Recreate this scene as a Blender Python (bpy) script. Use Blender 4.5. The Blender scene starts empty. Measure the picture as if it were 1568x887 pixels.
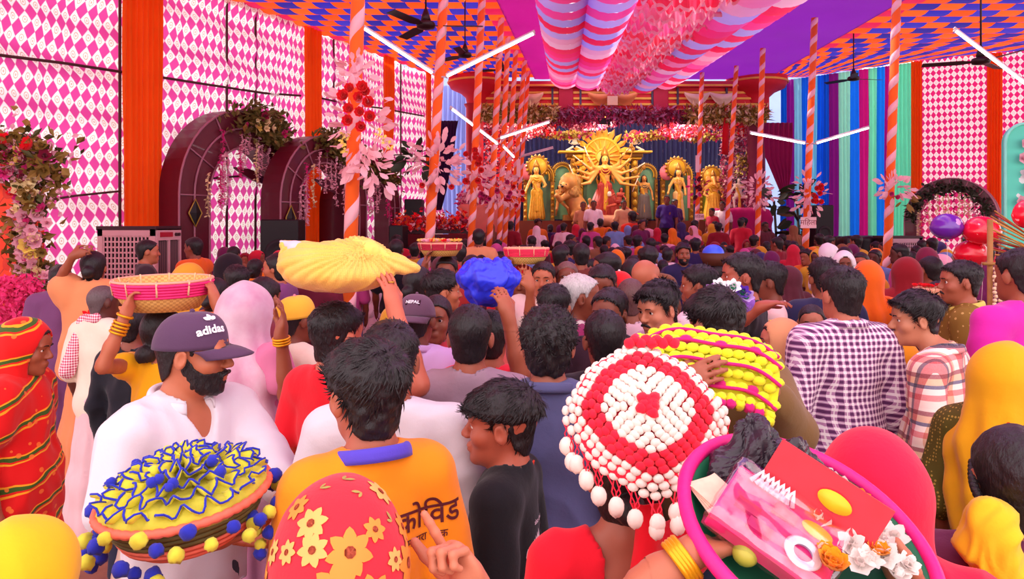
import bpy, math, random
import numpy as np
from mathutils import Vector, Matrix
from mathutils.bvhtree import BVHTree
SC = bpy.context.scene
COL = SC.collection
random.seed(7)
RNG = np.random.default_rng(11)

# ------------------------------------------------------------------ camera, world, sun, exposure
FPX, CX, HY, CH = 1130.0, 784.0, 345.0, 1.9          # focal length in pixels, principal column, horizon row, eye height
cam_d = bpy.data.cameras.new('camera')
cam = bpy.data.objects.new('camera', cam_d)
COL.objects.link(cam)
cam.location = (0, 0, CH)
cam.rotation_euler = (math.radians(90), 0, 0)
cam_d.sensor_width = 36
cam_d.lens = 36 * FPX / 1568
cam_d.shift_y = -(443.5 - HY) / 1568
cam_d.clip_end = 200
SC.camera = cam

world = bpy.data.worlds.new('world')
SC.world = world
world.use_nodes = True
bg = world.node_tree.nodes['Background']
bg.inputs['Color'].default_value = (1.0, 0.86, 0.89, 1)
bg.inputs['Strength'].default_value = 2.6

sun_d = bpy.data.lights.new('sun', 'SUN')
sun_d.energy = 5.5
sun_d.angle = math.radians(4)
sun_d.color = (1.0, 0.93, 0.86)
sun = bpy.data.objects.new('sun', sun_d)
COL.objects.link(sun)
sun.rotation_euler = Vector((-0.75, 0.45, 0.85)).to_track_quat('Z', 'Y').to_euler()

SC.view_settings.view_transform = 'Standard'
SC.view_settings.look = 'None'
SC.view_settings.exposure = 0.0
SC.view_settings.gamma = 1.0
SC.view_settings.use_curve_mapping = False
try:
    SC.cycles.use_denoising = True
    SC.cycles.max_bounces = 6
    SC.cycles.transparent_max_bounces = 6
    SC.cycles.caustics_reflective = False
    SC.cycles.caustics_refractive = False
except Exception:
    pass

def W(px, py, D):
    """a point at depth D metres that the photograph shows at pixel px, py"""
    return Vector(((px - CX) * D / FPX, D, CH + (HY - py) * D / FPX))

# ------------------------------------------------------------------ colour and materials
def lin(c):
    if isinstance(c, str):
        c = c.lstrip('#')
        c = tuple(int(c[i:i + 2], 16) / 255 for i in (0, 2, 4))
        return tuple(x / 12.92 if x <= .04045 else ((x + .055) / 1.055) ** 2.4 for x in c)
    return tuple(c[:3])

class NT:
    """a little node-tree builder"""
    def __init__(s, m):
        m.use_nodes = True
        s.t = m.node_tree
        s.t.nodes.clear()
        s.out = s.t.nodes.new('ShaderNodeOutputMaterial')
    def n(s, kind, *ins, **kw):
        nd = s.t.nodes.new('ShaderNode' + kind)
        named = kw.pop('ins', {})
        for k, v in kw.items():
            setattr(nd, k, v)
        for i, v in list(enumerate(ins)) + list(named.items()):
            if v is None:
                continue
            s.put(nd.inputs[i], v)
        return nd
    def put(s, sock, v):
        if hasattr(v, 'is_output'):
            s.t.links.new(v, sock)
        elif hasattr(v, 'outputs'):
            s.t.links.new(v.outputs[0], sock)
        elif isinstance(v, (tuple, list)) and sock.type == 'RGBA':
            sock.default_value = (*v[:3], 1)
        else:
            sock.default_value = v
    def m(s, op, a, b=None, c=None):
        return s.n('Math', a, b, c, operation=op)
    def mix(s, f, a, b):
        nd = s.t.nodes.new('ShaderNodeMix')
        nd.data_type = 'RGBA'
        s.put(nd.inputs[0], f); s.put(nd.inputs[6], a); s.put(nd.inputs[7], b)
        return nd.outputs[2]
    def ramp(s, f, stops, interp='LINEAR'):
        nd = s.t.nodes.new('ShaderNodeValToRGB')
        nd.color_ramp.interpolation = interp
        el = nd.color_ramp.elements
        while len(el) < len(stops):
            el.new(0.5)
        for e, (p, c) in zip(el, stops):
            e.position = p; e.color = (*lin(c), 1)
        s.put(nd.inputs[0], f)
        return nd.outputs[0]
    def coord(s, which='Object'):
        return s.n('TexCoord').outputs[which]
    def xyz(s, v):
        nd = s.n('SeparateXYZ', v)
        return nd.outputs[0], nd.outputs[1], nd.outputs[2]
    def noise(s, v, scale, detail=2, rough=.5):
        return s.n('TexNoise', ins={'Vector': v, 'Scale': scale, 'Detail': detail, 'Roughness': rough}).outputs[0]
    def mapping(s, v, scale=(1, 1, 1), loc=(0, 0, 0), rot=(0, 0, 0)):
        nd = s.n('Mapping', ins={'Vector': v})
        nd.inputs['Scale'].default_value = scale
        nd.inputs['Location'].default_value = loc
        nd.inputs['Rotation'].default_value = rot
        return nd.outputs[0]
    def principled(s, color, rough=.6, metal=0, spec=.4, sheen=0, sss=0, normal=None, trans=0, alpha=None, emit=None, es=0, coat=0):
        nd = s.n('BsdfPrincipled', ins={'Base Color': color, 'Roughness': rough, 'Metallic': metal, 'Specular IOR Level': spec})
        if sheen: nd.inputs['Sheen Weight'].default_value = sheen
        if sss:
            nd.inputs['Subsurface Weight'].default_value = sss
            nd.inputs['Subsurface Radius'].default_value = (.01, .004, .002)
            nd.inputs['Subsurface Scale'].default_value = 1
        if coat: nd.inputs['Coat Weight'].default_value = coat
        if trans: nd.inputs['Transmission Weight'].default_value = trans
        if normal is not None: s.put(nd.inputs['Normal'], normal)
        if alpha is not None: s.put(nd.inputs['Alpha'], alpha)
        if emit is not None:
            s.put(nd.inputs['Emission Color'], emit); nd.inputs['Emission Strength'].default_value = es
        return nd
    def bump(s, h, strength=.3, dist=.01):
        return s.n('Bump', ins={'Height': h, 'Strength': strength, 'Distance': dist}).outputs[0]
    def end(s, shader):
        s.put(s.out.inputs[0], shader)

MATS = {}
def new(name):
    m = bpy.data.materials.new(name)
    return m, NT(m)

def plain(c, rough=.55, metal=0, spec=.4, var=.12, vscale=6, bump=0, bscale=60, coat=0, key=None):
    """one colour with a soft natural variation"""
    k = ('plain', c, rough, metal, spec, var, vscale, bump, bscale, coat)
    if k in MATS: return MATS[k]
    m, t = new('plain_' + str(len(MATS)))
    b = lin(c)
    v = t.coord()
    col = t.mix(t.noise(v, vscale, 3), tuple(x * (1 - var) for x in b), tuple(min(1, x * (1 + var)) for x in b))
    nrm = t.bump(t.noise(v, bscale, 3), bump, .004) if bump else None
    t.end(t.principled(col, rough, metal, spec, normal=nrm, coat=coat))
    MATS[k] = m
    return m

def cloth(c, trans=0.0, var=.14, vscale=5, rough=.8, weave=900, bump=.35, sheen=.15, fold=0):
    """woven cloth, optionally letting daylight through"""
    k = ('cloth', c, trans, var, vscale, rough, bump, sheen, fold)
    if k in MATS: return MATS[k]
    m, t = new('cloth_' + str(len(MATS)))
    b = lin(c)
    v = t.coord()
    col = t.mix(t.noise(v, vscale, 3), tuple(x * (1 - var) for x in b), tuple(min(1, x * (1 + var)) for x in b))
    h = t.noise(v, 26, 5, .62)
    nrm = t.bump(h, bump, .006)
    sh = t.principled(col, rough, spec=.2, sheen=sheen, normal=nrm)
    if trans:
        tr = t.n('BsdfTranslucent', col)
        sh = t.n('MixShader', trans, sh, tr)
    t.end(sh)
    MATS[k] = m
    return m

def emit(c, s):
    k = ('emit', c, s)
    if k in MATS: return MATS[k]
    m, t = new('lamp_glow_' + str(len(MATS)))
    t.end(t.n('Emission', lin(c), s))
    MATS[k] = m
    return m

# ------------------------------------------------------------------ mesh helpers
def mesh_np(name, V, Q, smooth=True, uv=None):
    """mesh from arrays: V (n,3), Q (m,3|4) or list of faces"""
    me = bpy.data.meshes.new(name)
    V = np.asarray(V, dtype=np.float32).reshape(-1, 3)
    if isinstance(Q, np.ndarray):
        Q = np.asarray(Q, dtype=np.int32)
        n, k = Q.shape
        me.vertices.add(len(V)); me.vertices.foreach_set('co', V.ravel())
        me.loops.add(n * k); me.loops.foreach_set('vertex_index', Q.ravel())
        me.polygons.add(n)
        me.polygons.foreach_set('loop_start', np.arange(n, dtype=np.int32) * k)
        me.update(calc_edges=True)
    else:
        me.from_pydata(V.tolist(), [], [list(f) for f in Q])
        me.update()
    if len(me.polygons):
        me.polygons.foreach_set('use_smooth', np.full(len(me.polygons), bool(smooth)))
    if uv is not None:
        l = me.uv_layers.new(name='UVMap')
        idx = np.empty(len(me.loops), dtype=np.int32)
        me.loops.foreach_get('vertex_index', idx)
        l.data.foreach_set('uv', np.asarray(uv, dtype=np.float32)[idx].ravel())
    me.validate()
    return me

def link(name, me, mat=None, parent=None, loc=(0, 0, 0), rot=(0, 0, 0), scale=None):
    o = bpy.data.objects.new(name, me)
    COL.objects.link(o)
    o.location = loc
    o.rotation_euler = rot
    if scale is not None:
        o.scale = scale if hasattr(scale, '__len__') else (scale,) * 3
    if parent is not None: o.parent = parent
    if mat is not None and me is not None and not me.materials:
        for mm in (mat if isinstance(mat, (list, tuple)) else [mat]):
            me.materials.append(mm)
    elif mat is not None and me is not None and me.materials[0] is not mat and not isinstance(mat, (list, tuple)):
        o.material_slots[0].link = 'OBJECT'
        o.material_slots[0].material = mat
    return o

def tag(o, label=None, cat=None, group=None, kind=None):
    if label: o['label'] = label
    if cat: o['category'] = cat
    if group: o['group'] = group
    if kind: o['kind'] = kind
    return o

def thing(name, label, cat, loc=(0, 0, 0), rot=(0, 0, 0), group=None):
    o = bpy.data.objects.new(name, None)
    COL.objects.link(o)
    o.location = loc; o.rotation_euler = rot
    o.empty_display_size = .1
    return tag(o, label, cat, group)

def copy_tree(o, parent=None):
    c = o.copy(); COL.objects.link(c); c.parent = parent
    for ch in o.children:
        copy_tree(ch, c)
    return c

class MB:
    """collects simple shapes into one mesh"""
    def __init__(s, org=(0, 0, 0)):
        s.v = []; s.f = []; s.org = Vector(org)
    def add(s, vs, fs):
        b = len(s.v)
        s.v += [tuple(Vector(p) - s.org) for p in vs]
        s.f += [tuple(i + b for i in f) for f in fs]
        return s
    def box(s, c, d, M=None):
        c = Vector(c); hx, hy, hz = d[0] / 2, d[1] / 2, d[2] / 2
        vs = [Vector((x, y, z)) for z in (-hz, hz) for y in (-hy, hy) for x in (-hx, hx)]
        if M is not None: vs = [M @ p for p in vs]
        return s.add([p + c for p in vs], [(0, 2, 3, 1), (4, 5, 7, 6), (0, 1, 5, 4), (2, 6, 7, 3), (0, 4, 6, 2), (1, 3, 7, 5)])
    def tube(s, pts, r, n=8, cap=True, closed=False, flat=None):
        pts = [Vector(p) for p in pts]; m = len(pts)
        rr = r if hasattr(r, '__len__') else [r] * m
        prev = None; vs = []
        for i, p in enumerate(pts):
            t = (pts[(i + 1) % m] - pts[i - 1]) if closed else (pts[min(i + 1, m - 1)] - pts[max(i - 1, 0)])
            if t.length < 1e-9: t = Vector((0, 0, 1))
            t.normalize()
            if prev is None:
                a = Vector((0, 0, 1)) if abs(t.z) < .9 else Vector((1, 0, 0))
                u = t.cross(a).normalized()
            else:
                u = (prev - t * prev.dot(t))
                u = u.normalized() if u.length > 1e-6 else t.orthogonal().normalized()
            prev = u; w = t.cross(u)
            for k in range(n):
                a = 2 * math.pi * k / n
                vs.append(p + (u * math.cos(a) + w * math.sin(a) * (flat or 1)) * rr[i])
        fs = []
        for i in range(m if closed else m - 1):
            for k in range(n):
                a, b = i * n + k, i * n + (k + 1) % n
                c, d = ((i + 1) % m) * n + (k + 1) % n, ((i + 1) % m) * n + k
                fs.append((a, b, c, d))
        if cap and not closed:
            fs.append(tuple(range(n))[::-1]); fs.append(tuple((m - 1) * n + k for k in range(n)))
        return s.add(vs, fs)
    def lathe(s, prof, c=(0, 0, 0), n=24, M=None):
        """prof: list of (r, z)"""
        c = Vector(c); vs = []; fs = []; m = len(prof)
        for r, z in prof:
            for k in range(n):
                a = 2 * math.pi * k / n
                p = Vector((r * math.cos(a), r * math.sin(a), z))
                vs.append((M @ p if M is not None else p) + c)
        for i in range(m - 1):
            for k in range(n):
                fs.append((i * n + k, i * n + (k + 1) % n, (i + 1) * n + (k + 1) % n, (i + 1) * n + k))
        return s.add(vs, fs)
    def ball(s, c, r, n=10, m=6, M=None):
        rx, ry, rz = (r if hasattr(r, '__len__') else (r, r, r))
        c = Vector(c); vs = []; fs = []
        for i in range(m + 1):
            ph = math.pi * i / m
            for k in range(n):
                a = 2 * math.pi * k / n
                p = Vector((rx * math.sin(ph) * math.cos(a), ry * math.sin(ph) * math.sin(a), rz * math.cos(ph)))
                vs.append((M @ p if M is not None else p) + c)
        for i in range(m):
            for k in range(n):
                fs.append((i * n + k, (i + 1) * n + k, (i + 1) * n + (k + 1) % n, i * n + (k + 1) % n))
        return s.add(vs, fs)
    def leaf(s, p, d, up, L, w, bend=.2):
        """a pointed leaf or petal: 3 rows, slightly cupped"""
        p = Vector(p); d = Vector(d).normalized(); up = Vector(up)
        sd = d.cross(up)
        sd = sd.normalized() if sd.length > 1e-5 else d.orthogonal().normalized()
        nr = sd.cross(d).normalized()
        vs = [p]
        for t, ww in ((.3, .8), (.62, 1.0), (.86, .55)):
            q = p + d * (L * t) + nr * (bend * L * t * t)
            vs += [q - sd * (w * ww / 2) + nr * (.12 * w), q, q + sd * (w * ww / 2) + nr * (.12 * w)]
        vs.append(p + d * L + nr * (bend * L))
        fs = [(0, 2, 1), (0, 3, 2), (1, 2, 5, 4), (2, 3, 6, 5), (4, 5, 8, 7), (5, 6, 9, 8), (7, 8, 10), (8, 9, 10)]
        return s.add(vs, fs)
    def build(s, name, mat=None, parent=None, smooth=True, loc=(0, 0, 0), rot=(0, 0, 0)):
        me = s.mesh(name, smooth)
        return link(name, me, mat, parent, loc, rot)
    def mesh(s, name, smooth=True):
        me = bpy.data.meshes.new(name)
        me.from_pydata(s.v, [], s.f)
        me.update()
        if smooth:
            me.polygons.foreach_set('use_smooth', np.ones(len(me.polygons), dtype=bool))
        return me

def flat_shade_angle(o, ang=40):
    o.data.set_sharp_from_angle(angle=math.radians(ang))
    return o

def grid_mesh(name, fn, nu, nv, uvfn=None, smooth=True, closed_u=False):
    """surface from fn(u,v) arrays in 0..1 -> (x,y,z) arrays"""
    u, v = np.meshgrid(np.linspace(0, 1, nu), np.linspace(0, 1, nv), indexing='ij')
    x, y, z = fn(u, v)
    V = np.stack([x, y, z], -1).reshape(-1, 3)
    i, j = np.meshgrid(np.arange(nu - 1), np.arange(nv - 1), indexing='ij')
    a = (i * nv + j).ravel()
    Q = np.stack([a, a + nv, a + nv + 1, a + 1], -1)
    uv = None
    if uvfn:
        uu, vv = uvfn(u, v)
        uv = np.stack([uu, vv], -1).reshape(-1, 2)
    return mesh_np(name, V, Q, smooth, uv)

def sines(P, freq, n=6, seed=0, aniso=(1, 1, 1)):
    """cheap smooth noise: a sum of sines in random directions, about -1..1"""
    r = np.random.default_rng(seed)
    P = np.asarray(P, dtype=np.float32) * np.asarray(aniso, dtype=np.float32)
    o = np.zeros(P.shape[0], dtype=np.float32)
    for i in range(n):
        d = r.normal(size=3); d /= np.linalg.norm(d)
        o += np.sin((P @ d.astype(np.float32)) * freq * r.uniform(.6, 1.5) + r.uniform(0, 6.28))
    return o / math.sqrt(n) / 1.1
# ================================================================== the setting
CEIL = 5.95
def wallX(D): return -11.03 + .449 * D               # the left cloth wall runs in towards the stage
WD = Vector((.449, 1, 0)).normalized()                 # along the left wall
WN = Vector((WD.y, -WD.x, 0))                          # into the hall
def wl(px):
    """depth at which the left wall crosses pixel column px"""
    return 11.03 / (.449 - (px - CX) / FPX)

def diamond_mat(name, pink, white, mark, pu, pv, trans, shift=0):
    m, t = new(name)
    uv = t.coord('UV')
    u, v, _ = t.xyz(uv)
    wob = t.noise(t.n('CombineXYZ', t.m('MULTIPLY', u, .9), t.m('MULTIPLY', v, .9), 0), 1.3, 2)
    u = t.m('ADD', u, t.m('MULTIPLY', wob, .10))
    v = t.m('ADD', v, t.m('MULTIPLY', t.noise(t.n('CombineXYZ', u, v, 4.0), .8, 2), .16))
    a = t.m('DIVIDE', u, pu); b = t.m('DIVIDE', v, pv)
    p = t.m('ADD', a, b); q = t.m('SUBTRACT', a, b)
    chk = t.n('TexChecker', ins={'Vector': t.n('CombineXYZ', p, q, .5), 'Scale': 1.0}).outputs[1]
    fp = t.m('SUBTRACT', t.m('FRACT', p), .5); fq = t.m('SUBTRACT', t.m('FRACT', q), .5)
    r = t.m('SQRT', t.m('ADD', t.m('MULTIPLY', fp, fp), t.m('MULTIPLY', fq, fq)))
    ring = t.m('LESS_THAN', t.m('ABSOLUTE', t.m('SUBTRACT', r, .25)), .045)
    dot = t.m('LESS_THAN', r, .10)
    orn = t.m('MULTIPLY', t.m('MAXIMUM', ring, dot), t.m('ADD', .25, t.m('MULTIPLY', t.noise(uv, 40, 2), .7)))
    edge = t.m('GREATER_THAN', t.m('MAXIMUM', t.m('ABSOLUTE', fp), t.m('ABSOLUTE', fq)), .46)
    wcol = t.mix(orn, lin(white), lin(mark))
    col = t.mix(chk, wcol, lin(pink))
    col = t.mix(t.m('MULTIPLY', edge, .35), col, lin('#d8a8b8'))
    d = t.principled(col, .85, spec=.15)
    tr = t.n('BsdfTranslucent', col)
    t.end(t.n('MixShader', trans, d, tr))
    return m

M_DIA_L = diamond_mat('printed_diamond_cloth', '#cc4696', '#f2eeee', '#b08a5a', .165, .25, .30)
M_DIA_R = diamond_mat('printed_diamond_cloth_rose', '#d0246c', '#ffdcd8', '#d89a9a', .12, .175, .55)

def cloth_wall(name, pts, z0, z1, mat, nu, nv, amp=.05, seed=0, kind='structure'):
    """a hanging cloth wall along a plan polyline pts [(x, y)...], wrinkled, with uv in metres"""
    P = np.array(pts, float)
    L = np.concatenate([[0], np.cumsum(np.linalg.norm(np.diff(P, axis=0), axis=1))])
    T = L[-1]
    def fn(u, v):
        s = u * T
        x = np.interp(s, L, P[:, 0]); y = np.interp(s, L, P[:, 1])
        dx = np.gradient(x, axis=0); dy = np.gradient(y, axis=0)
        n = np.sqrt(dx * dx + dy * dy) + 1e-9
        z = z0 + v * (z1 - z0)
        q = np.stack([s, z * .8, s * 0], -1).reshape(-1, 3)
        w = sines(q, 2.1, 6, seed, (1.6, .5, 1)) * .5 + sines(q, 6, 6, seed + 1, (.35, 1.5, 1)) * .45 + sines(q, 9, 5, seed + 2, (1.5, .6, 1)) * .2
        w = (w * amp).reshape(s.shape)
        return x + dy / n * w, y - dx / n * w, z
    def uv(u, v):
        return u * T, v * (z1 - z0)
    me = grid_mesh(name, fn, nu, nv, uv)
    o = link(name, me, mat)
    tag(o, kind=kind)
    return o

wall_left = cloth_wall('wall_left', [(wallX(3.0), 3.0), (wallX(20.35), 20.35)], 0, CEIL, M_DIA_L, 260, 110, .15, 3)
RW = [(9.87, 18.15), (11.76, 16.95), (14.2, 15.4)]
wall_right = cloth_wall('wall_right', RW, 0, CEIL, M_DIA_R, 90, 70, .06, 5)
# ---- floor of square pavers
m, t = new('paver_stone')
rnd = t.n('ObjectInfo').outputs['Random']
c = t.ramp(rnd, [(0, '#8f6452'), (.5, '#a8755f'), (1, '#bd8a72')])
c = t.mix(t.m('MULTIPLY', t.noise(t.coord(), 9, 5, .65), .7), c, lin('#5e4038'))
t.end(t.principled(c, .8, spec=.3, normal=t.bump(t.noise(t.coord(), 60, 3), .25, .003)))
M_PAVER = m
mb = MB(); mb.box((2, 9, -.06), (34, 32, .08))
floor = mb.build('floor', plain('#7d5647', .85, var=.2, vscale=2.5, bump=.2), smooth=False)
tag(floor, kind='structure')
pm = MB(); S = .44
e = .012
pm.add([(-S/2+e, -S/2+e, 0), (S/2-e, -S/2+e, 0), (S/2-e, S/2-e, 0), (-S/2+e, S/2-e, 0),
        (-S/2+e+.012, -S/2+e+.012, .022), (S/2-e-.012, -S/2+e+.012, .022), (S/2-e-.012, S/2-e-.012, .022), (-S/2+e+.012, S/2-e-.012, .022)],
       [(4, 5, 6, 7), (0, 1, 5, 4), (1, 2, 6, 5), (2, 3, 7, 6), (3, 0, 4, 7)])
pmesh = pm.mesh('paver', False)
for i in range(-15, 2):
    for j in range(4, 20):
        x, y = i * .46 + .1, j * .46
        if -4.6 < x * 5.0 / y < -1.6 and len(floor.children) < 150:
            link('paver', pmesh, M_PAVER, floor, (x + random.uniform(-.004, .004), y, -.020 + random.uniform(0, .004)), (0, 0, random.uniform(-.01, .01)))

# ---- pleated drapes
def drape(name, a, b, z0, z1, mat, pleats, amp, label, cat, group=None, kind=None, off=.09, taper=0, seed=0, nz=14, parent=None):
    """a gathered curtain between plan points a and b"""
    a = Vector((*a, 0)); b = Vector((*b, 0)); d = (b - a); L = d.length; d.normalize(); n = Vector((d.y, -d.x, 0))
    org = Vector((a.x, a.y, z0))
    nu = pleats * 6 + 1
    def fn(u, v):
        ph = u * pleats * 2 * math.pi
        q = np.stack([u * L * 3, v * 2, v * 0 + seed], -1).reshape(-1, 3)
        jit = sines(q, 4, 4, seed).reshape(u.shape)
        w = off + amp * (np.sin(ph + jit * .8) * .8 + .25 * np.sin(2.3 * ph + 1)) + .01 * jit
        s = .5 + (u - .5) * (1 - taper * (1 - np.abs(2 * v - 1)))
        x = a.x + d.x * s * L + n.x * w; y = a.y + d.y * s * L + n.y * w
        return x - org.x, y - org.y, z0 + v * (z1 - z0) - org.z
    me = grid_mesh(name, fn, nu, nz)
    o = link(name, me, mat, parent, org)
    tag(o, label, cat, group, kind)
    return o

def wpt(px, off=0):
    D = wl(px); p = Vector((wallX(D), D, 0)) + WN * off
    return (p.x, p.y)
M_ORANGE = cloth('#ff6a14', .4, .08, 3)
for px0, px1, pl, lab in ((176, 236, 7, 'wide pleated orange drape on the diamond wall above the air cooler'),
                          (457, 483, 5, 'pleated orange drape between the first and second arches on the diamond wall'),
                          (579, 592, 4, 'narrow orange drape behind the near striped pole, past the third arch'),
                          (645, 652, 3, 'thin orange drape at the stage end of the diamond wall')):
    drape('orange_drape', wpt(px0), wpt(px1), 0.02, CEIL - .02, M_ORANGE, pl, .055, lab, 'drape', 'orange drapes on the cloth walls', off=.16, seed=px0)
def rwpt(px):
    # where the right wall crosses column px
    k = (px - CX) / FPX
    for (x0, y0), (x1, y1) in zip([(7.46, 20.5)] + RW[:-1], RW):
        # x0+t(x1-x0) = k(y0+t(y1-y0))
        t_ = (k * y0 - x0) / ((x1 - x0) - k * (y1 - y0))
        if -.001 <= t_ <= 1.001:
            return (x0 + t_ * (x1 - x0), y0 + t_ * (y1 - y0))
    return RW[-1]
for px0, px1, pl, lab in ((1396, 1413, 4, 'orange drape where the rainbow curtains meet the rose diamond wall'),
                          (1511, 1535, 5, 'orange drape on the rose diamond wall beside the turquoise screen')):
    drape('orange_drape', rwpt(px0), rwpt(px1), 0.02, CEIL - .05, M_ORANGE, pl, .055, lab, 'drape', 'orange drapes on the cloth walls', off=.16, seed=px0)

# ---- rainbow curtains on the right
cols = [('#0a56c8', 'blue'), ('#8a1a8c', 'purple'), ('#7fc6dc', 'pale blue'), ('#0f63e0', 'deep blue'), ('#6fc6e0', 'sky blue'), ('#0a5be0', 'royal blue'),
        ('#0d52c4', 'dark blue'), ('#7c1676', 'plum'), ('#8fe0c0', 'pale mint'), ('#1478ee', 'bright blue'), ('#c01878', 'crimson'), ('#74e6b4', 'mint'), ('#1486f4', 'azure'), ('#b4147c', 'magenta'), ('#6ae2b2', 'wide mint')]
edges = [1196, 1206, 1217, 1229, 1241, 1252, 1262, 1271, 1285, 1303, 1317, 1331, 1344, 1356, 1367, 1395]
for i, (c, nm) in enumerate(cols):
    drape('rainbow_curtain', rwpt(edges[i]), rwpt(edges[i + 1] + 1), .02, CEIL - .05, cloth(c, .5, .08, 3), max(2, round((edges[i + 1] - edges[i]) / 6)), .035,
          'tall %s curtain strip in the rainbow row right of the stage' % nm,
          'curtain', 'rainbow curtain strips right of the stage', off=.05, seed=i)

# ---- dark tubes laid on the cloth as shadows of the bamboo frame behind it
M_SHADOW_LINE = plain('#4a2a2a', .8, var=.3)
def shadow_line(pts, r, lab, group='shadow lines of the frame behind the cloth walls', m=M_SHADOW_LINE):
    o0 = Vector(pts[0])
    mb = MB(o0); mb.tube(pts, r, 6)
    o = mb.build('frame_shadow', m, loc=o0)
    return tag(o, lab, 'shadow_line', group)
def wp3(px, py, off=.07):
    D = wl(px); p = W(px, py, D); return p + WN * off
shadow_line([wp3(a, b) for a, b in ((-60, 76), (0, 86), (90, 97), (182, 111))], .022, 'dark shadow line crossing the diamond wall left of the wide orange drape')
shadow_line([wp3(a, b) for a, b in ((236, 118), (320, 131), (400, 143), (456, 147))], .022, 'dark shadow line crossing the diamond wall above the first arch')
shadow_line([wp3(a, b) for a, b in ((484, 150), (530, 160), (580, 166), (645, 178))], .02, 'dark shadow line crossing the diamond wall above the second and third arches')
shadow_line([wp3(a, b) for a, b in ((60, 308), (110, 300), (178, 293))], .018, 'sagging shadow line low on the diamond wall beside the flower pillar')
shadow_line([wp3(a, b) for a, b in ((290, 276), (360, 270), (405, 262))], .018, 'shadow line across the cloth inside the first arch')
shadow_line([wp3(a, b) for a, b in ((484, 236), (540, 240), (640, 236))], .016, 'shadow line crossing the diamond wall behind the near striped pole')
for px, lab in ((180, 'upright shadow line beside the wide orange drape'), (344, 'upright shadow line behind the first arch'), (388, 'upright shadow line on the wall right of the first arch'),
                (508, 'upright shadow line on the wall left of the near striped pole'), (611, 'upright shadow line on the wall between the two narrow orange drapes')):
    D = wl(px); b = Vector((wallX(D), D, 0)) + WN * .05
    shadow_line([b, b + Vector((0, 0, CEIL - .05))], .022, lab)

# ---- woven ceiling
OR = ['#f8400a', '#fa5010', '#e83808', '#fc5c18']
BL = ['#2a28a8', '#3430b0', '#282490']
def weave(name, xl, xr, D0, D1, nlong, pitch, rose, vis):
    """basket-woven cloth ceiling: every patch in view is a part, the patches overhead behind the camera are one piece per colour"""
    root = bpy.data.objects.new(name, None); COL.objects.link(root); tag(root, kind='structure')
    n = int((D1 - D0) / pitch); far = {}
    M = [cloth(c, .32, .12, 3) for c in OR + BL + ['#c81c50']]
    for i in range(n):
        for k in range(nlong):
            mi = (i * 7 + k) % 4 if (i + k) % 2 else 4 + (i + k * 2) % 3
            if k in rose and mi > 3: mi = 7
            vs = []
            for a in range(4):
                for b in range(3):
                    d = D1 - (i + a / 3) * pitch; s_ = (k + b / 2) / nlong
                    bul = math.sin(math.pi * a / 3) * .035
                    vs.append((xl(d) * (1 - s_) + xr(d) * s_, d, CEIL - bul))
            fs = [(a * 3 + b, a * 3 + b + 1, a * 3 + b + 4, a * 3 + b + 3) for a in range(3) for b in range(2)]
            if D1 - i * pitch > vis: MB().add(vs, fs).build('cloth_patch', M[mi], root)
            else: far.setdefault(mi, MB()).add(vs, fs)
    for mi, mb in far.items(): tag(mb.build('cloth_patches', M[mi], root), kind='stuff')
    return root
bordL = lambda D: -1.93 + .126 * D
weave('ceiling_woven_west', wallX, bordL, 1.4, 20.2, 14, .40, (0, 13), 13.0)
weave('ceiling_woven_east', lambda D: 6.95 + 0 * D, lambda D: np.interp(D, [15.4, 16.95, 18.15, 20.5], [14.2, 11.76, 9.87, 7.5]), 1.4, 20.2, 16, .42, (0,), 13.0)
# plain purple centre cloth with a swagged pink hem
def ceil_strip(name, xl, xr, z, c, D0=1.4, D1=20.2, tr=.7):
    me = grid_mesh(name, lambda u, v: (xl(D0 + v * (D1 - D0)) * (1 - u) + xr(D0 + v * (D1 - D0)) * u, D0 + v * (D1 - D0), z + .03 * np.sin(v * 50) * np.sin(u * 3.1)), 10, 90)
    return tag(link(name, me, cloth(c, tr, .12, 1.2)), kind='structure')
tubL = lambda D: -.15 + .06 * D
ceil_strip('ceiling_purple_border_west', bordL, tubL, CEIL - .05, '#980c70', tr=.45)
ceil_strip('ceiling_centre', lambda D: .9 + .06 * D, lambda D: 2.55 + .045 * D, CEIL + .1, '#a8b8ff', tr=.9)
ceil_strip('ceiling_front', tubL, lambda D: 5.2 + 0 * D, CEIL, '#f0b8d8', 1.4, 7.6, .8)
ceil_strip('ceiling_purple_border_east', lambda D: 4.15 + .01 * D, lambda D: 6.98 + 0 * D, CEIL - .05, '#6a1490', tr=.45)
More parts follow.
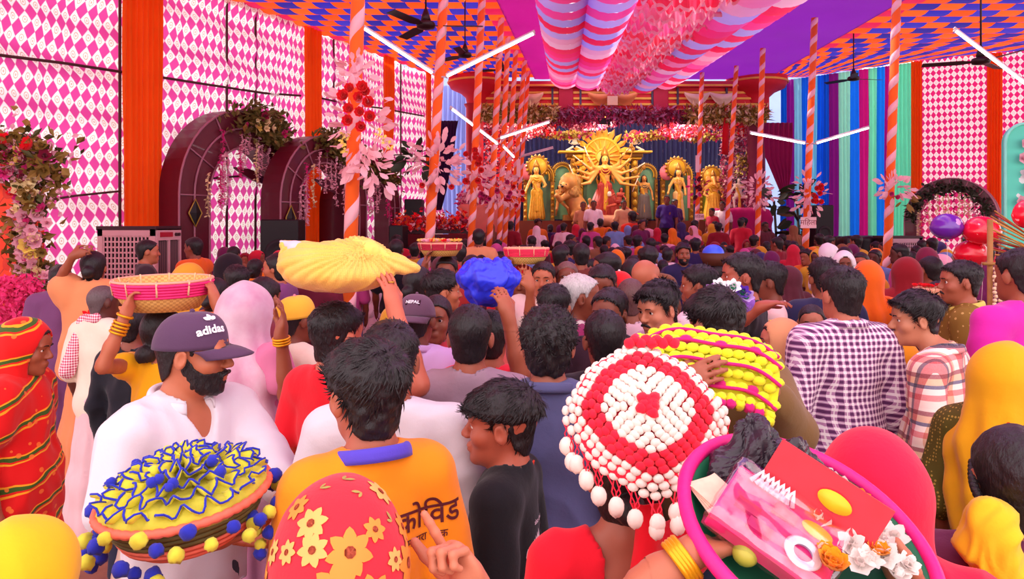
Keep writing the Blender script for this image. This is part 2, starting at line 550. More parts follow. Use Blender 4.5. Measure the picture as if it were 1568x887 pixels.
# far gap above the stage: pale cloth
# ---- gathered cloth tubes
STR = ['#ff3c88', '#f4b4d4', '#b8b0f8', '#ff50a8', '#f8c8e0', '#ff2c60', '#c8b8fc', '#ff5cb0', '#ff90c0', '#ff3c70']
def cloth_tube(a, b, r0, r1, nb, off, label):
    a = Vector(a); b = Vector(b)
    root = thing('cloth_tube', label, 'ceiling cloth', a, group='gathered cloth tubes under the ceiling')
    ax = (b - a)
    for i in range(nb):
        t0, t1 = i / nb, (i + 1) / nb
        r = r0 + (r1 - r0) * (t0 + t1) / 2
        ny = 30; nx = 9
        def fn(u, v):
            tt = t0 + (t1 - t0) * u
            # the band hangs: lower part lags along the tube, giving curved swags
            th = math.radians(55) + v * math.radians(250)      # an open-topped swag
            lag = -.22 * (1 - np.cos(th)) * .5
            bul = 1 + .10 * np.sin(np.pi * u) + .012 * np.sin(th * 23 + i) + .015 * np.sin(u * 21 + np.sin(th * 3) * 2)
            x = ax.x * tt + r * bul * np.sin(th)
            y = ax.y * tt + lag
            z = ax.z * tt + r * bul * np.cos(th) * .9
            return x, y, z
        link('cloth_ring', grid_mesh('cloth_ring', fn, nx, ny), cloth(STR[(i * 3 + off) % len(STR)] if (i + off) % 3 else STR[(i + off) % len(STR)], .48, .08, 4), root)
    return root
cloth_tube((.55, 7.9, 4.75), (1.38, 19.4, 5.78), .36, .36, 22, 0, 'leftmost pink and white gathered cloth tube under the purple ceiling')
cloth_tube((1.12, 7.9, 4.75), (1.95, 19.4, 5.74), .36, .36, 22, 4, 'second pink and lavender gathered cloth tube from the left')
cloth_tube((2.98, 7.9, 4.85), (3.38, 19.4, 5.66), .38, .36, 22, 2, 'third gathered cloth tube, pink and red, right of the ruffles')
cloth_tube((3.62, 8.2, 5.05), (3.98, 19.4, 5.74), .36, .34, 22, 5, 'rightmost pink and blue gathered cloth tube beside the purple border')
# ---- ruffles
M_RUF = [cloth(c, .5, .12, 6) for c in ('#ff5a70', '#ff7a90', '#f8486c', '#ff8aa8', '#ff6aa0')]
ORD = 'first second third fourth fifth sixth seventh eighth ninth tenth eleventh twelfth last'.split()
for i in range(13):
    D = 8.6 + i * .86
    zt = 4.95 + (D - 7.9) / 11.5 * .9
    xl = 1.55 + .062 * (D - 7.9); xr = 2.75 + .05 * (D - 7.9)
    root = thing('ceiling_ruffle', '%s pink ruffle row from the front, hung between the gathered ceiling tubes' % ORD[i], 'ruffle', (xl, D, zt), group='pink ruffle rows between the ceiling tubes')
    for k in range(3):
        def fn(u, v):
            w = .055 * np.sin(u * 34 + i + k) + .03 * np.sin(u * 81 + 2 * i)
            sag = -.16 * np.sin(np.pi * u) - .05 * np.abs(np.sin(u * math.pi * 4 + k))
            x = (xr - xl) * u
            y = .24 * k + w * v * 1.2 - .10 * np.sin(np.pi * u)
            z = .10 - .05 * k + sag - v * (.26 + .03 * np.sin(u * 60))
            return x, y, z
        link('frill', grid_mesh('frill', fn, 90, 4), M_RUF[(i + k) % 5], root)
        def fe(u, v):
            w = .055 * np.sin(u * 34 + i + k) + .03 * np.sin(u * 81 + 2 * i)
            sag = -.16 * np.sin(np.pi * u) - .05 * np.abs(np.sin(u * math.pi * 4 + k))
            return (xr - xl) * u, .24 * k + w * 1.2 - .10 * np.sin(np.pi * u) - .008, .10 - .05 * k + sag - (.26 + .03 * np.sin(u * 60)) - v * .045
        link('frill_edge', grid_mesh('frill_edge', fe, 90, 2), cloth('#ffb8c8', .4), root)
# ================================================================== smooth solid modelling (signed distance fields -> meshes)
def snet(F, xs, ys, zs):
    """surface nets: a quad mesh on the zero level of F"""
    S = F < 0
    c = S[:-1, :-1, :-1].astype(np.uint8)
    for a in ((1, 0, 0), (0, 1, 0), (0, 0, 1), (1, 1, 0), (1, 0, 1), (0, 1, 1), (1, 1, 1)):
        c = c + S[a[0]:S.shape[0] - 1 + a[0], a[1]:S.shape[1] - 1 + a[1], a[2]:S.shape[2] - 1 + a[2]]
    act = (c > 0) & (c < 8)
    I, J, K = np.nonzero(act)
    n = len(I)
    if n == 0: return np.zeros((0, 3), np.float32), np.zeros((0, 4), np.int32)
    idx = np.full(act.shape, -1, np.int32); idx[I, J, K] = np.arange(n, dtype=np.int32)
    off = [(0, 0, 0), (1, 0, 0), (0, 1, 0), (1, 1, 0), (0, 0, 1), (1, 0, 1), (0, 1, 1), (1, 1, 1)]
    val = np.stack([F[I + o[0], J + o[1], K + o[2]] for o in off], -1)
    acc = np.zeros((n, 3), np.float32); cnt = np.zeros(n, np.float32)
    for a, b in ((0, 1), (2, 3), (4, 5), (6, 7), (0, 2), (1, 3), (4, 6), (5, 7), (0, 4), (1, 5), (2, 6), (3, 7)):
        va, vb = val[:, a], val[:, b]
        cr = (va < 0) != (vb < 0)
        t = np.where(cr, va / np.where(cr, va - vb, 1), 0)
        oa, ob = np.array(off[a], np.float32), np.array(off[b], np.float32)
        acc += np.where(cr[:, None], oa + (ob - oa) * t[:, None], 0); cnt += cr
    p = acc / cnt[:, None] + np.stack([I, J, K], -1)
    V = np.stack([np.interp(p[:, 0], np.arange(len(xs)), xs), np.interp(p[:, 1], np.arange(len(ys)), ys), np.interp(p[:, 2], np.arange(len(zs)), zs)], -1).astype(np.float32)
    Q = []
    for ax in range(3):
        sl0 = [slice(None)] * 3; sl1 = [slice(None)] * 3
        sl0[ax] = slice(None, -1); sl1[ax] = slice(1, None)
        for o in range(3):
            if o != ax: sl0[o] = slice(1, -1); sl1[o] = slice(1, -1)
        A, B = S[tuple(sl0)], S[tuple(sl1)]
        e = np.nonzero(A != B)
        if len(e[0]) == 0: continue
        ins = A[e]
        g = [e[0].copy(), e[1].copy(), e[2].copy()]
        o1, o2 = [o for o in range(3) if o != ax]
        g[o1] += 1; g[o2] += 1
        def cell(d1, d2):
            q = [g[0], g[1], g[2]]
            q[o1] = q[o1] + d1; q[o2] = q[o2] + d2
            return idx[q[0], q[1], q[2]]
        q = np.stack([cell(-1, -1), cell(0, -1), cell(0, 0), cell(-1, 0)], -1)
        flip = ins if ax != 1 else ~ins
        q[~flip] = q[~flip][:, ::-1]
        Q.append(q)
    Q = np.concatenate(Q) if Q else np.zeros((0, 4), np.int32)
    return V, Q

class Sdf:
    def __init__(s): s.ops = []
    def cap(s, a, b, ra, rb=None, k=.02, op='u'):
        rb = ra if rb is None else rb
        a = np.array(a, np.float32); b = np.array(b, np.float32)
        m = max(ra, rb) + k + .03
        s.ops.append(('c', a, b, ra, rb, k, op, np.minimum(a, b) - m, np.maximum(a, b) + m)); return s
    def ell(s, c, r, k=.02, op='u', M=None):
        c = np.array(c, np.float32); r = np.array(r if hasattr(r, '__len__') else (r, r, r), np.float32)
        M = None if M is None else np.array(M, np.float32)
        m = (r if M is None else np.abs(M) @ r) + k + .03
        s.ops.append(('e', c, r, M, None, k, op, c - m, c + m)); return s
    def box(s, c, h, k=.01, op='u', M=None, rad=.0):
        c = np.array(c, np.float32); h = np.array(h, np.float32)
        M = None if M is None else np.array(M, np.float32)
        m = (h if M is None else np.abs(M) @ h) + k + .03 + rad
        s.ops.append(('b', c, h, M, rad, k, op, c - m, c + m)); return s
    def field(s, xs, ys, zs):
        F = np.full((len(xs), len(ys), len(zs)), .5, np.float32)
        for o in s.ops:
            kind, k, op, lo, hi = o[0], o[5], o[6], o[7], o[8]
            i0, i1 = np.searchsorted(xs, (lo[0], hi[0])); j0, j1 = np.searchsorted(ys, (lo[1], hi[1])); k0, k1 = np.searchsorted(zs, (lo[2], hi[2]))
            if i0 >= i1 or j0 >= j1 or k0 >= k1: continue
            x = xs[i0:i1, None, None]; y = ys[None, j0:j1, None]; z = zs[None, None, k0:k1]
            if kind == 'c':
                a, b, ra, rb = o[1], o[2], o[3], o[4]
                d = b - a; L = float(d @ d) + 1e-12
                px, py, pz = x - a[0], y - a[1], z - a[2]
                h = np.clip((px * d[0] + py * d[1] + pz * d[2]) / L, 0, 1)
                D = np.sqrt((px - h * d[0]) ** 2 + (py - h * d[1]) ** 2 + (pz - h * d[2]) ** 2) - (ra + (rb - ra) * h)
            else:
                c, M = o[1], o[3]
                px, py, pz = x - c[0], y - c[1], z - c[2]
                if M is not None:
                    px, py, pz = (M[0, 0] * px + M[1, 0] * py + M[2, 0] * pz, M[0, 1] * px + M[1, 1] * py + M[2, 1] * pz, M[0, 2] * px + M[1, 2] * py + M[2, 2] * pz)
                r = o[2]
                if kind == 'e':
                    q0 = np.sqrt((px / r[0]) ** 2 + (py / r[1]) ** 2 + (pz / r[2]) ** 2)
                    q1 = np.sqrt((px / r[0] ** 2) ** 2 + (py / r[1] ** 2) ** 2 + (pz / r[2] ** 2) ** 2) + 1e-6
                    D = q0 * (q0 - 1) / q1
                else:
                    ax, ay, az = np.abs(px) - r[0], np.abs(py) - r[1], np.abs(pz) - r[2]
                    D = np.sqrt(np.maximum(ax, 0) ** 2 + np.maximum(ay, 0) ** 2 + np.maximum(az, 0) ** 2) + np.minimum(np.maximum(np.maximum(ax, ay), az), 0) - o[4]
            G = F[i0:i1, j0:j1, k0:k1]
            if op == 'u':
                h = np.clip(.5 + .5 * (D - G) / k, 0, 1)
                G[...] = D * (1 - h) + G * h - k * h * (1 - h)
            else:
                D = -D
                h = np.clip(.5 - .5 * (D - G) / k, 0, 1)
                G[...] = D * (1 - h) + G * h + k * h * (1 - h)
        return F
    def bounds(s):
        lo = np.min([o[7] for o in s.ops if o[6] == 'u'], axis=0); hi = np.max([o[8] for o in s.ops if o[6] == 'u'], axis=0)
        return lo, hi
    def mesh(s, res, lo=None, hi=None):
        l, h = s.bounds()
        lo = l if lo is None else np.array(lo); hi = h if hi is None else np.array(hi)
        rs = res if hasattr(res, '__len__') else (res,) * 3
        ax = [np.arange(lo[i], hi[i] + rs[i], rs[i]).astype(np.float32) for i in range(3)]
        return snet(s.field(*ax), *ax)

def axes(lo, hi, res):
    return [np.arange(lo[i], hi[i] + res, res).astype(np.float32) for i in range(3)]

def vnormals(V, Q):
    a, b, c, d = V[Q[:, 0]], V[Q[:, 1]], V[Q[:, 2]], V[Q[:, 3]]
    n = np.cross(c - a, d - b)
    N = np.zeros_like(V)
    for i in range(4): np.add.at(N, Q[:, i], n)
    return N / (np.linalg.norm(N, axis=1, keepdims=True) + 1e-12)

def join(parts):
    Vs, Qs, b = [], [], 0
    for V, Q in parts:
        if len(V) == 0: continue
        Vs.append(V); Qs.append(Q + b); b += len(V)
    return np.concatenate(Vs), np.concatenate(Qs)

# ------------------------------------------------------------------ materials for people
def skin(c):
    k = ('skin', c)
    if k in MATS: return MATS[k]
    m, t = new('skin_' + str(len(MATS)))
    b = lin(c); v = t.coord()
    col = t.mix(t.noise(v, 14, 3), tuple(x * .86 for x in b), tuple(min(1, x * 1.14) for x in b))
    col = t.mix(t.m('MULTIPLY', t.noise(v, 5, 2), .25), col, (b[0] * 1.05, b[1] * .7, b[2] * .62))
    t.end(t.principled(col, .48, spec=.42, normal=t.bump(t.noise(v, 160, 3), .08, .002), sheen=.05))
    MATS[k] = m
    return m
def hairmat(c='#1c1416', streak=.5):
    k = ('hair', c, streak)
    if k in MATS: return MATS[k]
    m, t = new('hair_' + str(len(MATS)))
    b = lin(c); v = t.coord()
    n = t.noise(t.mapping(v, (130, 130, 45)), 1.0, 4, .6)
    col = t.mix(n, tuple(x * .5 for x in b), tuple(min(1, x * 1.9 + .006) for x in b))
    t.end(t.principled(col, .42, spec=.38, normal=t.bump(n, streak, .01)))
    MATS[k] = m
    return m
HAIR = '#1a1215'
EYEW = plain('#e8d8d0', .25, var=.02); EYEB = plain('#120a08', .12, var=.02, spec=.7)
BROW = plain('#160e0c', .7, var=.2)
_eye = None
def eye_mesh():
    global _eye
    if _eye is None:
        mb = MB(); M = Matrix.Rotation(-math.pi / 2, 3, 'X')
        mb.ball((0, 0, 0), .0128, 12, 10, M)
        _eye = mb.mesh('eye'); _eye.materials.append(EYEW); _eye.materials.append(EYEB)
        for p in _eye.polygons:
            if p.center.y > .0100: p.material_index = 1
    return _eye

def R3(yaw=0, pitch=0, roll=0):
    """columns: local axes after yaw about Z, then pitch about X, roll about Y (degrees)"""
    return np.array((Matrix.Rotation(math.radians(yaw), 3, 'Z') @ Matrix.Rotation(math.radians(pitch), 3, 'X') @ Matrix.Rotation(math.radians(roll), 3, 'Y')), np.float32)

HEAD_C = (0, -.012, .030); HEAD_R = (.0745, .0965, .0905)
def head_sdf(S, o, M, hs=1.0, nose=1.0, female=False, jaw=1.0, ears=True, fine=True):
    """the head, its features included, at origin o with rotation M"""
    o = np.array(o, np.float32)
    T = lambda p: o + M @ (np.array(p, np.float32) * hs)
    e = lambda c, r, k=.02, op='u', MM=None: S.ell(T(c), np.array(r) * hs, k * hs, op, M if MM is None else M @ MM)
    c_ = lambda a, b, ra, rb, k=.012, op='u': S.cap(T(a), T(b), ra * hs, rb * hs, k * hs, op)
    e(HEAD_C, HEAD_R)
    e((0, .030, -.030), (.060, .062, .078), .03)                    # face block
    e((0, .045, -.078), (.043 * jaw, .044, .034), .03)              # jaw
    e((0, .078, -.097), (.021 * jaw, .017, .016), .02)              # chin
    e((0, .064, .045), (.052, .034, .040), .03)                     # forehead
    if fine:
        for s in (-1, 1):
            e((s * .042, .060, -.022), (.026, .028, .026), .02)     # cheek
            e((s * .030, .086, .028), (.024, .012, .008), .012)     # brow
            e((s * .0315, .101, .009), (.019, .017, .012), .012, 's')   # socket
        c_((0, .094, .012), (0, .113 * (1 if nose < 1.2 else 1.03), -.022), .0075, .0115 * nose, .012)   # nose
        for s in (-1, 1): e((s * .011, .103, -.027), (.009, .010, .008), .008)
        e((0, .094, -.055), (.024, .013, .008), .010)               # lips
        e((0, .093, -.067), (.021, .012, .0075), .010)
        e((0, .108, -.0612), (.026, .008, .0018), .003, 's')
        for s in (-1, 1):                                            # eyelids
            e((s * .0315, .0800, .0145), (.0150, .0130, .0085), .004)
            e((s * .0315, .0930, .0095), (.0110, .009, .0042), .003, 's')
    else:
        c_((0, .09, .010), (0, .112, -.024), .008, .012, .014)
        e((0, .092, -.060), (.022, .012, .012), .012)
        for s in (-1, 1): e((s * .0315, .104, .009), (.018, .016, .010), .012, 's')
    if ears:
        for s in (-1, 1):
            RM = np.array(Matrix.Rotation(math.radians(-s * 18), 3, 'Z') @ Matrix.Rotation(math.radians(-12), 3, 'X'), np.float32)
            e((s * .080, -.006, -.004), (.0085, .020, .031), .008, 'u', RM)
            if fine: e((s * .090, -.002, .000), (.007, .011, .018), .005, 's', RM)

def hand_sdf(S, w, d, n, curl=.5, size=1.0, side=1, point=False, spread=.12):
    """palm and five fingers at wrist w; d points to the fingers, n is the palm's normal (the side the fingers close on)"""
    w = Vector(w); d = Vector(d).normalized(); n = Vector(n); n = (n - d * n.dot(d)).normalized(); x = d.cross(n) * side
    P = lambda a, b, c: w + (x * a + d * b + n * c) * size
    z = size
    S.ell(P(0, .048, 0), np.array((.040, .050, .016)) * z, .015, 'u', np.array([list(x), list(d), list(n)], np.float32).T)
    S.cap(P(0, -.01, 0), P(0, .03, 0), .026 * z, .026 * z, .02)
    for i, (fx, L, r) in enumerate(((-.030, .072, .0088), (-.010, .082, .0092), (.011, .076, .0088), (.030, .060, .0078))):
        c = curl * (1 + .12 * i)
        if point: c = .05 if i == 0 else 2.1
        p = P(fx, .088 - abs(fx) * .25, .002); a = c * .55
        fd = (d + x * (fx * spread * 20 * .3)).normalized()
        for seg, (f, rr) in enumerate(((.46, r), (.30, r * .93), (.24, r * .85))):
            dd = fd * math.cos(a) + n * math.sin(a)
            q = p + dd * (L * f * z)
            S.cap(p, q, rr * z, rr * .93 * z, .004)
            p = q; a += c * (.75 if seg == 0 else .5)
    p0 = P(-.028, .018, .006)
    tc = min(curl, .9)
    p1 = P(-.056, .050, .010 + .018 * tc); p2 = P(-.058 + .012 * tc, .078, .016 + .03 * tc); p3 = P(-.052 + .022 * tc, .100, .02 + .036 * tc)
    if point: p1, p2, p3 = P(-.056, .045, .012), P(-.075, .075, .015), P(-.085, .103, .016)
    S.cap(p0, p1, .0155 * z, .0125 * z, .014); S.cap(p1, p2, .0115 * z, .0105 * z, .006); S.cap(p2, p3, .0105 * z, .0085 * z, .004)

ZL = {  # hairlines: y -> lowest z of the hair, in head coordinates
    'man': ([-.14, -.075, -.045, -.028, -.008, .010, .022, .034, .056, .078, .12], [-.085, -.082, -.055, -.005, .034, .030, -.012, .030, .058, .078, .095]),
    'fringe': ([-.14, -.075, -.045, -.028, -.008, .010, .022, .034, .056, .078, .12], [-.085, -.082, -.055, -.005, .034, .030, -.002, .028, .044, .050, .046]),
    'woman': ([-.14, -.06, -.03, -.008, .012, .03, .05, .075, .12], [-.11, -.105, -.09, -.03, -.02, .02, .052, .076, .095]),
}
def sm(x, a, b):
    t = np.clip((x - a) / (b - a), 0, 1); return t * t * (3 - 2 * t)
STY = {  # base thickness, top thickness, where the top starts and ends, noise amplitude, noise frequency, tufts, tuft length, lift
    'buzz': (.0035, .006, .0, .08, .0008, 200, 0, .01, .1),
    'short': (.005, .013, .0, .09, .0022, 130, 1600, .016, .05),
    'crop': (.004, .019, .015, .085, .003, 110, 1800, .022, .10),
    'wavy': (.005, .027, .000, .085, .0065, 75, 2600, .034, .13),
    'curly': (.011, .024, -.02, .08, .0070, 120, 2800, .020, .30),
    'mop': (.003, .024, .018, .060, .0045, 75, 2400, .034, .10),
    'woman': (.008, .012, .0, .08, .0024, 110, 0, .05, .0),
}
def hair_mesh(style, res, seed=0, line='man', bun=None, tufts=True, braid=None):
    b, tp, z0, z1, amp, fr, nt, tl, lift = STY[style]
    xs, ys, zs = axes((-.125, -.165, -.125), (.125, .135, .175), res)
    S = Sdf(); S.ell(HEAD_C, HEAD_R); S.ell((0, -.03, -.05), (.058, .055, .06), .03); S.ell((0, .060, .045), (.052, .036, .040), .03)
    F = S.field(xs, ys, zs)
    X, Y, Z = xs[:, None, None], ys[None, :, None], zs[None, None, :]
    T = b + (tp - b) * sm(Z + 0 * Y, z0, z1) * (1 - .25 * sm(Y, .02, .1))
    zl = np.interp(ys, *ZL[line])[None, :, None] + .012 * np.sin(X * 70 + seed) * .3
    F = np.maximum(F - T, (zl - Z) * .8)
    if bun:
        q = np.sqrt((X - bun[0]) ** 2 + (Y - bun[1]) ** 2 + (Z - bun[2]) ** 2) - bun[3]
        F = np.minimum(F, q)
    V, Q = snet(F, xs, ys, zs)
    N = vnormals(V, Q)
    n = sines(V, fr, 7, seed, (1, 1, .55)) * .7 + sines(V, fr * 2.2, 6, seed + 9) * .4
    V = V + N * (n * amp)[:, None]
    if tufts and nt:
        r = np.random.default_rng(seed + 5)
        w = sm(V[:, 2], z0 - .05, z1) + .04
        k = r.choice(len(V), nt, p=w / w.sum())
        p = V[k]; nn = N[k]
        crown = np.array((.015, -.045, .13), np.float32)
        fl = p - crown
        if style in ('wavy', 'mop'): fl = fl + np.array((r.uniform(-.3, .3), .9, 0), np.float32) * .06
        fl -= nn * np.sum(fl * nn, 1, keepdims=True)
        fl += r.normal(size=p.shape) * (.012 if style != 'curly' else .08)
        fl /= np.linalg.norm(fl, axis=1, keepdims=True) + 1e-6
        sd = np.cross(fl, nn); L = (tl * r.uniform(.5, 1.15, nt))[:, None]
        wd = r.uniform(.0012, .0030, nt)[:, None]
        rows = []
        cv = r.normal(size=(nt, 1)) * (.25 if style != 'curly' else .9)
        p = p - nn * .003
        for t_, ww in ((0, .8), (.35, 1), (.7, .75), (1, .05)):
            c = p + fl * L * t_ + nn * L * (lift * math.sin(t_ * 2.5) * .45) + sd * L * cv * t_ * t_ * .6
            rows.append((c - sd * wd * ww, c + nn * wd * .9 * ww, c + sd * wd * ww))
        TV = np.stack([np.stack(rw, 1) for rw in rows], 1).reshape(-1, 3)
        base = (np.arange(nt) * 12)[:, None]
        TQ = np.concatenate([base + np.array([[i * 3 + j, i * 3 + j + 1, i * 3 + j + 4, i * 3 + j + 3]]) for i in range(3) for j in range(2)])
        V, Q = join([(V, Q), (TV.astype(np.float32), TQ.astype(np.int32))])
    return V, Q

def to_mesh(name, V, Q, o=None, M=None, hs=1.0):
    if M is not None: V = (V * hs) @ np.array(M, np.float32).T + np.array(o, np.float32)
    return mesh_np(name, V, Q)

def folds(V, seed, f=16, aniso=(1.2, 1.2, .7)):
    """sharp-crested cloth folds, about -1..1"""
    w = np.stack([sines(V, f * .5, 4, seed + 40 + i) for i in range(3)], -1) * .035
    a = sines(V + w, f, 5, seed, aniso); b = sines(V + w * 1.5, f * 2.1, 5, seed + 7, aniso)
    return (1 - 1.6 * np.abs(a)) * .65 + (1 - 1.6 * np.abs(b)) * .45

def clip_quads(V, Q, keep):
    """drop quads whose centre fails keep(centres)"""
    c = V[Q].mean(1)
    Q = Q[keep(c)]
    u, inv = np.unique(Q, return_inverse=True)
    return V[u], inv.reshape(Q.shape).astype(np.int32)

PLACED = []
def person(label, px, top, D, yaw, h=None, skin_c='#a8603f', hair='short', hair_c=HAIR, line='man', hy=0, hp=0, hr=0, top_=None, bottom=None,
           arms=None, veil=None, face=False, beard=None, wf=1.0, hs=1.0, seed=0, group=None, bun=None, cap=None, tilt=0, q=1.0, name='person', hfwd=0, mous=False, nose=1.0, loc=None, female=False):
    """one person: an Empty on the floor that parents body, hair and clothing. px, top: head's column and crown row in the photograph"""
    ztop = CH + (HY - top) * D / FPX if loc is None else top
    k = ztop / (1.70 + hs * (.030 if veil else .012 if cap else (STY[hair][1] * .85 if hair in STY else 0)))
    base = Vector(((px - CX) * D / FPX, D, 0)) if loc is None else Vector(loc)
    PLACED.append((base.x, base.y))
    root = thing(name, label, 'person', base, (0, 0, math.radians(yaw)), group)
    root.scale = (k, k, k)
    Rinv = Matrix.Rotation(-math.radians(yaw), 3, 'Z')
    loc_ = lambda P: (Rinv @ (W(*P) - base)) / k
    ldir = lambda d: Rinv @ Vector(d)
    rh = max(.0028, min(.012, D / FPX * 2.6 / k)) / q
    rc = max(.007, min(.018, D / FPX * 5.0 / k)) / q
    M = R3(hy, hp, hr)
    piv = np.array((0, -.012 + hfwd, 1.455), np.float32)
    ho = piv + M @ (np.array((0, .018, .128), np.float32) * hs)
    ho[2] += 1.70 - (ho[2] + .1205 * hs) if abs(hp) < 20 else 0
    # ---- joints
    J = {}
    for s, nm in ((1, 'R'), (-1, 'L')):
        sh = Vector((s * .178 * wf, -.012 + tilt * .5, 1.375))
        a = (arms or {}).get(nm)
        if a is None:
            el, wr, hd, pn, cu = Vector((s * .232 * wf, -.04, 1.105)), Vector((s * .245 * wf, .035, .865)), Vector((0, .12, -1)), Vector((-s, .2, 0)), .55
            kw = {}
        else:
            el, wr = loc_(a[0]), loc_(a[1]); hd, pn, cu = ldir(a[2]), ldir(a[3]), a[4]
            kw = a[5] if len(a) > 5 else {}
            if wr.z > 1.45: sh = sh + Vector((-s * .012, 0, .035))
        J[nm] = (sh, el, wr, hd, pn, cu, kw)
    # ---- body
    B = Sdf()
    th = female
    B.ell((0, tilt * .3, 1.24), (.150 * wf, .098, .20), .05); B.ell((0, .008, 1.02), (.135 * wf, .095, .17), .05); B.ell((0, 0, .90), (.15 * wf, .105, .12), .05)
    B.cap((-.13 * wf, -.012 + tilt * .5, 1.375), (.13 * wf, -.012 + tilt * .5, 1.375), .055, .055, .05)
    for s in (-1, 1):
        B.cap((0, -.03 + tilt * .5, 1.45), (s * .14 * wf, -.02 + tilt * .5, 1.39), .042, .045, .03)
        B.cap((s * .085, 0, .88), (s * .09, .012, .47), .078, .052, .03); B.cap((s * .09, .012, .47), (s * .095, -.02, .08), .05, .036, .02)
        B.cap((s * .095, -.035, .035), (s * .105, .12, .026), .034, .026, .02)
    B.cap((0, -.022 + tilt * .5, 1.40), ho + M @ (np.array((0, -.022, -.05), np.float32) * hs), .056 * (.9 if female else 1) * hs, .052 * (.9 if female else 1) * hs, .03)
    boxes = []
    for nm, (sh, el, wr, hd, pn, cu, kw) in J.items():
        thin = .86 if female else 1
        B.cap(sh, el, .052 * thin, .040 * thin, .03); B.cap(el, el.lerp(wr, .35), .040 * thin, .041 * thin, .015); B.cap(el.lerp(wr, .35), wr, .041 * thin, .026 * thin, .015)
        hand_sdf(B, wr, hd, pn, cu, .94 * kw.get('size', 1), side=1 if nm == 'R' else -1, point=kw.get('point', False), spread=kw.get('spread', .12))
        if arms and nm in arms:
            hc = wr + hd.normalized() * .08
            boxes.append((np.array(hc) - .135, np.array(hc) + .135))
    head_sdf(B, ho, M, hs, nose, fine=face)
    hb = (ho - np.array((.125, .15, .155)) * hs, ho + np.array((.125, .15, .15)) * hs)
    boxes.insert(0, hb)
    lo, hi = B.bounds()
    lo[2] = max(lo[2], -.005)
    Vc, Qc = B.mesh(max(rc * 1.3, .012), lo, hi)
    parts = []
    ins = lambda c, b, m: np.all((c > b[0] + m) & (c < b[1] - m), axis=1)
    rk = max(rc * 1.3, .012)
    Vc, Qc = clip_quads(Vc, Qc, lambda c: ~np.any([ins(c, b, rk * 1.2) for b in boxes], axis=0))
    parts.append((Vc, Qc))
    for i, b in enumerate(boxes):
        V, Q = B.mesh(rh if i == 0 else max(rh, .0032), b[0], b[1])
        if len(V) == 0: continue
        for b2 in boxes[:i]:
            V, Q = clip_quads(V, Q, lambda c: ~ins(c, b2, rh))
        if len(V): parts.append((V, Q))
    V, Q = join(parts)
    link('body', mesh_np('body', V, Q), skin(skin_c), root)
    T = lambda p: Vector(ho + M @ (np.array(p, np.float32) * hs))
    eM = Matrix([list(r) for r in M])
    if face:
        for s in (-1, 1):
            link('eye', eye_mesh(), None, root, T((s * .0315, .0775, .0105)), eM.to_euler(), hs)
            mb = MB(); mb.tube([T((s * x, y, z)) for x, y, z in ((.012, .101, .026), (.024, .1035, .0315), (.038, .096, .031), (.051, .080, .024))], [.0028, .0042, .0036, .0016], 6, flat=.6)
            mb.build('eyebrow', BROW, root)
    # ---- hair
    if hair and hair != 'none':
        V, Q = hair_mesh(hair, rh * 1.1, seed, line, bun, tufts=D < 5 and not veil)
        link('hair', to_mesh('hair', V, Q, ho, M, hs), hairmat(hair_c), root)
    if beard:
        xs, ys, zs = axes((-.085, -.03, -.14), (.085, .125, .03), rh)
        S2 = Sdf(); head_sdf(S2, (0, 0, 0), np.eye(3, dtype=np.float32), 1, nose, ears=False, fine=face)
        F = S2.field(xs, ys, zs); X, Y, Z = xs[:, None, None], ys[None, :, None], zs[None, None, :]
        zt = np.interp(ys, [-.03, .0, .016, .03, .06, .085, .12], [.0, .0, -.005, -.030, -.046, -.043, -.040])[None, :, None]
        G = np.maximum(F - beard, np.maximum(Z - zt, -.012 - Y + .0 * X))
        G = np.maximum(G, -(np.sqrt((X / .026) ** 2 + ((Y - .105) / .02) ** 2 + ((Z + .061) / .0135) ** 2) - 1) * .012)
        G = np.maximum(G, -(Z + .128))
        V, Q = snet(G, xs, ys, zs)
        V = V + vnormals(V, Q) * (sines(V, 300, 6, seed) * .0014)[:, None]
        link('beard', to_mesh('beard', V, Q, ho, M, hs), hairmat(hair_c, .8), root)
    if mous:
        mb = MB()
        for s in (-1, 1): mb.tube([T((s * x, y, z)) for x, y, z in ((0, .108, -.046), (.012, .107, -.047), (.022, .101, -.053), (.028, .094, -.060))], [.0052, .0068, .0055, .002], 7)
        mb.build('moustache', hairmat(hair_c), root)
    # ---- clothes
    if top_:
        c = dict(off=.014, sleeve=.55, hem=.86, neck=.060, fold=.016, collar=None, flare=0, vneck=False, neckz=0); c.update(top_)
        S3 = Sdf(); o_ = c['off']
        S3.ell((0, tilt * .3, 1.24), (.150 * wf + o_, .098 + o_, .20 + o_), .05); S3.ell((0, .008, 1.02), (.140 * wf + o_ * 1.6, .100 + o_ * 1.6, .18), .06)
        S3.ell((0, 0, .88), (.155 * wf + o_ * 1.6, .112 + o_ * 1.6, .16), .06)
        S3.cap((-.13 * wf, -.012 + tilt * .5, 1.375), (.13 * wf, -.012 + tilt * .5, 1.375), .055 + o_, .055 + o_, .05)
        for s in (-1, 1): S3.cap((0, -.03 + tilt * .5, 1.435), (s * .14 * wf, -.02 + tilt * .5, 1.39), .042 + o_, .045 + o_, .03)
        for nm, (sh, el, wr, hd, pn, cu, kw) in J.items():
            sl = c['sleeve']
            if sl > 0:
                f = min(1, sl)
                S3.cap(sh, sh.lerp(el, f), .054 + o_, (.050 + o_ * 1.2) if sl < 1 else .044 + o_, .035)
                if sl > 1: S3.cap(el, el.lerp(wr, min(.97, sl - 1)), .042 + o_, .032 + o_ * .8, .02)
        nb = ho + M @ np.array((0, -.02, -.03), np.float32)
        S3.cap((0, -.018 + tilt * .5, 1.43 + c['neckz']), (nb[0], nb[1], nb[2] + .1), c['neck'], c['neck'] + .01, .006, 's')
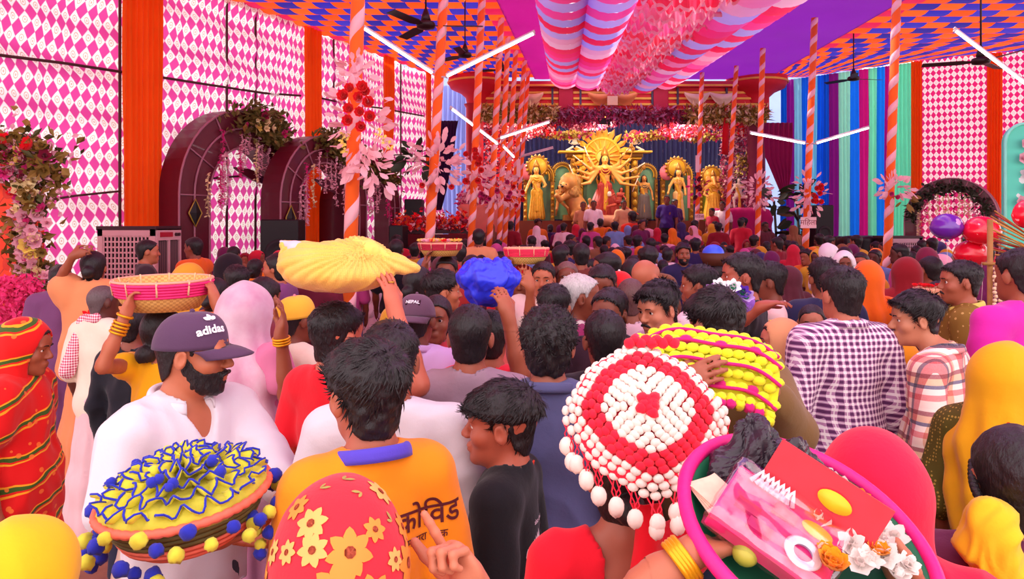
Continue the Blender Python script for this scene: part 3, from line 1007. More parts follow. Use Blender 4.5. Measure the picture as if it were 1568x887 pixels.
        if c['vneck']: S3.cap((0, .075, 1.42), (0, .125, 1.30), .045, .008, .01, 's')
        lo, hi = S3.bounds(); lo[2] = max(lo[2], c['hem'] - .02)
        ax = [np.arange(lo[i], hi[i] + rc, rc).astype(np.float32) for i in range(3)]
        F = S3.field(*ax)
        F = np.maximum(F, (c['hem'] - ax[2])[None, None, :])
        # flat sleeve ends
        V, Q = snet(F, *ax)
        N = vnormals(V, Q)
        fz = folds(V, seed + 1)
        g = sm(V[:, 2], 1.5, 1.25)
        V = V + N * (fz * c['fold'] * (.50 + .6 * (1 - sm(V[:, 2], 1.0, 1.42))))[:, None]
        shirt = link(c.get('name', 'shirt'), mesh_np('shirt', V, Q), c['mat'], root)
        root['_shirt'] = shirt.name
        if c['collar']:
            r0 = .074
            cy = -.020 + tilt * .5
            def fn(u, v):
                th_ = math.radians(-90) + (u - .5) * math.radians(300)
                lift = .020 * np.cos((u - .5) * math.pi * 1.6)
                rr = r0 + .024 * v + .004 * np.sin(v * math.pi)
                x = np.cos(th_) * rr * .98; y = np.sin(th_) * rr + cy
                z = 1.468 + lift * .6 + .018 * np.sin(v * math.pi * .55) - .042 * v * v + .012 * (1 - np.cos((u - .5) * 5)) * -.8
                return x, y, z
            me = grid_mesh('collar', fn, 40, 8)
            o = link('collar', me, c['collar'], root)
            md = o.modifiers.new('thickness', 'SOLIDIFY'); md.thickness = .004; md.offset = 0
    if bottom:
        kind, bm = bottom
        S4 = Sdf()
        if kind == 'trousers':
            S4.ell((0, 0, .92), (.165 * wf, .122, .14), .04)
            for s in (-1, 1):
                S4.cap((s * .085, 0, .86), (s * .092, .012, .47), .092, .07, .03); S4.cap((s * .092, .012, .47), (s * .097, -.02, .07), .068, .060, .02)
        else:
            S4.ell((0, 0, .95), (.168 * wf, .128, .12), .05); S4.cap((0, 0, .9), (0, .01, .30), .150, .215, .06); S4.cap((0, 0, .34), (0, .01, .06), .215, .235, .05)
        V, Q = S4.mesh(.022 if D < 4.5 else .03, hi=(9, 9, 1.06) if False else None)
        V, Q = clip_quads(V, Q, lambda c: c[:, 2] < 1.02)
        V[:, 2] = np.maximum(V[:, 2], .012)
        N = vnormals(V, Q)
        an = np.arctan2(V[:, 1], V[:, 0])
        V = V + N * ((np.sin(an * 14 + seed) * .010 + sines(V, 20, 5, seed) * .006) * (1 - sm(V[:, 2], .6, 1.0)) * (1 if kind != 'trousers' else .4))[:, None]
        link('skirt' if kind != 'trousers' else 'trousers', mesh_np('lower', V, Q), bm, root)
    if veil:
        c = dict(off=.012, open=1.0, back=1.0, down=.95, fold=.013, wide=.20, face_y=0); c.update(veil)
        S5 = Sdf(); o_ = c['off']
        Th = lambda p: ho + M @ (np.array(p, np.float32) * hs)
        S5.ell(Th(HEAD_C), np.array(HEAD_R) * hs + o_ + .016, .03, 'u', M)
        S5.cap(Th((0, -.035, -.01)), (0, -.045, 1.36), .098, .13, .05)
        S5.ell((0, -.02, 1.33), (c['wide'], .125, .11), .06)
        S5.ell((0, -.045, 1.33 - (1.33 - c['down']) / 2), (c['wide'] * .98, .115, (1.33 - c['down']) / 2 + .08), .06)
        S5.ell(Th((0, .135 + c['face_y'], -.030)), np.array((.070, .105, .112)) * c['open'], .012, 's', M)
        S5.cap(Th((0, .10, -.09)), (0, .13, 1.30), .060 * c['open'], .05, .02, 's')
        lo, hi = S5.bounds(); lo[2] = max(lo[2], c['down'] - .02)
        rv = max(rc * .8, .006)
        ax = [np.arange(lo[i], hi[i] + rv, rv).astype(np.float32) for i in range(3)]
        F = np.maximum(S5.field(*ax), (c['down'] - ax[2])[None, None, :])
        V, Q = snet(F, *ax); N = vnormals(V, Q)
        an = np.arctan2(V[:, 1] + .03, V[:, 0])
        dn = 1 - sm(V[:, 2], 1.30, 1.60)
        f = np.sin(an * 9 + seed + V[:, 2] * 9) * .8 * dn + folds(V, seed + 3, 15, (1, 1, .45)) * (.55 + .7 * dn)
        V = V + N * (f * c['fold'])[:, None]
        vo = link('veil', mesh_np('veil', V, Q), c['mat'], root)
        root['_veil'] = vo.name
    root['_ho'] = [float(x) for x in ho]
    P = dict(root=root, ho=ho, M=M, hs=hs, k=k, J=J, T=T, base=base, yaw=yaw, eM=eM)
    if cap: make_cap(P, **cap)
    return P

def make_cap(P, mat, bill_mat, style='front', mark=None, rev=False):
    """a baseball cap: crown with seams, button, curved bill; worn on head P"""
    ho, M, hs, root = P['ho'], P['M'], P['hs'], P['root']
    T = lambda p: Vector(ho + M @ (np.array(p, np.float32) * hs))
    n = 48; rows = 14; V = []
    yaw = math.pi if rev else 0
    def surf(a, t):
        # a angle (0 = front), t 0 rim .. 1 top
        ph = t * math.pi / 2
        r = math.cos(ph) ** .72
        x = .088 * r * math.sin(a); y = .108 * r * math.cos(a) - .010; z = .030 + .098 * math.sin(ph) ** 1.0
        fr = max(0, math.cos(a))
        z += .010 * fr * math.sin(ph * 2) ; y += .004 * fr * (1 - t)
        z -= .016 * (1 - t) * (1 - math.cos(a)) * .5 + (.012 * (1 - t) if rev and math.cos(a) < -.3 else 0)
        seam = abs(math.sin(a * 3)); 
        k_ = 1 - .006 * math.exp(-(seam / .10) ** 2)
        return (x * k_ * (-1 if rev else 1), (y + .010) * k_ * (-1 if rev else 1) - .010, z)
    vs, fs = [], []
    for i in range(rows + 1):
        for j in range(n):
            vs.append(T(surf(2 * math.pi * j / n, i / rows)))
    for i in range(rows):
        for j in range(n):
            fs.append((i * n + j, i * n + (j + 1) % n, (i + 1) * n + (j + 1) % n, (i + 1) * n + j))
    capo = thing('cap', '', '') if False else None
    mb = MB(); mb.add(vs, fs)
    crown = mb.build('cap_crown', mat, root)
    md = crown.modifiers.new('thickness', 'SOLIDIFY'); md.thickness = .003; md.offset = 1
    mb = MB(); mb.ball(T((0, -.01, .130)), .008, 8, 5); mb.build('cap_button', bill_mat, crown)
    # bill
    vs, fs = [], []; nu, nv = 17, 7
    for i in range(nu):
        a = (i / (nu - 1) - .5) * math.radians(140)
        for j in range(nv):
            t = j / (nv - 1)
            L = .078 * math.cos(a * .95) ** .8
            bx, by, bz = surf(a, 0)
            sg = -1 if rev else 1
            x = bx * (1 - .10 * t); y = by + sg * L * t; z = bz + .002 - .018 * t * t - .9 * x * x * (1 + 1.5 * t)
            vs.append(T((x, y, z)))
    for i in range(nu - 1):
        for j in range(nv - 1):
            fs.append((i * nv + j, i * nv + j + 1, (i + 1) * nv + j + 1, (i + 1) * nv + j))
    mb = MB(); mb.add(vs, fs)
    bo = mb.build('cap_bill', bill_mat, root)
    md = bo.modifiers.new('thickness', 'SOLIDIFY'); md.thickness = .005; md.offset = 0
    P['cap'] = crown; P['cap_surf'] = lambda a, t: T(surf(a, t))

# ------------------------------------------------------------------ lettering pressed onto a surface
FONTDIR = None
def text_mesh(s, size=1.0, bold=0.0, shear=0.0):
    cu = bpy.data.curves.new('lettering', 'FONT')
    cu.body = s; cu.size = size; cu.align_x = 'CENTER'; cu.align_y = 'CENTER'; cu.offset = bold; cu.shear = shear; cu.resolution_u = 3
    o = bpy.data.objects.new('lettering', cu); COL.objects.link(o)
    dg = bpy.context.evaluated_depsgraph_get()
    me = bpy.data.meshes.new_from_object(o.evaluated_get(dg))
    bpy.data.objects.remove(o); bpy.data.curves.remove(cu)
    return me
def press(me, name, mat, target, origin, right, up, parent, off=.0025, subdiv=0):
    """lay a flat mesh (x right, y up) on target (object whose mesh shares parent's frame), projecting along right x up"""
    import bmesh
    right = Vector(right).normalized(); up = Vector(up).normalized(); n = right.cross(up).normalized()
    bm = bmesh.new(); bm.from_mesh(me)
    bmesh.ops.triangulate(bm, faces=bm.faces)
    for _ in range(subdiv):
        bmesh.ops.subdivide_edges(bm, edges=[e for e in bm.edges if e.calc_length() > .008], cuts=1)
        bmesh.ops.triangulate(bm, faces=[f for f in bm.faces if len(f.verts) > 3])
    tm = target.data
    bvh = BVHTree.FromPolygons([v.co.copy() for v in tm.vertices], [tuple(p.vertices) for p in tm.polygons])
    origin = Vector(origin)
    for v in bm.verts:
        p = origin + right * v.co.x + up * v.co.y
        hit = bvh.ray_cast(p + n * .3, -n, .7)
        v.co = (hit[0] + n * off) if hit[0] is not None else p
    out = bpy.data.meshes.new(name)
    bm.to_mesh(out); bm.free()
    out.materials.clear()
    return link(name, out, mat, parent)
# ================================================================== decoration in the hall
# ---- flowers and leaves (shared meshes)
def petal_flower(name, n, L, w, rings=2, tilt=.5, bend=.3):
    mb = MB()
    for r in range(rings):
        for i in range(n - r):
            a = 2 * math.pi * (i + .5 * r) / (n - r)
            el = tilt + r * (1.25 - tilt) / max(1, rings - 1) * .8
            d = Vector((math.cos(a) * math.cos(el), math.sin(a) * math.cos(el), math.sin(el)))
            mb.leaf((0, 0, .002 * r), d, (0, 0, 1), L * (1 - .18 * r), w * (1 - .12 * r), bend)
    return mb.mesh(name)
ROSE = petal_flower('rose', 8, .5, .42, 4, .25, .55)
BLOOM = petal_flower('bloom', 6, .5, .34, 2, .35, .25)
LEAFM = MB().leaf((0, 0, 0), (0, 0, 1), (0, -1, 0), 1, .48, .15).mesh('leaf')
M_LEAFPINK = cloth('#ffc4cc', .3, .10, 8, bump=.05); M_RED = cloth('#ee1020', .1, .12, 9, bump=.05); M_YEL = cloth('#f4dc6a', .2, .1, 8, bump=.05)
M_GREEN = plain('#4a4a1e', .6, var=.35, vscale=12); M_DKGREEN = plain('#2e3320', .6, var=.35, vscale=12); M_OLIVE = plain('#8a6a2c', .65, var=.35, vscale=10)
M_MAG = cloth('#d8287c', .1, .15, 9, bump=.05); M_PALE = cloth('#f2b6c6', .25, .12, 9, bump=.05); M_WINE = cloth('#8a1438', .1, .15, 9, bump=.05); M_CREAM = cloth('#f2dca6', .1, .1, 9)
def rdir():
    v = Vector((random.gauss(0, 1), random.gauss(0, 1), random.gauss(0, 1))); return v.normalized()
def face_rot(d, spin=None):
    return (Vector(d).to_track_quat('Z', 'Y') @ Matrix.Rotation(random.uniform(0, 6.28) if spin is None else spin, 3, 'Z').to_quaternion()).to_euler()

def bouquet(name, label, cen, size, leaves, roses=(), sprays=(), parent=None, leafmat=None, rose_mat=None, rs=.12, group=None, ls=.16):
    """leafy bouquet tied to a pole: size (rx, ry, rz); each leaf and rose its own part"""
    cen = Vector(cen)
    root = thing(name, label, 'flowers', cen, group=group)
    for i in range(leaves):
        d = rdir()
        if d.y > .5: d.y = -d.y
        p = Vector((d.x * size[0], d.y * size[1], d.z * size[2])) * random.uniform(.45, 1)
        out = Vector((d.x, d.y * .6, d.z * .8 + random.uniform(-.5, .3)))
        link('leaf', LEAFM, leafmat or M_LEAFPINK, root, p, face_rot(out), ls * random.uniform(.7, 1.25))
    for x, z, y in roses:
        link('rose', ROSE, rose_mat or M_RED, root, (x, y, z), face_rot((x * .8, -1, z * .5)), rs * random.uniform(.9, 1.1))
    for (x, z, dx, dz, m_) in sprays:
        mb = MB()
        for j in range(26):
            t_ = j / 25
            q = Vector((x + dx * t_, -.10 - .04 * math.sin(3 * t_), z + dz * t_ - .03 * t_ * t_)) + rdir() * .022 * (1.2 - t_)
            mb.leaf(q, rdir(), rdir(), .035, .024)
        tag(mb.build('flower_spray', m_, root), kind=None)
    return root

def stuff_leaves(name, pts, L, w, mat, parent=None, loc=(0, 0, 0), out=None, hang=0):
    """thousands of petals or leaves nobody could count, as one mesh"""
    n = len(pts)
    P = np.asarray(pts, np.float32)
    r = np.random.default_rng(n + int(L * 1000))
    d = r.normal(size=(n, 3)).astype(np.float32)
    d[:, 2] -= hang
    if out is not None: d += np.asarray(out, np.float32)
    d /= np.linalg.norm(d, axis=1, keepdims=True)
    s = np.cross(d, r.normal(size=(n, 3))); s /= np.linalg.norm(s, axis=1, keepdims=True) + 1e-6
    nn = np.cross(s, d)
    l = (L * r.uniform(.6, 1.3, n))[:, None]; ww = (w * r.uniform(.6, 1.3, n))[:, None]
    V = np.stack([P, P + d * l * .5 + s * ww * .5 + nn * ww * .1, P + d * l - nn * ww * .2, P + d * l * .5 - s * ww * .5 + nn * ww * .1], 1).reshape(-1, 3)
    Q = np.arange(n * 4, dtype=np.int32).reshape(-1, 4)
    o = link(name, mesh_np(name, V, Q, False), mat, parent, loc)
    tag(o, kind='stuff')
    return o

# ---- arched gateways on the left wall
M_ARCH = plain('#5a0a20', .45, var=.2, coat=.2); M_ARCHBAR = plain('#a06878', .5, var=.1); M_BLACK = plain('#120c12', .5, var=.2); M_GOLD = plain('#d8a030', .35, .6, var=.2, vscale=30, bump=.3, bscale=90)
def flower_string(L, n, mats):
    out = []
    for s in range(3):
        mb = MB()
        for i in range(n):
            z = -L * i / n
            mb.leaf((random.gauss(0, .012), random.gauss(0, .012), z), rdir() + Vector((0, 0, -.6)), rdir(), .055, .035)
        mb.tube([(0, 0, 0), (0, 0, -L)], .004, 4)
        out.append(mb.mesh('flower_string'))
    return out
STRINGS = flower_string(.75, 44, None)
def arch(u_px0, u_px1, spring, ringw, depth, label, nstr, n0, apex):
    cc = -11.03 + n0 * (WN.x - .449 * WN.y)
    D0, D1 = [-cc / (.449 - (q - CX) / FPX) for q in (u_px0, u_px1)]
    a = Vector((cc + .449 * D0, D0, 0)); b = Vector((cc + .449 * D1, D1, 0)); c = (a + b) / 2; R = (b - a).length / 2
    vf = (CH + (HY - apex) * c.y / FPX - spring) / R
    root = thing('arched_gateway', label, 'arch', c, (0, 0, math.atan2(WD.y, WD.x)), group='arched gateways along the diamond wall')
    # local: x along the wall (away from camera), -y into the hall, z up
    path = [(-R, 0), (-R, spring * .5)] + [(-R * math.cos(t_), spring + vf * R * math.sin(t_)) for t_ in np.linspace(0, math.pi, 25)] + [(R, spring * .5), (R, 0)]
    def inner(p, w):
        x, z = p
        if z <= spring: return (x - math.copysign(w, x), z)
        f = (R - w) / R
        return (x * f, spring + (z - spring) * f)
    vs, fs = [], []
    for p in path:
        q = inner(p, ringw)
        vs += [(p[0], 0, p[1]), (p[0], -depth, p[1]), (q[0], -depth, q[1]), (q[0], 0, q[1])]
    for i in range(len(path) - 1):
        for k in range(4):
            fs.append((i * 4 + k, i * 4 + (k + 1) % 4, i * 4 + 4 + (k + 1) % 4, i * 4 + 4 + k))
    mb = MB(); mb.add(vs, [f[::-1] for f in fs])
    mb.build('arch_panel', M_ARCH, root, smooth=False)
    for w in (.01, ringw * .5, ringw):
        mb = MB(); mb.tube([(inner(p, w)[0], -depth - .012, inner(p, w)[1]) for p in path], .018, 6); mb.build('arch_rib', M_ARCHBAR, root)
    for p in path[0:2] + [path[i] for i in range(2, len(path), 4)]:
        q = inner(p, ringw)
        mb = MB(); mb.tube([(p[0], -depth - .012, p[1]), (q[0], -depth - .012, q[1])], .014, 6); mb.build('cross_bar', M_ARCHBAR, root)
    # black lozenge on the near leg
    mb = MB(); x, z = -R + ringw * .5, spring * .88
    for s_, y in ((1, -depth - .03), ):
        mb.add([(x - .13, y, z), (x, y, z - .22), (x + .13, y, z), (x, y, z + .22), (x, y - .03, z)], [(0, 1, 4), (1, 2, 4), (2, 3, 4), (3, 0, 4)])
    lo = mb.build('lozenge', M_BLACK, root, smooth=False)
    mb = MB(); mb.tube([(x - .13, -depth - .03, z), (x, -depth - .03, z - .22), (x + .13, -depth - .03, z), (x, -depth - .03, z + .22)], .014, 5, closed=True); mb.build('lozenge_rim', plain('#a88a2c', .4), lo)
    # garland over the crown
    pts = []; pts2 = []; pts3 = []
    for i in range(900):
        t_ = random.gauss(math.pi * .60, .28); rr = R - ringw * random.uniform(-.1, .6)
        pts.append((-rr * math.cos(t_) + random.gauss(0, .06), -depth - abs(random.gauss(0, .12)), spring + vf * rr * math.sin(t_) + random.gauss(0, .08)))
    stuff_leaves('garland_leaves', pts, .14, .07, plain('#6a5c28', .6, var=.4, vscale=12), root, out=(0, -.6, 0))
    for i in range(22):
        t_ = random.gauss(math.pi * .58, .26); rr = R - ringw * random.uniform(0, .5)
        link('garland_bloom', BLOOM, random.choice([M_OLIVE, M_WINE, M_YEL, M_CREAM, M_MAG]), root, (-rr * math.cos(t_), -depth - random.uniform(.08, .26), spring + vf * rr * math.sin(t_)), face_rot((random.gauss(0, .4), -1, random.gauss(0, .4))), random.uniform(.13, .22))
    for i in range(nstr):
        t_ = math.pi * (.12 + .74 * (i + random.uniform(-.3, .3)) / nstr); rr = R - ringw * random.uniform(.35, 1.0)
        o = link('flower_string', STRINGS[i % 3], random.choice([M_PALE, M_PALE, M_MAG, M_CREAM]), root, (-rr * math.cos(t_), -depth - .05 - random.uniform(0, .1), spring + vf * rr * math.sin(t_) - .02), (0, 0, random.uniform(0, 6)), (1.1, 1.1, random.uniform(.6, 1.35)))
    # little carved valance hanging inside the far haunch
    vs, fs = [], []
    for i in range(13):
        x = (R - ringw) * (-.15 + 1.05 * i / 12); zt = spring + math.sqrt(max(.02, (R - ringw) ** 2 - x * x)) * .62; h_ = .16 * math.sin(math.pi * i / 12) + .02
        vs += [(x, -depth * .5, zt), (x, -depth * .5, zt - h_), (x, -depth * .5 - .05, zt - h_), (x, -depth * .5 - .05, zt)]
    for i in range(12):
        for k in range(4): fs.append((i * 4 + k, i * 4 + (k + 1) % 4, i * 4 + 4 + (k + 1) % 4, i * 4 + 4 + k))
    mb = MB(); mb.add(vs, fs); mb.build('valance', M_ARCH, root, smooth=False)
    return root
arch(243, 440, 2.38, .62, .42, 'largest dark red arched gateway, behind the air cooler, hung with flower strings', 20, .2, 172)
arch(399, 535, 2.30, .50, .42, 'middle dark red arched gateway with garland, left of the near striped pole', 14, .85, 210)
arch(489, 590, 2.30, .45, .40, 'farthest dark red arched gateway, half hidden behind the near striped pole', 10, .2, 246)

# right-hand arch in front of the rose wall
def arch_right():
    a = W(1392, 345, 15.6); b = W(1533, 345, 14.6); a.z = b.z = 0
    c = (a + b) / 2; R = (b - a).length / 2
    d = (b - a).normalized()
    root = thing('arched_gateway', 'dark red arched gateway hung with flowers behind the balloons', 'arch', c, (0, 0, math.atan2(d.y, d.x)), group='arched gateways along the rose wall')
    spring = 1.98; rw = .22; depth = .5
    path = [(R, 0), (R, spring * .5)] + [(R * math.cos(t_), spring + R * 1.05 * math.sin(t_)) for t_ in np.linspace(0, math.pi, 25)] + [(-R, spring * .5), (-R, 0)]
    vs, fs = [], []
    for x, z in path:
        f = (R - rw) / R
        q = (x - math.copysign(rw, x), z) if z <= spring else (x * f, spring + (z - spring) * f)
        vs += [(x, 0, z), (x, -depth, z), (q[0], -depth, q[1]), (q[0], 0, q[1])]
    for i in range(len(path) - 1):
        for k in range(4): fs.append((i * 4 + k, i * 4 + (k + 1) % 4, i * 4 + 4 + (k + 1) % 4, i * 4 + 4 + k))
    mb = MB(); mb.add(vs, fs); mb.build('arch_panel', M_ARCH, root, smooth=False)
    for y in (-depth - .01, 0):
        mb = MB(); mb.tube([(x, y, z) for x, z in path], .016, 6); mb.build('arch_rib', M_ARCHBAR, root)
    for x, z in path[2:-2:3]:
        f = (R - rw) / R
        mb = MB(); mb.tube([(x, -depth - .01, z), (x * f, -depth - .01, spring + (z - spring) * f)], .012, 5); mb.build('cross_bar', M_ARCHBAR, root)
    pts = []
    for i in range(420):
        t_ = random.uniform(.35, math.pi - .1); rr = R - rw * random.uniform(.2, 1)
        pts.append((rr * math.cos(t_), -depth - abs(random.gauss(0, .08)), spring + rr * math.sin(t_) + random.gauss(-.02, .05)))
    stuff_leaves('garland_leaves', pts, .12, .06, M_DKGREEN, root, out=(0, -.5, 0))
    for i in range(16):
        t_ = .4 + 2.4 * i / 16; rr = R - rw * .9
        link('flower_string', STRINGS[i % 3], random.choice([M_PALE, M_CREAM, M_MAG]), root, (rr * math.cos(t_), -depth - .05, spring + rr * math.sin(t_)), (0, 0, i), (1, 1, random.uniform(.6, 1.2)))
arch_right()

# ---- striped poles
M_POLE = cloth('#f8641e', 0, .08, 6, bump=.1); M_RIB = cloth('#f4b4bc', 0, .08, 6, bump=.1)
def pole(px0, y0, px1, y1, D, r, label, pitch=.34):
    p0, p1 = W(px0, y0, D), W(px1, y1, D)
    d = (p0 - p1); d /= d.z
    base = p1 - d * p1.z; H = CEIL - .12 if D > 6.4 else CEIL + .02
    root = thing('striped_pole', label, 'pole', base, group='orange poles with a spiral pink ribbon')
    mb = MB(); mb.tube([(0, 0, 0), d * (H * .5), d * H], r, 14); mb.build('pole_shaft', M_POLE, root)
    n = int(H / pitch * 14); vs, fs = [], []
    for i in range(n + 1):
        z = min(H, i * pitch / 14); a = i * 2 * math.pi / 14
        for zz, rr in ((z, 1.03), (z + pitch * .38, 1.03)):
            aa = a
            c = d * min(zz, H)
            vs.append(c + Vector((math.cos(aa), math.sin(aa), 0)) * (r * 1.05))
    for i in range(n): fs.append((2 * i, 2 * i + 2, 2 * i + 3, 2 * i + 1))
    mb = MB(); mb.add(vs, fs); o = mb.build('spiral_ribbon', M_RIB, root)
    md = o.modifiers.new('thickness', 'SOLIDIFY'); md.thickness = .006; md.offset = -1
    return root
pole(548, 0, 537, 375, 6.2, .058, 'nearest and thickest striped orange pole with red roses, left of the stage', .40)
pole(679, 0, 658, 370, 9.3, .06, 'striped orange pole with a pink bouquet, second from the left, by the light tubes', .36)
pole(738, 0, 721, 385, 11.9, .06, 'striped orange pole at the left end of the stage carrying red and pink flowers', .34)
pole(766, 60, 748, 395, 14.0, .058, 'striped orange pole just right of the crossing light tubes', .34)
pole(776, 100, 764, 380, 15.4, .055, 'slim striped pole between the clustered poles left of the blue backdrop', .34)
pole(788, 110, 772, 385, 16.6, .055, 'striped pole in front of the left goddess statue, third of the cluster', .34)
pole(802, 110, 780, 385, 17.6, .055, 'striped pole beside the left goddess statue, fourth of the cluster', .34)
pole(809, 110, 790, 375, 18.8, .05, 'thinnest striped pole, nearest the left goddess statue', .34)
pole(1075, 115, 1067, 345, 19.0, .055, 'slim striped pole with a small sign between the right statues', .34)
pole(1127, 112, 1113, 350, 18.2, .055, 'slim striped pole left of the white reclining statue', .34)
pole(1168, 75, 1160, 360, 16.4, .06, 'striped pole with pale pink flowers at the right end of the stage', .34)
pole(1247, 36, 1232, 410, 14.0, .062, 'striped pole carrying the women sign and the V of light tubes', .34)
pole(1373, 0, 1356, 480, 10.4, .06, 'striped pole in front of the rainbow curtains with pink flowers', .36)

B = 'bouquets tied to the striped poles'
bouquet('pole_bouquet', 'big bouquet of red roses and pale pink leaves on the nearest pole', W(553, 190, 6.05), (.24, .16, .45), 90,
        [((px - 553) * 6.0 / FPX, (190 - py) * 6.0 / FPX, -.17) for px, py in ((543, 142), (534, 153), (562, 140), (566, 147), (556, 155), (571, 163), (542, 172), (558, 177), (541, 190), (573, 184), (560, 199))],
        [((533 - 553) * .0053, (190 - 205) * .0053, -.01, -.13, M_YEL), ((575 - 553) * .0053, (190 - 200) * .0053, .16, -.14, M_YEL)], rs=.115, group=B, ls=.105)
bouquet('pole_bouquet', 'pale pink leaf spray trailing from the lower right of the nearest pole', W(574, 262, 6.1), (.14, .1, .17), 30, group=B, ls=.11)
bouquet('pole_bouquet', 'pale pink leaf bunch near the top of the nearest pole', W(546, 110, 6.1), (.12, .1, .14), 28, group=B, ls=.10)
bouquet('pole_bouquet', 'pale pink leaf bouquet with a few red sprigs on the second pole from the left', W(668, 250, 9.15), (.36, .16, .36), 110, [(-.15, -.28, -.15), (.2, -.3, -.15)], rs=.1, group=B, ls=.125)
bouquet('pole_bouquet', 'dark green leaf bunch behind the second pole from the left', W(634, 245, 9.4), (.14, .12, .22), 22, leafmat=M_DKGREEN, group=B, ls=.2)
bouquet('pole_bouquet', 'red blossom and pink leaf bouquet on the pole at the stage left end', W(726, 268, 11.85), (.34, .18, .42), 60, [(random.uniform(-.12, .12), random.uniform(-.3, .4), -.2) for _ in range(9)], rs=.13, group=B, ls=.13)
bouquet('pole_bouquet', 'pink and red flower cluster on the pole right of the crossing light tubes', W(757, 285, 13.8), (.34, .18, .42), 52, [(random.uniform(-.3, .3), random.uniform(-.4, .2), -.2) for _ in range(10)], rs=.12, rose_mat=M_MAG, group=B, ls=.16)
bouquet('pole_bouquet', 'pale pink cluster with red blossoms in front of the left goddess statue', W(779, 292, 16.5), (.32, .18, .40), 44, [(random.uniform(-.3, .3), random.uniform(-.4, .3), -.2) for _ in range(10)], rs=.13, group=B, ls=.13)
bouquet('pole_bouquet', 'small dark red bunch on the slim pole with a sign', W(1069, 290, 18.95), (.22, .15, .34), 26, [(random.uniform(-.15, .15), random.uniform(-.3, .3), -.15) for _ in range(8)], rs=.13, rose_mat=M_WINE, leafmat=M_MAG, group=B, ls=.14)
bouquet('pole_bouquet', 'pale pink leaf bouquet at the right end of the stage', W(1162, 292, 16.2), (.30, .16, .42), 70, group=B, ls=.14)
bouquet('pole_bouquet', 'pink leaf bouquet with a red heart above the women sign', W(1240, 297, 13.8), (.32, .16, .36), 70, [(random.uniform(-.04, .12), random.uniform(-.2, .2), -.2) for _ in range(9)], rs=.13, group=B, ls=.13)
bouquet('pole_bouquet', 'pale pink bouquet on the pole before the rainbow curtains', W(1367, 287, 10.2), (.24, .14, .17), 40, [(-.1, -.1, -.14), (-.02, -.14, -.14)], rs=.09, rose_mat=M_MAG, group=B, ls=.13)
bouquet('pole_bouquet', 'small olive leaf sprig right of the pole before the rainbow curtains', W(1386, 305, 10.3), (.1, .08, .1), 9, leafmat=M_OLIVE, group=B, ls=.12)

# ---- light tubes
M_GLOW = emit('#fff4f6', 9.0); M_CASE = plain('#d8d0d4', .4)
def light_tube(x0, y0, x1, y1, D0, D1, label, glow=True, att=None):
    a, b = W(x0, y0, D0), W(x1, y1, D1)
    root = thing('light_tube', label, 'tube light', a, group='light tubes fixed to the poles')
    d = b - a; up = Vector((0, 0, .028))
    mb = MB(); mb.tube([d * .01, d * .99], .014, 8); mb.build('tube', M_GLOW if glow else plain('#e8c8d0', .3), root)
    mb = MB(); mb.tube([up, d + up], .020, 4); mb.build('batten', M_CASE, root, smooth=False)
    if att: mb = MB(a); mb.tube([(W(*att) - a) * .0 + W(*att), b if (W(*att) - b).length < (W(*att) - a).length else a], .012, 5); mb.build('bracket', M_CASE, root)
    for t_ in (0, 1):
        mb = MB(); mb.tube([d * (t_ * .985), d * (t_ * .985 + .015)], .022, 8); mb.build('end_cap', M_CASE, root)
light_tube(556, 43, 663, 113, 9.0, 9.2, 'lit white tube sloping down to the second pole from the left')
light_tube(683, 118, 819, 51, 9.2, 9.0, 'lit white tube rising right from the second pole from the left', att=(672, 118, 9.3))
light_tube(690, 166, 762, 221, 11.6, 13.0, 'lit white tube sloping down past the left end of the stage')
light_tube(766, 212, 842, 187, 13.8, 13.6, 'lit white tube rising right above the left goddess statue', att=(758, 214, 14.0))
light_tube(770, 224, 787, 241, 13.9, 14.3, 'short lit tube between the clustered poles left of the backdrop')
light_tube(800, 240, 847, 227, 17.4, 17.2, 'unlit pink tube in front of the blue backdrop', False, att=(792, 242, 17.6))
light_tube(1148, 204, 1233, 220, 13.9, 13.85, 'lit white tube sloping right down to the women sign pole', att=(1240, 220, 14.0))
light_tube(1249, 220, 1331, 196, 13.85, 13.9, 'lit white tube rising right from the women sign pole', att=(1240, 220, 14.0))
light_tube(1461, 46, 1585, 140, 9.0, 9.0, 'lit white tube at the upper right corner')

# ---- ceiling fans
M_FAN = plain('#2c1418', .45, .2, var=.2)
def fan(px, py, D, r, a0, label):
    c = W(px, py, D)
    root = thing('ceiling_fan', label, 'fan', c, group='dark ceiling fans')
    mb = MB(); mb.lathe([(0, .05), (.05, .05), (.11, .03), (.125, 0), (.11, -.04), (.04, -.055), (0, -.055)], n=20); mb.build('motor', M_FAN, root)
    mb = MB(); mb.lathe([(.01, .04), (.065, .06), (.05, .12), (.02, .20), (.012, .20)], n=14); mb.build('canopy', M_FAN, root)
    mb = MB(); mb.tube([(0, 0, .1), (0, 0, CEIL - c.z)], .013, 6); mb.build('downrod', M_FAN, root)
    for k in range(3):
        a = math.radians(a0 + k * 120)
        d = Vector((math.cos(a), math.sin(a), 0)); s = Vector((-d.y, d.x, .18))
        vs = [d * .11 - s * .03, d * .11 + s * .03, d * .24 - s * .07, d * .24 + s * .07, d * r - s * .062, d * r + s * .062]
        vs = [v + Vector((0, 0, -.01)) for v in vs] + [v + Vector((0, 0, -.018)) for v in vs]
        mb = MB(); mb.add(vs, [(0, 2, 3, 1), (2, 4, 5, 3), (6, 7, 9, 8), (8, 9, 11, 10), (0, 1, 7, 6), (4, 10, 11, 5), (0, 6, 8, 2), (2, 8, 10, 4), (1, 3, 9, 7), (3, 5, 11, 9)])
        mb.build('blade', M_FAN, root, smooth=False)
fan(652, 38, 9.3, .72, 2, 'nearest dark ceiling fan above the left light tubes')
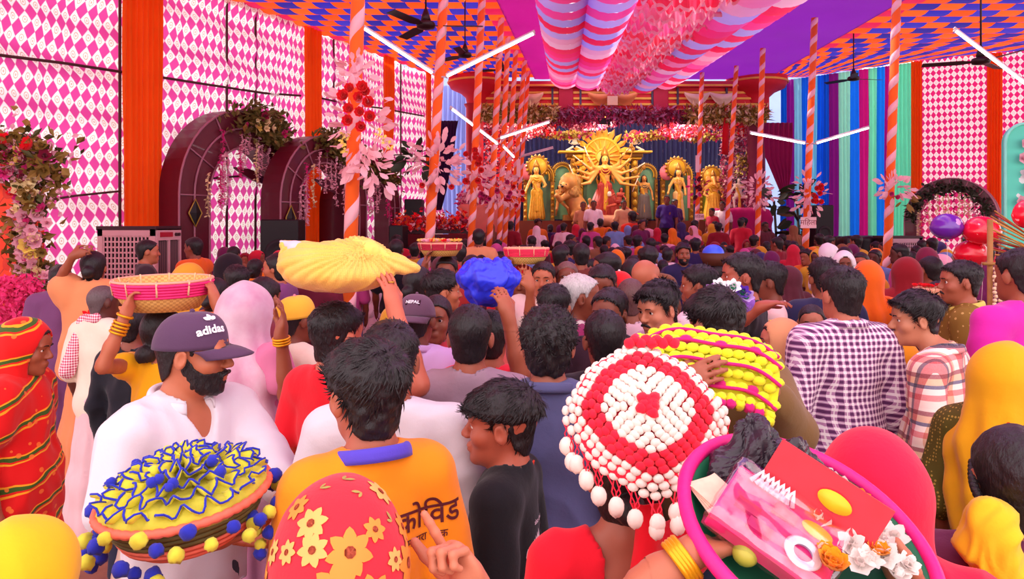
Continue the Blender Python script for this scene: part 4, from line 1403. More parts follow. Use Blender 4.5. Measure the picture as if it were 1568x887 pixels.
fan(712, 84, 13.2, .62, 20, 'second ceiling fan, hanging behind the left light tubes')
fan(768, 106, 17.2, .62, 45, 'farthest ceiling fan before the stage header')
fan(1307, 120, 15.5, .62, 8, 'ceiling fan in front of the rainbow curtains')
fan(1502, 93, 10.2, .72, 40, 'ceiling fan behind the upper right light tube')

# ---- air coolers
def cooler(x0, x1, ytop, D, depth, zb, label, body_c, sc=1):
    a = W(x0, ytop, D); b = W(x1, ytop, D); w = b.x - a.x; H = a.z - zb
    PLACED.extend([((a.x + b.x) / 2, D), ((a.x + b.x) / 2, D + .6)])
    c = Vector(((a.x + b.x) / 2, D + depth / 2, 0))
    root = thing('air_cooler', label, 'air cooler', c, group='desert air coolers')
    mbody = plain(body_c, .55, var=.08); dark = plain('#3a1c24', .6)
    mb = MB(); mb.box((0, .01, zb + H / 2), (w - .03, depth - .04, H - .04)); mb.build('body', plain('#1e1016', .7), root, smooth=False)
    mb = MB(); mb.box((0, 0, zb + H - .02), (w + .03, depth + .03, .05)); mb.build('lid', dark, root, smooth=False)
    # front grille: frame with rows of slots
    f = -depth / 2
    mb = MB()
    for s in (-1, 1): mb.box((s * (w / 2 - .03), f, zb + H / 2), (.06, .03, H - .06))
    mb.box((0, f, zb + H - .08), (w, .03, .07)); mb.box((0, f, zb + .06), (w, .03, .12))
    mb.build('front_frame', mbody, root, smooth=False)
    nr, nc = 15, 13
    for i in range(nr):
        mb = MB(); z = zb + .13 + (H - .25) * i / (nr - 1); mb.box((0, f + .004, z), (w - .1, .016, .020)); mb.build('grille_slat', mbody, root, smooth=False)
    for j in range(nc):
        mb = MB(); x = -w / 2 + .07 + (w - .14) * j / (nc - 1); mb.box((x, f, zb + H / 2), (.016, .018, H - .16)); mb.build('grille_bar', mbody, root, smooth=False)
    # right side: control panel and louvres
    x = w / 2
    mb = MB(); mb.box((x, 0, zb + H - .10), (.03, depth, .14)); side = mb.build('control_panel', mbody, root, smooth=False)
    mb = MB(); mb.box((x + .017, -depth * .12, zb + H - .10), (.008, depth * .5, .06)); mb.build('display', plain('#b02038', .3), side, smooth=False)
    for k in range(2): mb = MB(); mb.tube([(x + .015, depth * (.25 + .12 * k), zb + H - .10), (x + .04, depth * (.25 + .12 * k), zb + H - .10)], .022, 10); mb.build('knob', dark, side)
    for s in (-1, 0, 1): mb = MB(); mb.box((x, s * (depth / 2 - .02), zb + H / 2 - .08), (.03, .045, H - .18)); mb.build('side_frame', mbody, root, smooth=False)
    for k in range(12):
        mb = MB(); y = -depth / 2 + .05 + (depth - .1) * k / 11; mb.box((x - .012, y, zb + H / 2 - .08), (.02, .012, H - .2), Matrix.Rotation(.6, 3, 'Z')); mb.build('louvre', plain('#6a4048', .5), root, smooth=False)
    for sx in (-1, 1):
        for sy in (-1, 1): mb = MB(); mb.tube([(sx * (w / 2 - .05), sy * (depth / 2 - .05), 0), (sx * (w / 2 - .05), sy * (depth / 2 - .05), zb + .02)], .025, 8); mb.build('leg', M_FAN, root)
    return root
cooler(150, 238, 347, 8.9, .66, .72, 'large air cooler on a stand under the wide orange drape', '#d6a8ac')
cooler(1362, 1412, 362, 13.9, .6, .62, 'air cooler beside the rose diamond wall at the right', '#b8929c')
# ---- speakers and boxes
def speaker(x0, x1, y0, D, dep, label, zb=0, name='loudspeaker'):
    PLACED.append((W((x0 + x1) / 2, 0, D).x, D + dep / 2))
    a, b = W(x0, y0, D), W(x1, y0, D); w = b.x - a.x; H = a.z - zb
    root = thing(name, label, 'speaker', ((a.x + b.x) / 2, D + dep / 2, zb), group='black loudspeakers')
    mb = MB(); mb.box((0, 0, H / 2), (w, dep, H)); o = mb.build('cabinet', M_BLACK, root, smooth=False); o.modifiers.new('b', 'BEVEL').width = .02
    hs = w * .36
    for zc in ([H * .72, H * .3] if H > w * 1.4 else [H * .5]):
        mb = MB(); M_ = Matrix.Rotation(math.pi / 2, 3, 'X'); mb.lathe([(0, -.03), (hs * .3, -.02), (hs * .8, .01), (hs, .02), (hs * 1.06, .0)], (0, -dep / 2 - .004, zc), 20, M_); mb.build('cone', plain('#241820', .6), root)
    return root
speaker(619, 646, 305, 17.2, .5, 'black loudspeaker standing in front of the striped cloth, left of the blue curtain', 0)
speaker(398, 456, 336, 12.0, .45, 'tall black loudspeaker in front of the middle arch', 0)
speaker(500, 521, 332, 15.2, .4, 'black loudspeaker below the farthest arch', 0)
speaker(1249, 1277, 314, 17.6, .6, 'tall black loudspeaker before the rainbow curtains', 0)
speaker(595, 616, 345, 14.3, .8, 'black speaker stack at the left of the flower stall', 0)
# covered black crate
a, b = W(1296, 362, 14.6), W(1352, 362, 14.6)
root = thing('covered_crate', 'black tarpaulin covered crate in front of the rainbow curtains', 'crate', ((a.x + b.x) / 2, 14.9, 0))
S = Sdf(); S.box((0, 0, a.z / 2), ((b.x - a.x) / 2 - .04, .3, a.z / 2 - .05), .05, rad=.04); V, Q = S.mesh(.035); V[:, 2] = np.maximum(V[:, 2], .005)
link('tarpaulin', mesh_np('tarpaulin', V + vnormals(V, Q) * (folds(V, 4, 7) * .025)[:, None], Q), plain('#1c1218', .4, var=.3), root)
mb = MB(); mb.tube([(-(b.x - a.x) / 2 - .02, -.34, a.z * .7), ((b.x - a.x) / 2 + .02, -.34, a.z * .72)], .012, 5); mb.build('strap', plain('#4a3038', .6), root)

# ---- flower pillar at the left edge
def brocade():
    m, t = new('orange_brocade')
    u, v, w = t.xyz(t.coord())
    a = t.m('DIVIDE', u, .26); b = t.m('DIVIDE', w, .34)
    sn = t.m('SINE', t.m('MULTIPLY', a, 6.283)); cs = t.m('COSINE', t.m('MULTIPLY', b, 6.283))
    s = t.m('ABSOLUTE', t.m('SUBTRACT', sn, cs))
    line = t.m('LESS_THAN', s, .16)
    mot = t.m('GREATER_THAN', t.m('MULTIPLY', sn, cs), .42)
    col = t.mix(line, lin('#ff3a10'), lin('#c41410'))
    col = t.mix(mot, col, lin('#d81c10'))
    col = t.mix(t.m('MULTIPLY', t.noise(t.coord(), 40, 3), .3), col, lin('#ff6a38'))
    t.end(t.principled(col, .6, sheen=.2)); return m
D = 7.0
a, b = W(-70, 280, D), W(30, 280, D)
root = thing('flower_pillar', 'orange brocade pillar edged with mixed silk flowers at the left edge', 'pillar', ((a.x + b.x) / 2, D + .2, 0))
w = b.x - a.x
mb = MB(); mb.box((0, 0, a.z / 2), (w, .4, a.z)); o = mb.build('brocade_panel', brocade(), root, smooth=False); o.modifiers.new('b', 'BEVEL').width = .03
pts = []; spots = []
def pl(px, py, dy=0): q = W(px, py, D - .05); return (q.x - (a.x + b.x) / 2, -.3 + dy, q.z)
for i in range(2600):
    if random.random() < .5:
        px, py = random.gauss(38, 30), random.gauss(245, 20)
    else:
        py = random.uniform(250, 480); px = 58 + 12 * math.sin(py * .03) + random.gauss(0, 15) - (py - 250) * .02
    pts.append(pl(px, py, random.gauss(0, .07)))
stuff_leaves('pillar_leaves', pts[:700], .11, .07, M_OLIVE, root, out=(0, -.5, 0))
stuff_leaves('pillar_leaves', pts[1500:1900], .11, .06, M_GREEN, root, out=(0, -.5, 0))
stuff_leaves('pillar_petals', pts[2000:], .07, .05, M_PALE, root, out=(0, -.5, 0))
for px, py, mt, sz in [(25, 222, M_RED, .18), (22, 247, M_RED, .17), (65, 228, M_RED, .2), (47, 235, M_YEL, .16), (45, 252, M_YEL, .18), (33, 267, M_MAG, .2), (10, 240, M_WINE, .2), (8, 262, M_WINE, .18), (75, 250, M_OLIVE, .2), (85, 262, M_OLIVE, .18), (60, 262, M_MAG, .16), (12, 225, M_MAG, .16),
                       (48, 290, M_CREAM, .2), (60, 302, M_OLIVE, .22), (68, 316, M_OLIVE, .2), (40, 298, M_RED, .14), (52, 330, M_PALE, .18), (62, 338, M_MAG, .15), (70, 328, M_PALE, .17), (80, 322, M_MAG, .14), (50, 350, M_PALE, .16), (65, 352, M_PALE, .15), (58, 375, M_YEL, .19), (64, 386, M_YEL, .16), (48, 370, M_PALE, .15), (70, 372, M_PALE, .15), (55, 395, M_PALE, .17), (66, 402, M_PALE, .15), (50, 412, M_PALE, .16), (60, 425, M_PALE, .18), (72, 418, M_MAG, .14), (56, 442, M_PALE, .16), (66, 455, M_PALE, .15)] + [(random.gauss(38, 26), random.gauss(246, 15), random.choice([M_WINE, M_MAG, M_OLIVE, M_PALE]), .15) for _ in range(30)] + [(60 + random.gauss(0, 12), random.uniform(270, 475), random.choice([M_PALE, M_PALE, M_OLIVE, M_CREAM, M_MAG]), .13) for _ in range(45)]:
    link('silk_flower', BLOOM if mt is not M_RED else ROSE, mt, root, pl(px, py, -.10), face_rot((random.gauss(.2, .4), -1, random.gauss(.2, .4))), sz)
pts = [W(random.gauss(28, 22), random.uniform(425, 500), 6.6 + random.gauss(0, .08)) for _ in range(1500)]
pts = [p for p in pts if p.x < W(62, 0, 6.6).x]
o = stuff_leaves('hanging_petals', [p - Vector((pts[0].x, pts[0].y, 0)) for p in pts], .05, .04, cloth('#ff3f86', .1, .2), None, (pts[0].x, pts[0].y, 0))
tag(o, 'bright pink petal curtain below the flower pillar at the left edge', 'flowers', kind='stuff')
# ================================================================== the stage and its statues
M_STRED = plain('#d41a2c', .6, var=.15, vscale=3); M_STRED2 = plain('#8c1030', .6, var=.15); M_STGOLD = plain('#eeb84a', .5, .1, var=.15)
M_MAROON = cloth('#5c1020', 0, .2)
# platform
mb = MB(); mb.box((2.2, 18.0, .18), (10.6, 2.2, .36)); tag(mb.build('floor_stage_step', M_MAROON, smooth=False), kind='structure')
mb = MB(); mb.box((2.75, 21.2, .45), (10.2, 4.2, .9)); tag(mb.build('floor_stage', M_MAROON, smooth=False), kind='structure')
# pale daylight cloth behind and beside the stage
for nm, pa, pb, c in (('wall_back', (-3.6, 24.2), (11.5, 24.2), '#8fa6d8'),):
    o = cloth_wall(nm, [pa, pb], 0, 7.2, cloth(c, .55, .15, 2), 60, 20, .08, 21)
bx = W(660, 0, 21.2).x; bx2 = W(716, 0, 21.2).x
drape('blue_curtain', (bx - .6, 21.4), (bx2, 21.4), 0, CEIL, cloth('#8f9ad8', .5, .1, 3), 12, .05, 'pale blue hanging curtain between the diamond wall and the stage', 'curtain', off=.0, seed=4)
def swag_drape(label, pts, mat, D):
    """a gathered cloth hung from corners: polygon strip of left and right edges down the drop"""
    L = [W(a, c, D) for a, b, c in pts]; R = [W(b, c, D) for a, b, c in pts]
    n = 18; vs, fs = [], []
    org = L[0]
    for i, (l, r) in enumerate(zip(L, R)):
        for k in range(n):
            p = l.lerp(r, k / (n - 1)); p.y += .05 * math.sin(k * 2.1 + i * .3); vs.append(p)
    for i in range(len(L) - 1):
        for k in range(n - 1): fs.append((i * n + k, i * n + k + 1, (i + 1) * n + k + 1, (i + 1) * n + k))
    mb = MB(org); mb.add(vs, fs); o = mb.build('gathered_drape', mat, loc=org)
    o.modifiers.new('t', 'SOLIDIFY').thickness = .01
    return tag(o, label, 'drape')
swag_drape('dark purple cloth gathered left of the stage column', [(672, 702, 185), (674, 699, 200), (674, 696, 230), (672, 690, 262), (668, 684, 292), (664, 676, 322)], cloth('#3a1048', .15), 19.4)
swag_drape('magenta cloth gathered in a point right of the stage', [(1170, 1213, 188), (1170, 1213, 215), (1172, 1212, 240), (1182, 1211, 262), (1192, 1208, 285), (1201, 1206, 306)], cloth('#9c1458', .2), 18.9)
# ---- header with cornice, stripes, posts and capitals
root = thing('stage_header', 'red and gold striped header board across the top of the stage', 'stage header', W(940, 180, 20.0))
org = W(940, 180, 20.0)
def hb(x0, x1, y0, y1, D, dep, name, mat, parent=root, bev=0):
    a, b = W(x0, y0, D), W(x1, y1, D)
    mb = MB(org); mb.box(((a.x + b.x) / 2, D + dep / 2, (a.z + b.z) / 2), (b.x - a.x, dep, a.z - b.z)); o = mb.build(name, mat, parent, smooth=False)
    if bev: o.modifiers.new('b', 'BEVEL').width = bev
    return o
fas = hb(733, 1178, 132, 183, 20.0, .3, 'fascia', M_STRED)
hb(728, 1186, 124, 133, 19.8, .5, 'cornice', plain('#c81440', .5)); hb(728, 1186, 129, 131.5, 19.77, .05, 'cornice_line', M_STGOLD)
for y in (140, 149, 158, 167, 176):
    for x0, x1 in ((738, 855), (878, 1000), (1024, 1172)): hb(x0, x1, y, y + 3.2, 19.96, .05, 'gold_stripe', M_STGOLD)
for x in (846, 889, 944, 999, 1038, 1113): hb(x - 1.5, x + 1.5, 131, 160, 19.94, .06, 'post', plain('#4a4058', .5))
for x0, x1 in ((856, 877), (1001, 1023)): hb(x0, x1, 134, 182, 19.9, .12, 'red_panel', plain('#b00a38', .6))
# curved capitals at both ends
def capital(px, label_part):
    c = W(px, 0, 20.2)
    prof = [(.30, 160), (.34, 150), (.48, 143), (.75, 136), (.80, 130), (.82, 124), (.80, 119), (0, 119)]
    mb = MB(org); mb.lathe([(r, W(px, y, 20.2).z) for r, y in prof], (c.x, 20.2, 0), 32); cp = mb.build('capital', M_STRED, root)
    mb = MB(org); mb.lathe([(.83, W(px, 129, 20.2).z), (.85, W(px, 127.5, 20.2).z), (.83, W(px, 126, 20.2).z)], (c.x, 20.2, 0), 32); mb.build('gold_ring', M_STGOLD, cp)
capital(732, ''); capital(1158, '')
for k, (xs_, c) in enumerate((((757, 796, 832), '#f2c8a8'), ((900, 938, 976), '#e8905a'), ((1048, 1087, 1126), '#f2d8c0'))):
    for i in range(2):
        x0, x1 = xs_[i], xs_[i + 1]
        vs, fs = [], []
        for a_ in range(13):
            t_ = a_ / 12
            for v_ in range(5):
                sag = 4 * t_ * (1 - t_)
                y = 141 + v_ / 4 * (4 + 14 * sag) + 3 * sag
                p = W(x0 + (x1 - x0) * t_, y, 19.78 - .10 * sag * math.sin(v_ * 1.3)); vs.append(p)
        for a_ in range(12):
            for v_ in range(4): fs.append((a_ * 5 + v_, a_ * 5 + v_ + 1, a_ * 5 + v_ + 6, a_ * 5 + v_ + 5))
        mb = MB(org); mb.add(vs, fs); mb.build('swag', cloth(c, .1), root)
# little shrine picture on the header
sp = hb(930, 946, 147, 161, 19.72, .06, 'shrine_plaque', plain('#f0c8a0', .5)); 
mb = MB(org); q = W(938, 147, 19.72); mb.add([(q.x - .16, 19.72, q.z), (q.x + .16, 19.72, q.z), (q.x, 19.72, q.z + .17), (q.x - .16, 19.78, q.z), (q.x + .16, 19.78, q.z), (q.x, 19.78, q.z + .17)], [(0, 1, 2), (3, 5, 4), (0, 3, 4, 1), (1, 4, 5, 2), (2, 5, 3, 0)]); mb.build('shrine_gable', plain('#d84a4a', .5), sp, smooth=False)
# columns
for px, y0, lab, c in ((727, 160, 'red column with flowers at the left end of the stage', '#b01428'), (1158, 160, 'dark rose column at the right end of the stage', '#7c1440')):
    a = W(px, y0, 20.25)
    root2 = thing('stage_column', lab, 'column', (a.x, 20.25, 0), group='columns of the stage')
    mb = MB(); mb.lathe([(.30, .9), (.30, 1.1), (.24, 1.2), (.24, a.z - .1), (.30, a.z)], n=20); mb.build('shaft', plain(c, .6, var=.2), root2)
    mb = MB(); mb.lathe([(.0, 0), (.36, 0), (.36, .92), (0, .92)], n=20); mb.build('plinth', M_STRED2, root2)
# backdrop
def backdrop_mat():
    m, t = new('blue_sequin_curtain')
    v = t.coord()
    n = t.noise(t.mapping(v, (9, 9, .7)), 1, 3)
    s = t.m('GREATER_THAN', t.noise(t.mapping(v, (16, 16, 1.4)), 1, 4, .7), .66)
    col = t.mix(n, lin('#0c0f40'), lin('#1a2068'))
    col = t.mix(t.m('MULTIPLY', s, .5), col, lin('#b0a8d0'))
    t.end(t.principled(col, .5, sheen=.3)); return m
a, b = W(738, 0, 22.6), W(1170, 0, 22.6)
drape('backdrop_curtain', (a.x, 22.75), (b.x, 22.75), .9, CEIL - .6, backdrop_mat(), 60, .04, 'deep blue sequinned curtain behind the statues', 'curtain', off=0, seed=9, nz=10)

# ---- garlands of the stage
def garland(label, rects, mats, n, L, w, D, hang=.3, cat='garland', yc=None):
    """thick flower band filling image-shaped strips at depth D (real thickness about 20 cm)"""
    p0 = W((rects[0][0] + rects[0][1]) / 2, rects[0][2], D)
    root = thing('flower_garland', label, cat, p0, group='flower garlands of the stage')
    for mi, m_ in enumerate(mats):
        pts = []
        for i in range(n // len(mats)):
            x0, x1, y0, y1 = random.choice(rects)
            x = random.uniform(x0, x1); f = (yc(x) if yc else 0)
            p = W(x, random.uniform(y0, y1) + f, D) + Vector((0, random.gauss(0, .08), 0))
            pts.append(p - p0)
        stuff_leaves('petals', pts, L, w, m_, root, hang=hang, out=(0, -.5, 0))
    return root
M_LILAC = cloth('#b878a0', .1, .2); M_OLIVEY = plain('#b09038', .6, var=.3, vscale=10); M_PINKD = cloth('#c0386c', .1, .2)
garland('olive and cream leaf garland under the left half of the stage header', [(738, 850, 166, 182)], [M_OLIVEY, M_CREAM, M_OLIVE], 1500, .22, .07, 19.7)
garland('olive and cream leaf garland under the right end of the stage header', [(1050, 1172, 166, 184)], [M_OLIVEY, M_CREAM, M_OLIVE], 1500, .22, .07, 19.7)
garland('lilac leaf garland across the middle of the stage header', [(820, 1065, 167, 186)], [M_LILAC, M_WINE, M_PINKD], 2400, .20, .06, 19.8, .5)
garland('crimson netting swag dotted with white flowers on the left of the stage', [(745, 860, 184, 196), (790, 850, 190, 212)], [M_RED, M_PALE, M_WINE], 2200, .10, .08, 20.6, yc=lambda x: 8 * math.sin((x - 745) * .05))
garland('crimson netting swag dotted with white flowers in the middle of the stage', [(860, 1010, 180, 192)], [M_PINKD, M_PALE, M_WINE], 1900, .10, .08, 20.6, yc=lambda x: 8 * math.sin((x - 860) * .042))
garland('crimson netting swag dotted with white flowers on the right of the stage', [(1010, 1160, 182, 204)], [M_PINKD, M_PALE, M_RED], 2200, .10, .08, 20.6, yc=lambda x: 7 * math.sin((x - 1010) * .05))
garland('yellow flower row along the top of the blue curtain', [(800, 905, 201, 209), (955, 1130, 203, 213)], [M_YEL, M_OLIVEY, M_MAG], 1900, .12, .09, 21.2, yc=lambda x: 2 * math.sin(x * .06))
garland('red flower fall down the left side of the stage', [(742, 792, 188, 330)], [M_RED, M_PALE, M_WINE, M_RED], 2600, .10, .08, 20.9)
garland('dark pink flower fall down the right side of the stage', [(1104, 1160, 196, 320)], [M_PINKD, M_PALE, M_WINE], 2300, .10, .08, 20.9)
garland('mauve and yellow flower bunch above the white reclining statue', [(1128, 1160, 238, 266)], [M_LILAC, M_YEL, M_OLIVE], 700, .12, .09, 20.4)
# long red sash
sw = W(1112, 165, 19.6)
mb = MB(sw); mb.add([W(1110, 166, 19.6), W(1114, 166, 19.6), W(1106, 205, 19.55), W(1116, 205, 19.6), W(1105, 236, 19.6), W(1115, 238, 19.55)], [(0, 1, 3, 2), (2, 3, 5, 4)])
o = mb.build('red_sash', cloth('#d81020', .1), loc=sw); o.modifiers.new('t', 'SOLIDIFY').thickness = .02; tag(o, 'narrow red sash hanging from the stage header at the right', 'sash')

# ---- statues
G_SKIN = plain('#eaa850', .4, var=.12, vscale=4, spec=.5); G_GOLD = plain('#a06a20', .4, .35, var=.3, vscale=25, bump=.5, bscale=45); G_YEL = plain('#d8a02c', .45, .1, var=.25, vscale=18, bump=.4, bscale=40)
G_HAIR = plain('#1a1014', .5); G_RED = plain('#a83028', .5, var=.25, vscale=12, bump=.3, bscale=30); G_OLD = plain('#c88a44', .5, var=.25, vscale=9); G_GREEN = plain('#6a9a78', .5, var=.15); G_PINK = plain('#e07080', .5)
G_WHITE = plain('#f0dcc8', .45, var=.1)
def statue(label, px, ytop, ybot, D, face=180, skinm=G_SKIN, cloth_m=G_YEL, skirt_m=G_RED, arms=(), hair=True, crown=True, lean=0, legs='skirt', res=.022, wide=1, group='painted statues on the stage', name='statue', necklace=True, items=()):
    """a painted clay figure; arms: list of (elbow, hand) offsets in figure units (height 1), x = image right"""
    p = W(px, ybot, D); H = (ybot - ytop) * D / FPX
    root = thing(name, label, 'statue', p, group=group)
    hw = wide
    S = Sdf(); u = lambda x, y, z: (x * H, y * H, z * H)
    hc = Vector(u(lean, -.01, .915))
    S.ell(hc, (.055 * H, .062 * H, .075 * H), .02 * H); S.ell(hc + Vector((0, -.045 * H, -.02 * H)), (.02 * H, .03 * H, .045 * H), .02 * H)
    S.cap(hc - Vector((0, 0, .05 * H)), u(lean * .8, 0, .80), .03 * H, .034 * H, .02 * H)
    S.ell(u(lean * .7, 0, .73), (.10 * H * hw, .065 * H, .10 * H), .04 * H); S.ell(u(lean * .4, 0, .60), (.075 * H * hw, .055 * H, .10 * H), .04 * H)
    S.cap(u(lean * .8 - .09 * hw, 0, .79), u(lean * .8 + .09 * hw, 0, .79), .036 * H, .036 * H, .03 * H)
    for sh, el, hd in arms:
        S.cap(u(*sh), u(*el), .032 * H, .026 * H, .015 * H); S.cap(u(*el), u(*hd), .026 * H, .018 * H, .012 * H); S.ell(u(*hd), (.026 * H,) * 3, .012 * H)
        d = (Vector(hd) - Vector(el)).normalized() * .035
        for k in (-1, 0, 1): S.cap(u(*hd), u(hd[0] + d.x + k * .012, hd[1] + d.y - .004, hd[2] + d.z + k * .008), .008 * H, .006 * H, .004 * H)
    if legs != 'skirt':
        for (a_, b_, c_) in legs: S.cap(u(*a_), u(*b_), .055 * H, .042 * H, .02 * H); S.cap(u(*b_), u(*c_), .042 * H, .026 * H, .02 * H)
    V, Q = S.mesh(res * min(1, H)); link('figure', mesh_np('figure', V, Q), skinm, root)
    S = Sdf(); S.ell(u(lean * .7, -.002, .725), (.106 * H * hw, .072 * H, .075 * H), .03 * H); S.ell(u(lean * .2, 0, .50), (.10 * H * hw, .075 * H, .09 * H), .04 * H)
    if legs == 'skirt':
        S.cap(u(lean * .2, 0, .50), u(-lean * .1, 0, .06), .095 * H * hw, .15 * H * hw, .04 * H)
    V, Q = S.mesh(res * min(1, H)); V[:, 2] = np.maximum(V[:, 2], .0)
    an = np.arctan2(V[:, 1], V[:, 0]); V += vnormals(V, Q) * ((np.sin(an * 16) * .010 * (V[:, 2] < .55 * H)) * H)[:, None]
    link('costume', mesh_np('costume', V, Q), skirt_m, root)
    if necklace:
        mb = MB()
        for k in range(3):
            mb.tube([u(lean * .8 + math.sin(a_) * (.045 + .018 * k) * hw, -.05 - .030 * math.cos(a_ * .7) - .012 * k, .80 - (.03 + .045 * k) * math.cos(a_)) for a_ in np.linspace(-1.5, 1.5, 11)], .007 * H, 5)
        mb2 = mb.build('necklace', cloth_m, root)
        S = Sdf(); S.cap(u(lean * .7 - .05 * hw, -.055, .68), u(lean * .3 + .03, -.07, .44), .035 * H, .03 * H, .02 * H); S.cap(u(lean * .2, -.075, .46), u(0, -.11, .16), .035 * H, .045 * H, .02 * H)
        V, Q = S.mesh(res * min(1, H)); link('sash', mesh_np('sash', V, Q), cloth_m, root)
    if hair:
        S = Sdf(); S.ell(hc + Vector((0, .018 * H, .015 * H)), (.066 * H, .062 * H, .074 * H), .02 * H)
        for s in (-1, 1): S.cap(hc + Vector((s * .055 * H, .01 * H, -.01 * H)), u(lean * .7 + s * .085, .03, .62), .026 * H, .022 * H, .02 * H)
        V, Q = S.mesh(res * min(1, H)); link('hair', mesh_np('hair', V, Q), G_HAIR, root)
    if crown:
        mb = MB(); mb.lathe([(.05 * H, -.01 * H), (.062 * H, .01 * H), (.052 * H, .05 * H), (.03 * H, .10 * H), (.008 * H, .14 * H), (0, .145 * H)], hc + Vector((0, .012 * H, .06 * H)), 14); mb.build('crown', G_GOLD, root)
    # painted features: eyes, brows and lips as little relief pieces
    for s in (-1, 1):
        mb = MB(); mb.ball(hc + Vector((s * .021 * H, -.062 * H, .005 * H)), (.011 * H, .008 * H, .006 * H), 8, 5); mb.build('eye', G_HAIR, root)
    mb = MB(); mb.ball(hc + Vector((0, -.072 * H, -.033 * H)), (.012 * H, .007 * H, .005 * H), 8, 5); mb.build('lips', G_RED, root)
    return root, H
def halo(parent, c, r0, r1, rays, m1=G_GOLD, m2=G_YEL, petal=False, depth=.05):
    mb = MB(); mb.lathe([(0, 0), (r0 * .98, .0), (r0, .02), (r0 * .98, depth), (0, depth)], c, 40, Matrix.Rotation(math.pi / 2, 3, 'X')); mb.build('halo_disc', m2, parent)
    mb = MB(); mb.tube([Vector(c) + Vector((r0 * math.cos(a), -.03, r0 * math.sin(a))) for a in np.linspace(0, 2 * math.pi, 36, endpoint=False)], r0 * .06 + .015, 6, closed=True); mb.build('halo_rim', m1, parent)
    for i in range(rays):
        a = 2 * math.pi * i / rays; d = Vector((math.cos(a), 0, math.sin(a))); s = Vector((-d.z, 0, d.x)); w = math.pi * r0 / rays * (1.05 if petal else .8)
        c0 = Vector(c) + d * r0
        mb = MB(); m_ = (r0 + r1) / 2
        mb.add([c0 - s * w * .7, Vector(c) + d * m_ - s * w, Vector(c) + d * r1, Vector(c) + d * m_ + s * w, c0 + s * w * .7, Vector(c) + d * m_ + Vector((0, -.05, 0))], [(0, 1, 5), (1, 2, 5), (2, 3, 5), (3, 4, 5), (4, 0, 5)])
        mb.build('ray', m1 if i % 2 else m2, parent, smooth=False)
# gold frame behind the great goddess
fr = thing('golden_gateway', 'carved gold gateway frame behind the ten-armed goddess', 'frame', W(926, 330, 21.6), group='gold frames on the stage')
forg = W(926, 330, 21.6)
def fb(x0, x1, y0, y1, D, dep, name, mat, parent=fr, o_=None):
    o_ = o_ or forg
    a, b = W(x0, y0, D), W(x1, y1, D); mb = MB(o_); mb.box(((a.x + b.x) / 2, D + dep / 2, (a.z + b.z) / 2), (b.x - a.x, dep, a.z - b.z)); o = mb.build(name, mat, parent, smooth=False); o.modifiers.new('b', 'BEVEL').width = .02; return o
fb(867, 985, 234, 241, 21.5, .35, 'lintel', G_GOLD); fb(869, 983, 241, 244, 21.45, .3, 'lintel_moulding', G_YEL)
for x in (879, 972): fb(x - 5, x + 5, 244, 332, 21.55, .25, 'pillar', G_GOLD)
for x in (890, 961): fb(x - 3, x + 3, 244, 332, 21.6, .2, 'inner_pillar', G_YEL)
for x in (879, 972):
    for k in range(7): q = W(x, 250 + 12 * k, 21.5); mb = MB(forg); mb.ball(q, (.07, .05, .09), 8, 6); mb.build('boss', G_YEL, fr)
fb(893, 958, 262, 332, 21.75, .08, 'back_panel', G_GREEN)
mb = MB(forg); mb.box(W(926, 345, 21.5) + Vector((0, .1, -.35)), (2.4, .8, 1.3)); mb.build('pedestal', G_OLD, fr, smooth=False)
# the ten-armed goddess
HD = (336 - 236) * 21 / FPX
sy = lambda py: (336 - py) / 100
sx = lambda px: (px - 926) / 100
A_ = []
for (ex, ey, hx, hy) in ((903, 259, 889, 249), (902, 268, 885, 262), (899, 274, 877, 268), (902, 280, 884, 284), (908, 256, 899, 240), (948, 258, 962, 246), (951, 266, 972, 259), (953, 275, 974, 272), (950, 281, 970, 285), (946, 252, 953, 238)):
    s = -1 if ex < 926 else 1
    A_.append(((s * .085, .01, .775), (sx(ex), -.06, sy(ey)), (sx(hx), -.12, sy(hy))))
gd, H = statue('tall golden ten-armed goddess statue in a red and yellow sari, centre of the stage', 926, 236, 336, 21.0, arms=A_, res=.02)
halo(gd, (-.02 * H, .17 * H, .98 * H), .28 * H, .47 * H, 22, G_YEL, plain('#e0902c', .5), True)
halo(gd, (-.02 * H, .13 * H, .98 * H), .10 * H, .29 * H, 18, G_YEL, plain('#e8b050', .5), True, .02)
halo(gd, (-.02 * H, .20 * H, 1.22 * H), .13 * H, .21 * H, 16, G_GOLD, G_YEL, False)
for i, (ex, ey, hx, hy, s_, l_) in enumerate(A_ and [(0, 0, *(a[2][0], a[2][2]), 0, 0) for a in A_]):
    d = Vector((hx * 1.0, -.02, .3 + .4 * (i % 3))).normalized()
    p = Vector((hx * H, -.13 * H, hy * H))
    mb = MB(); mb.tube([p - d * .10 * H, p + d * .16 * H], .008 * H, 5); w_ = mb.build('weapon', G_GOLD if i % 2 else G_WHITE, gd)
    if i % 2: mb = MB(); mb.ball(p + d * .17 * H, (.03 * H, .012 * H, .04 * H), 8, 6); mb.build('weapon_head', G_GOLD, w_)
# flared red-gold skirt hem
mb = MB(); n = 26; vs, fs = [], []
for i in range(n + 1):
    a = math.pi * (1.05 + .9 * i / n)
    for r, z in ((.10, .46), (.16, .28), (.23, .10), (.30, .0)):
        rr = r * (1 + .10 * math.sin(i * 2.4))
        vs.append((rr * H * math.cos(a) * 1.25 - (.06 * H if r > .2 else 0), rr * H * math.sin(a) * .6, z * H))
for i in range(n):
    for k in range(3): fs.append((i * 4 + k, i * 4 + k + 1, i * 4 + k + 5, i * 4 + k + 4))
mb.add(vs, fs); o = mb.build('pleated_hem', G_RED, gd); o.modifiers.new('t', 'SOLIDIFY').thickness = .015

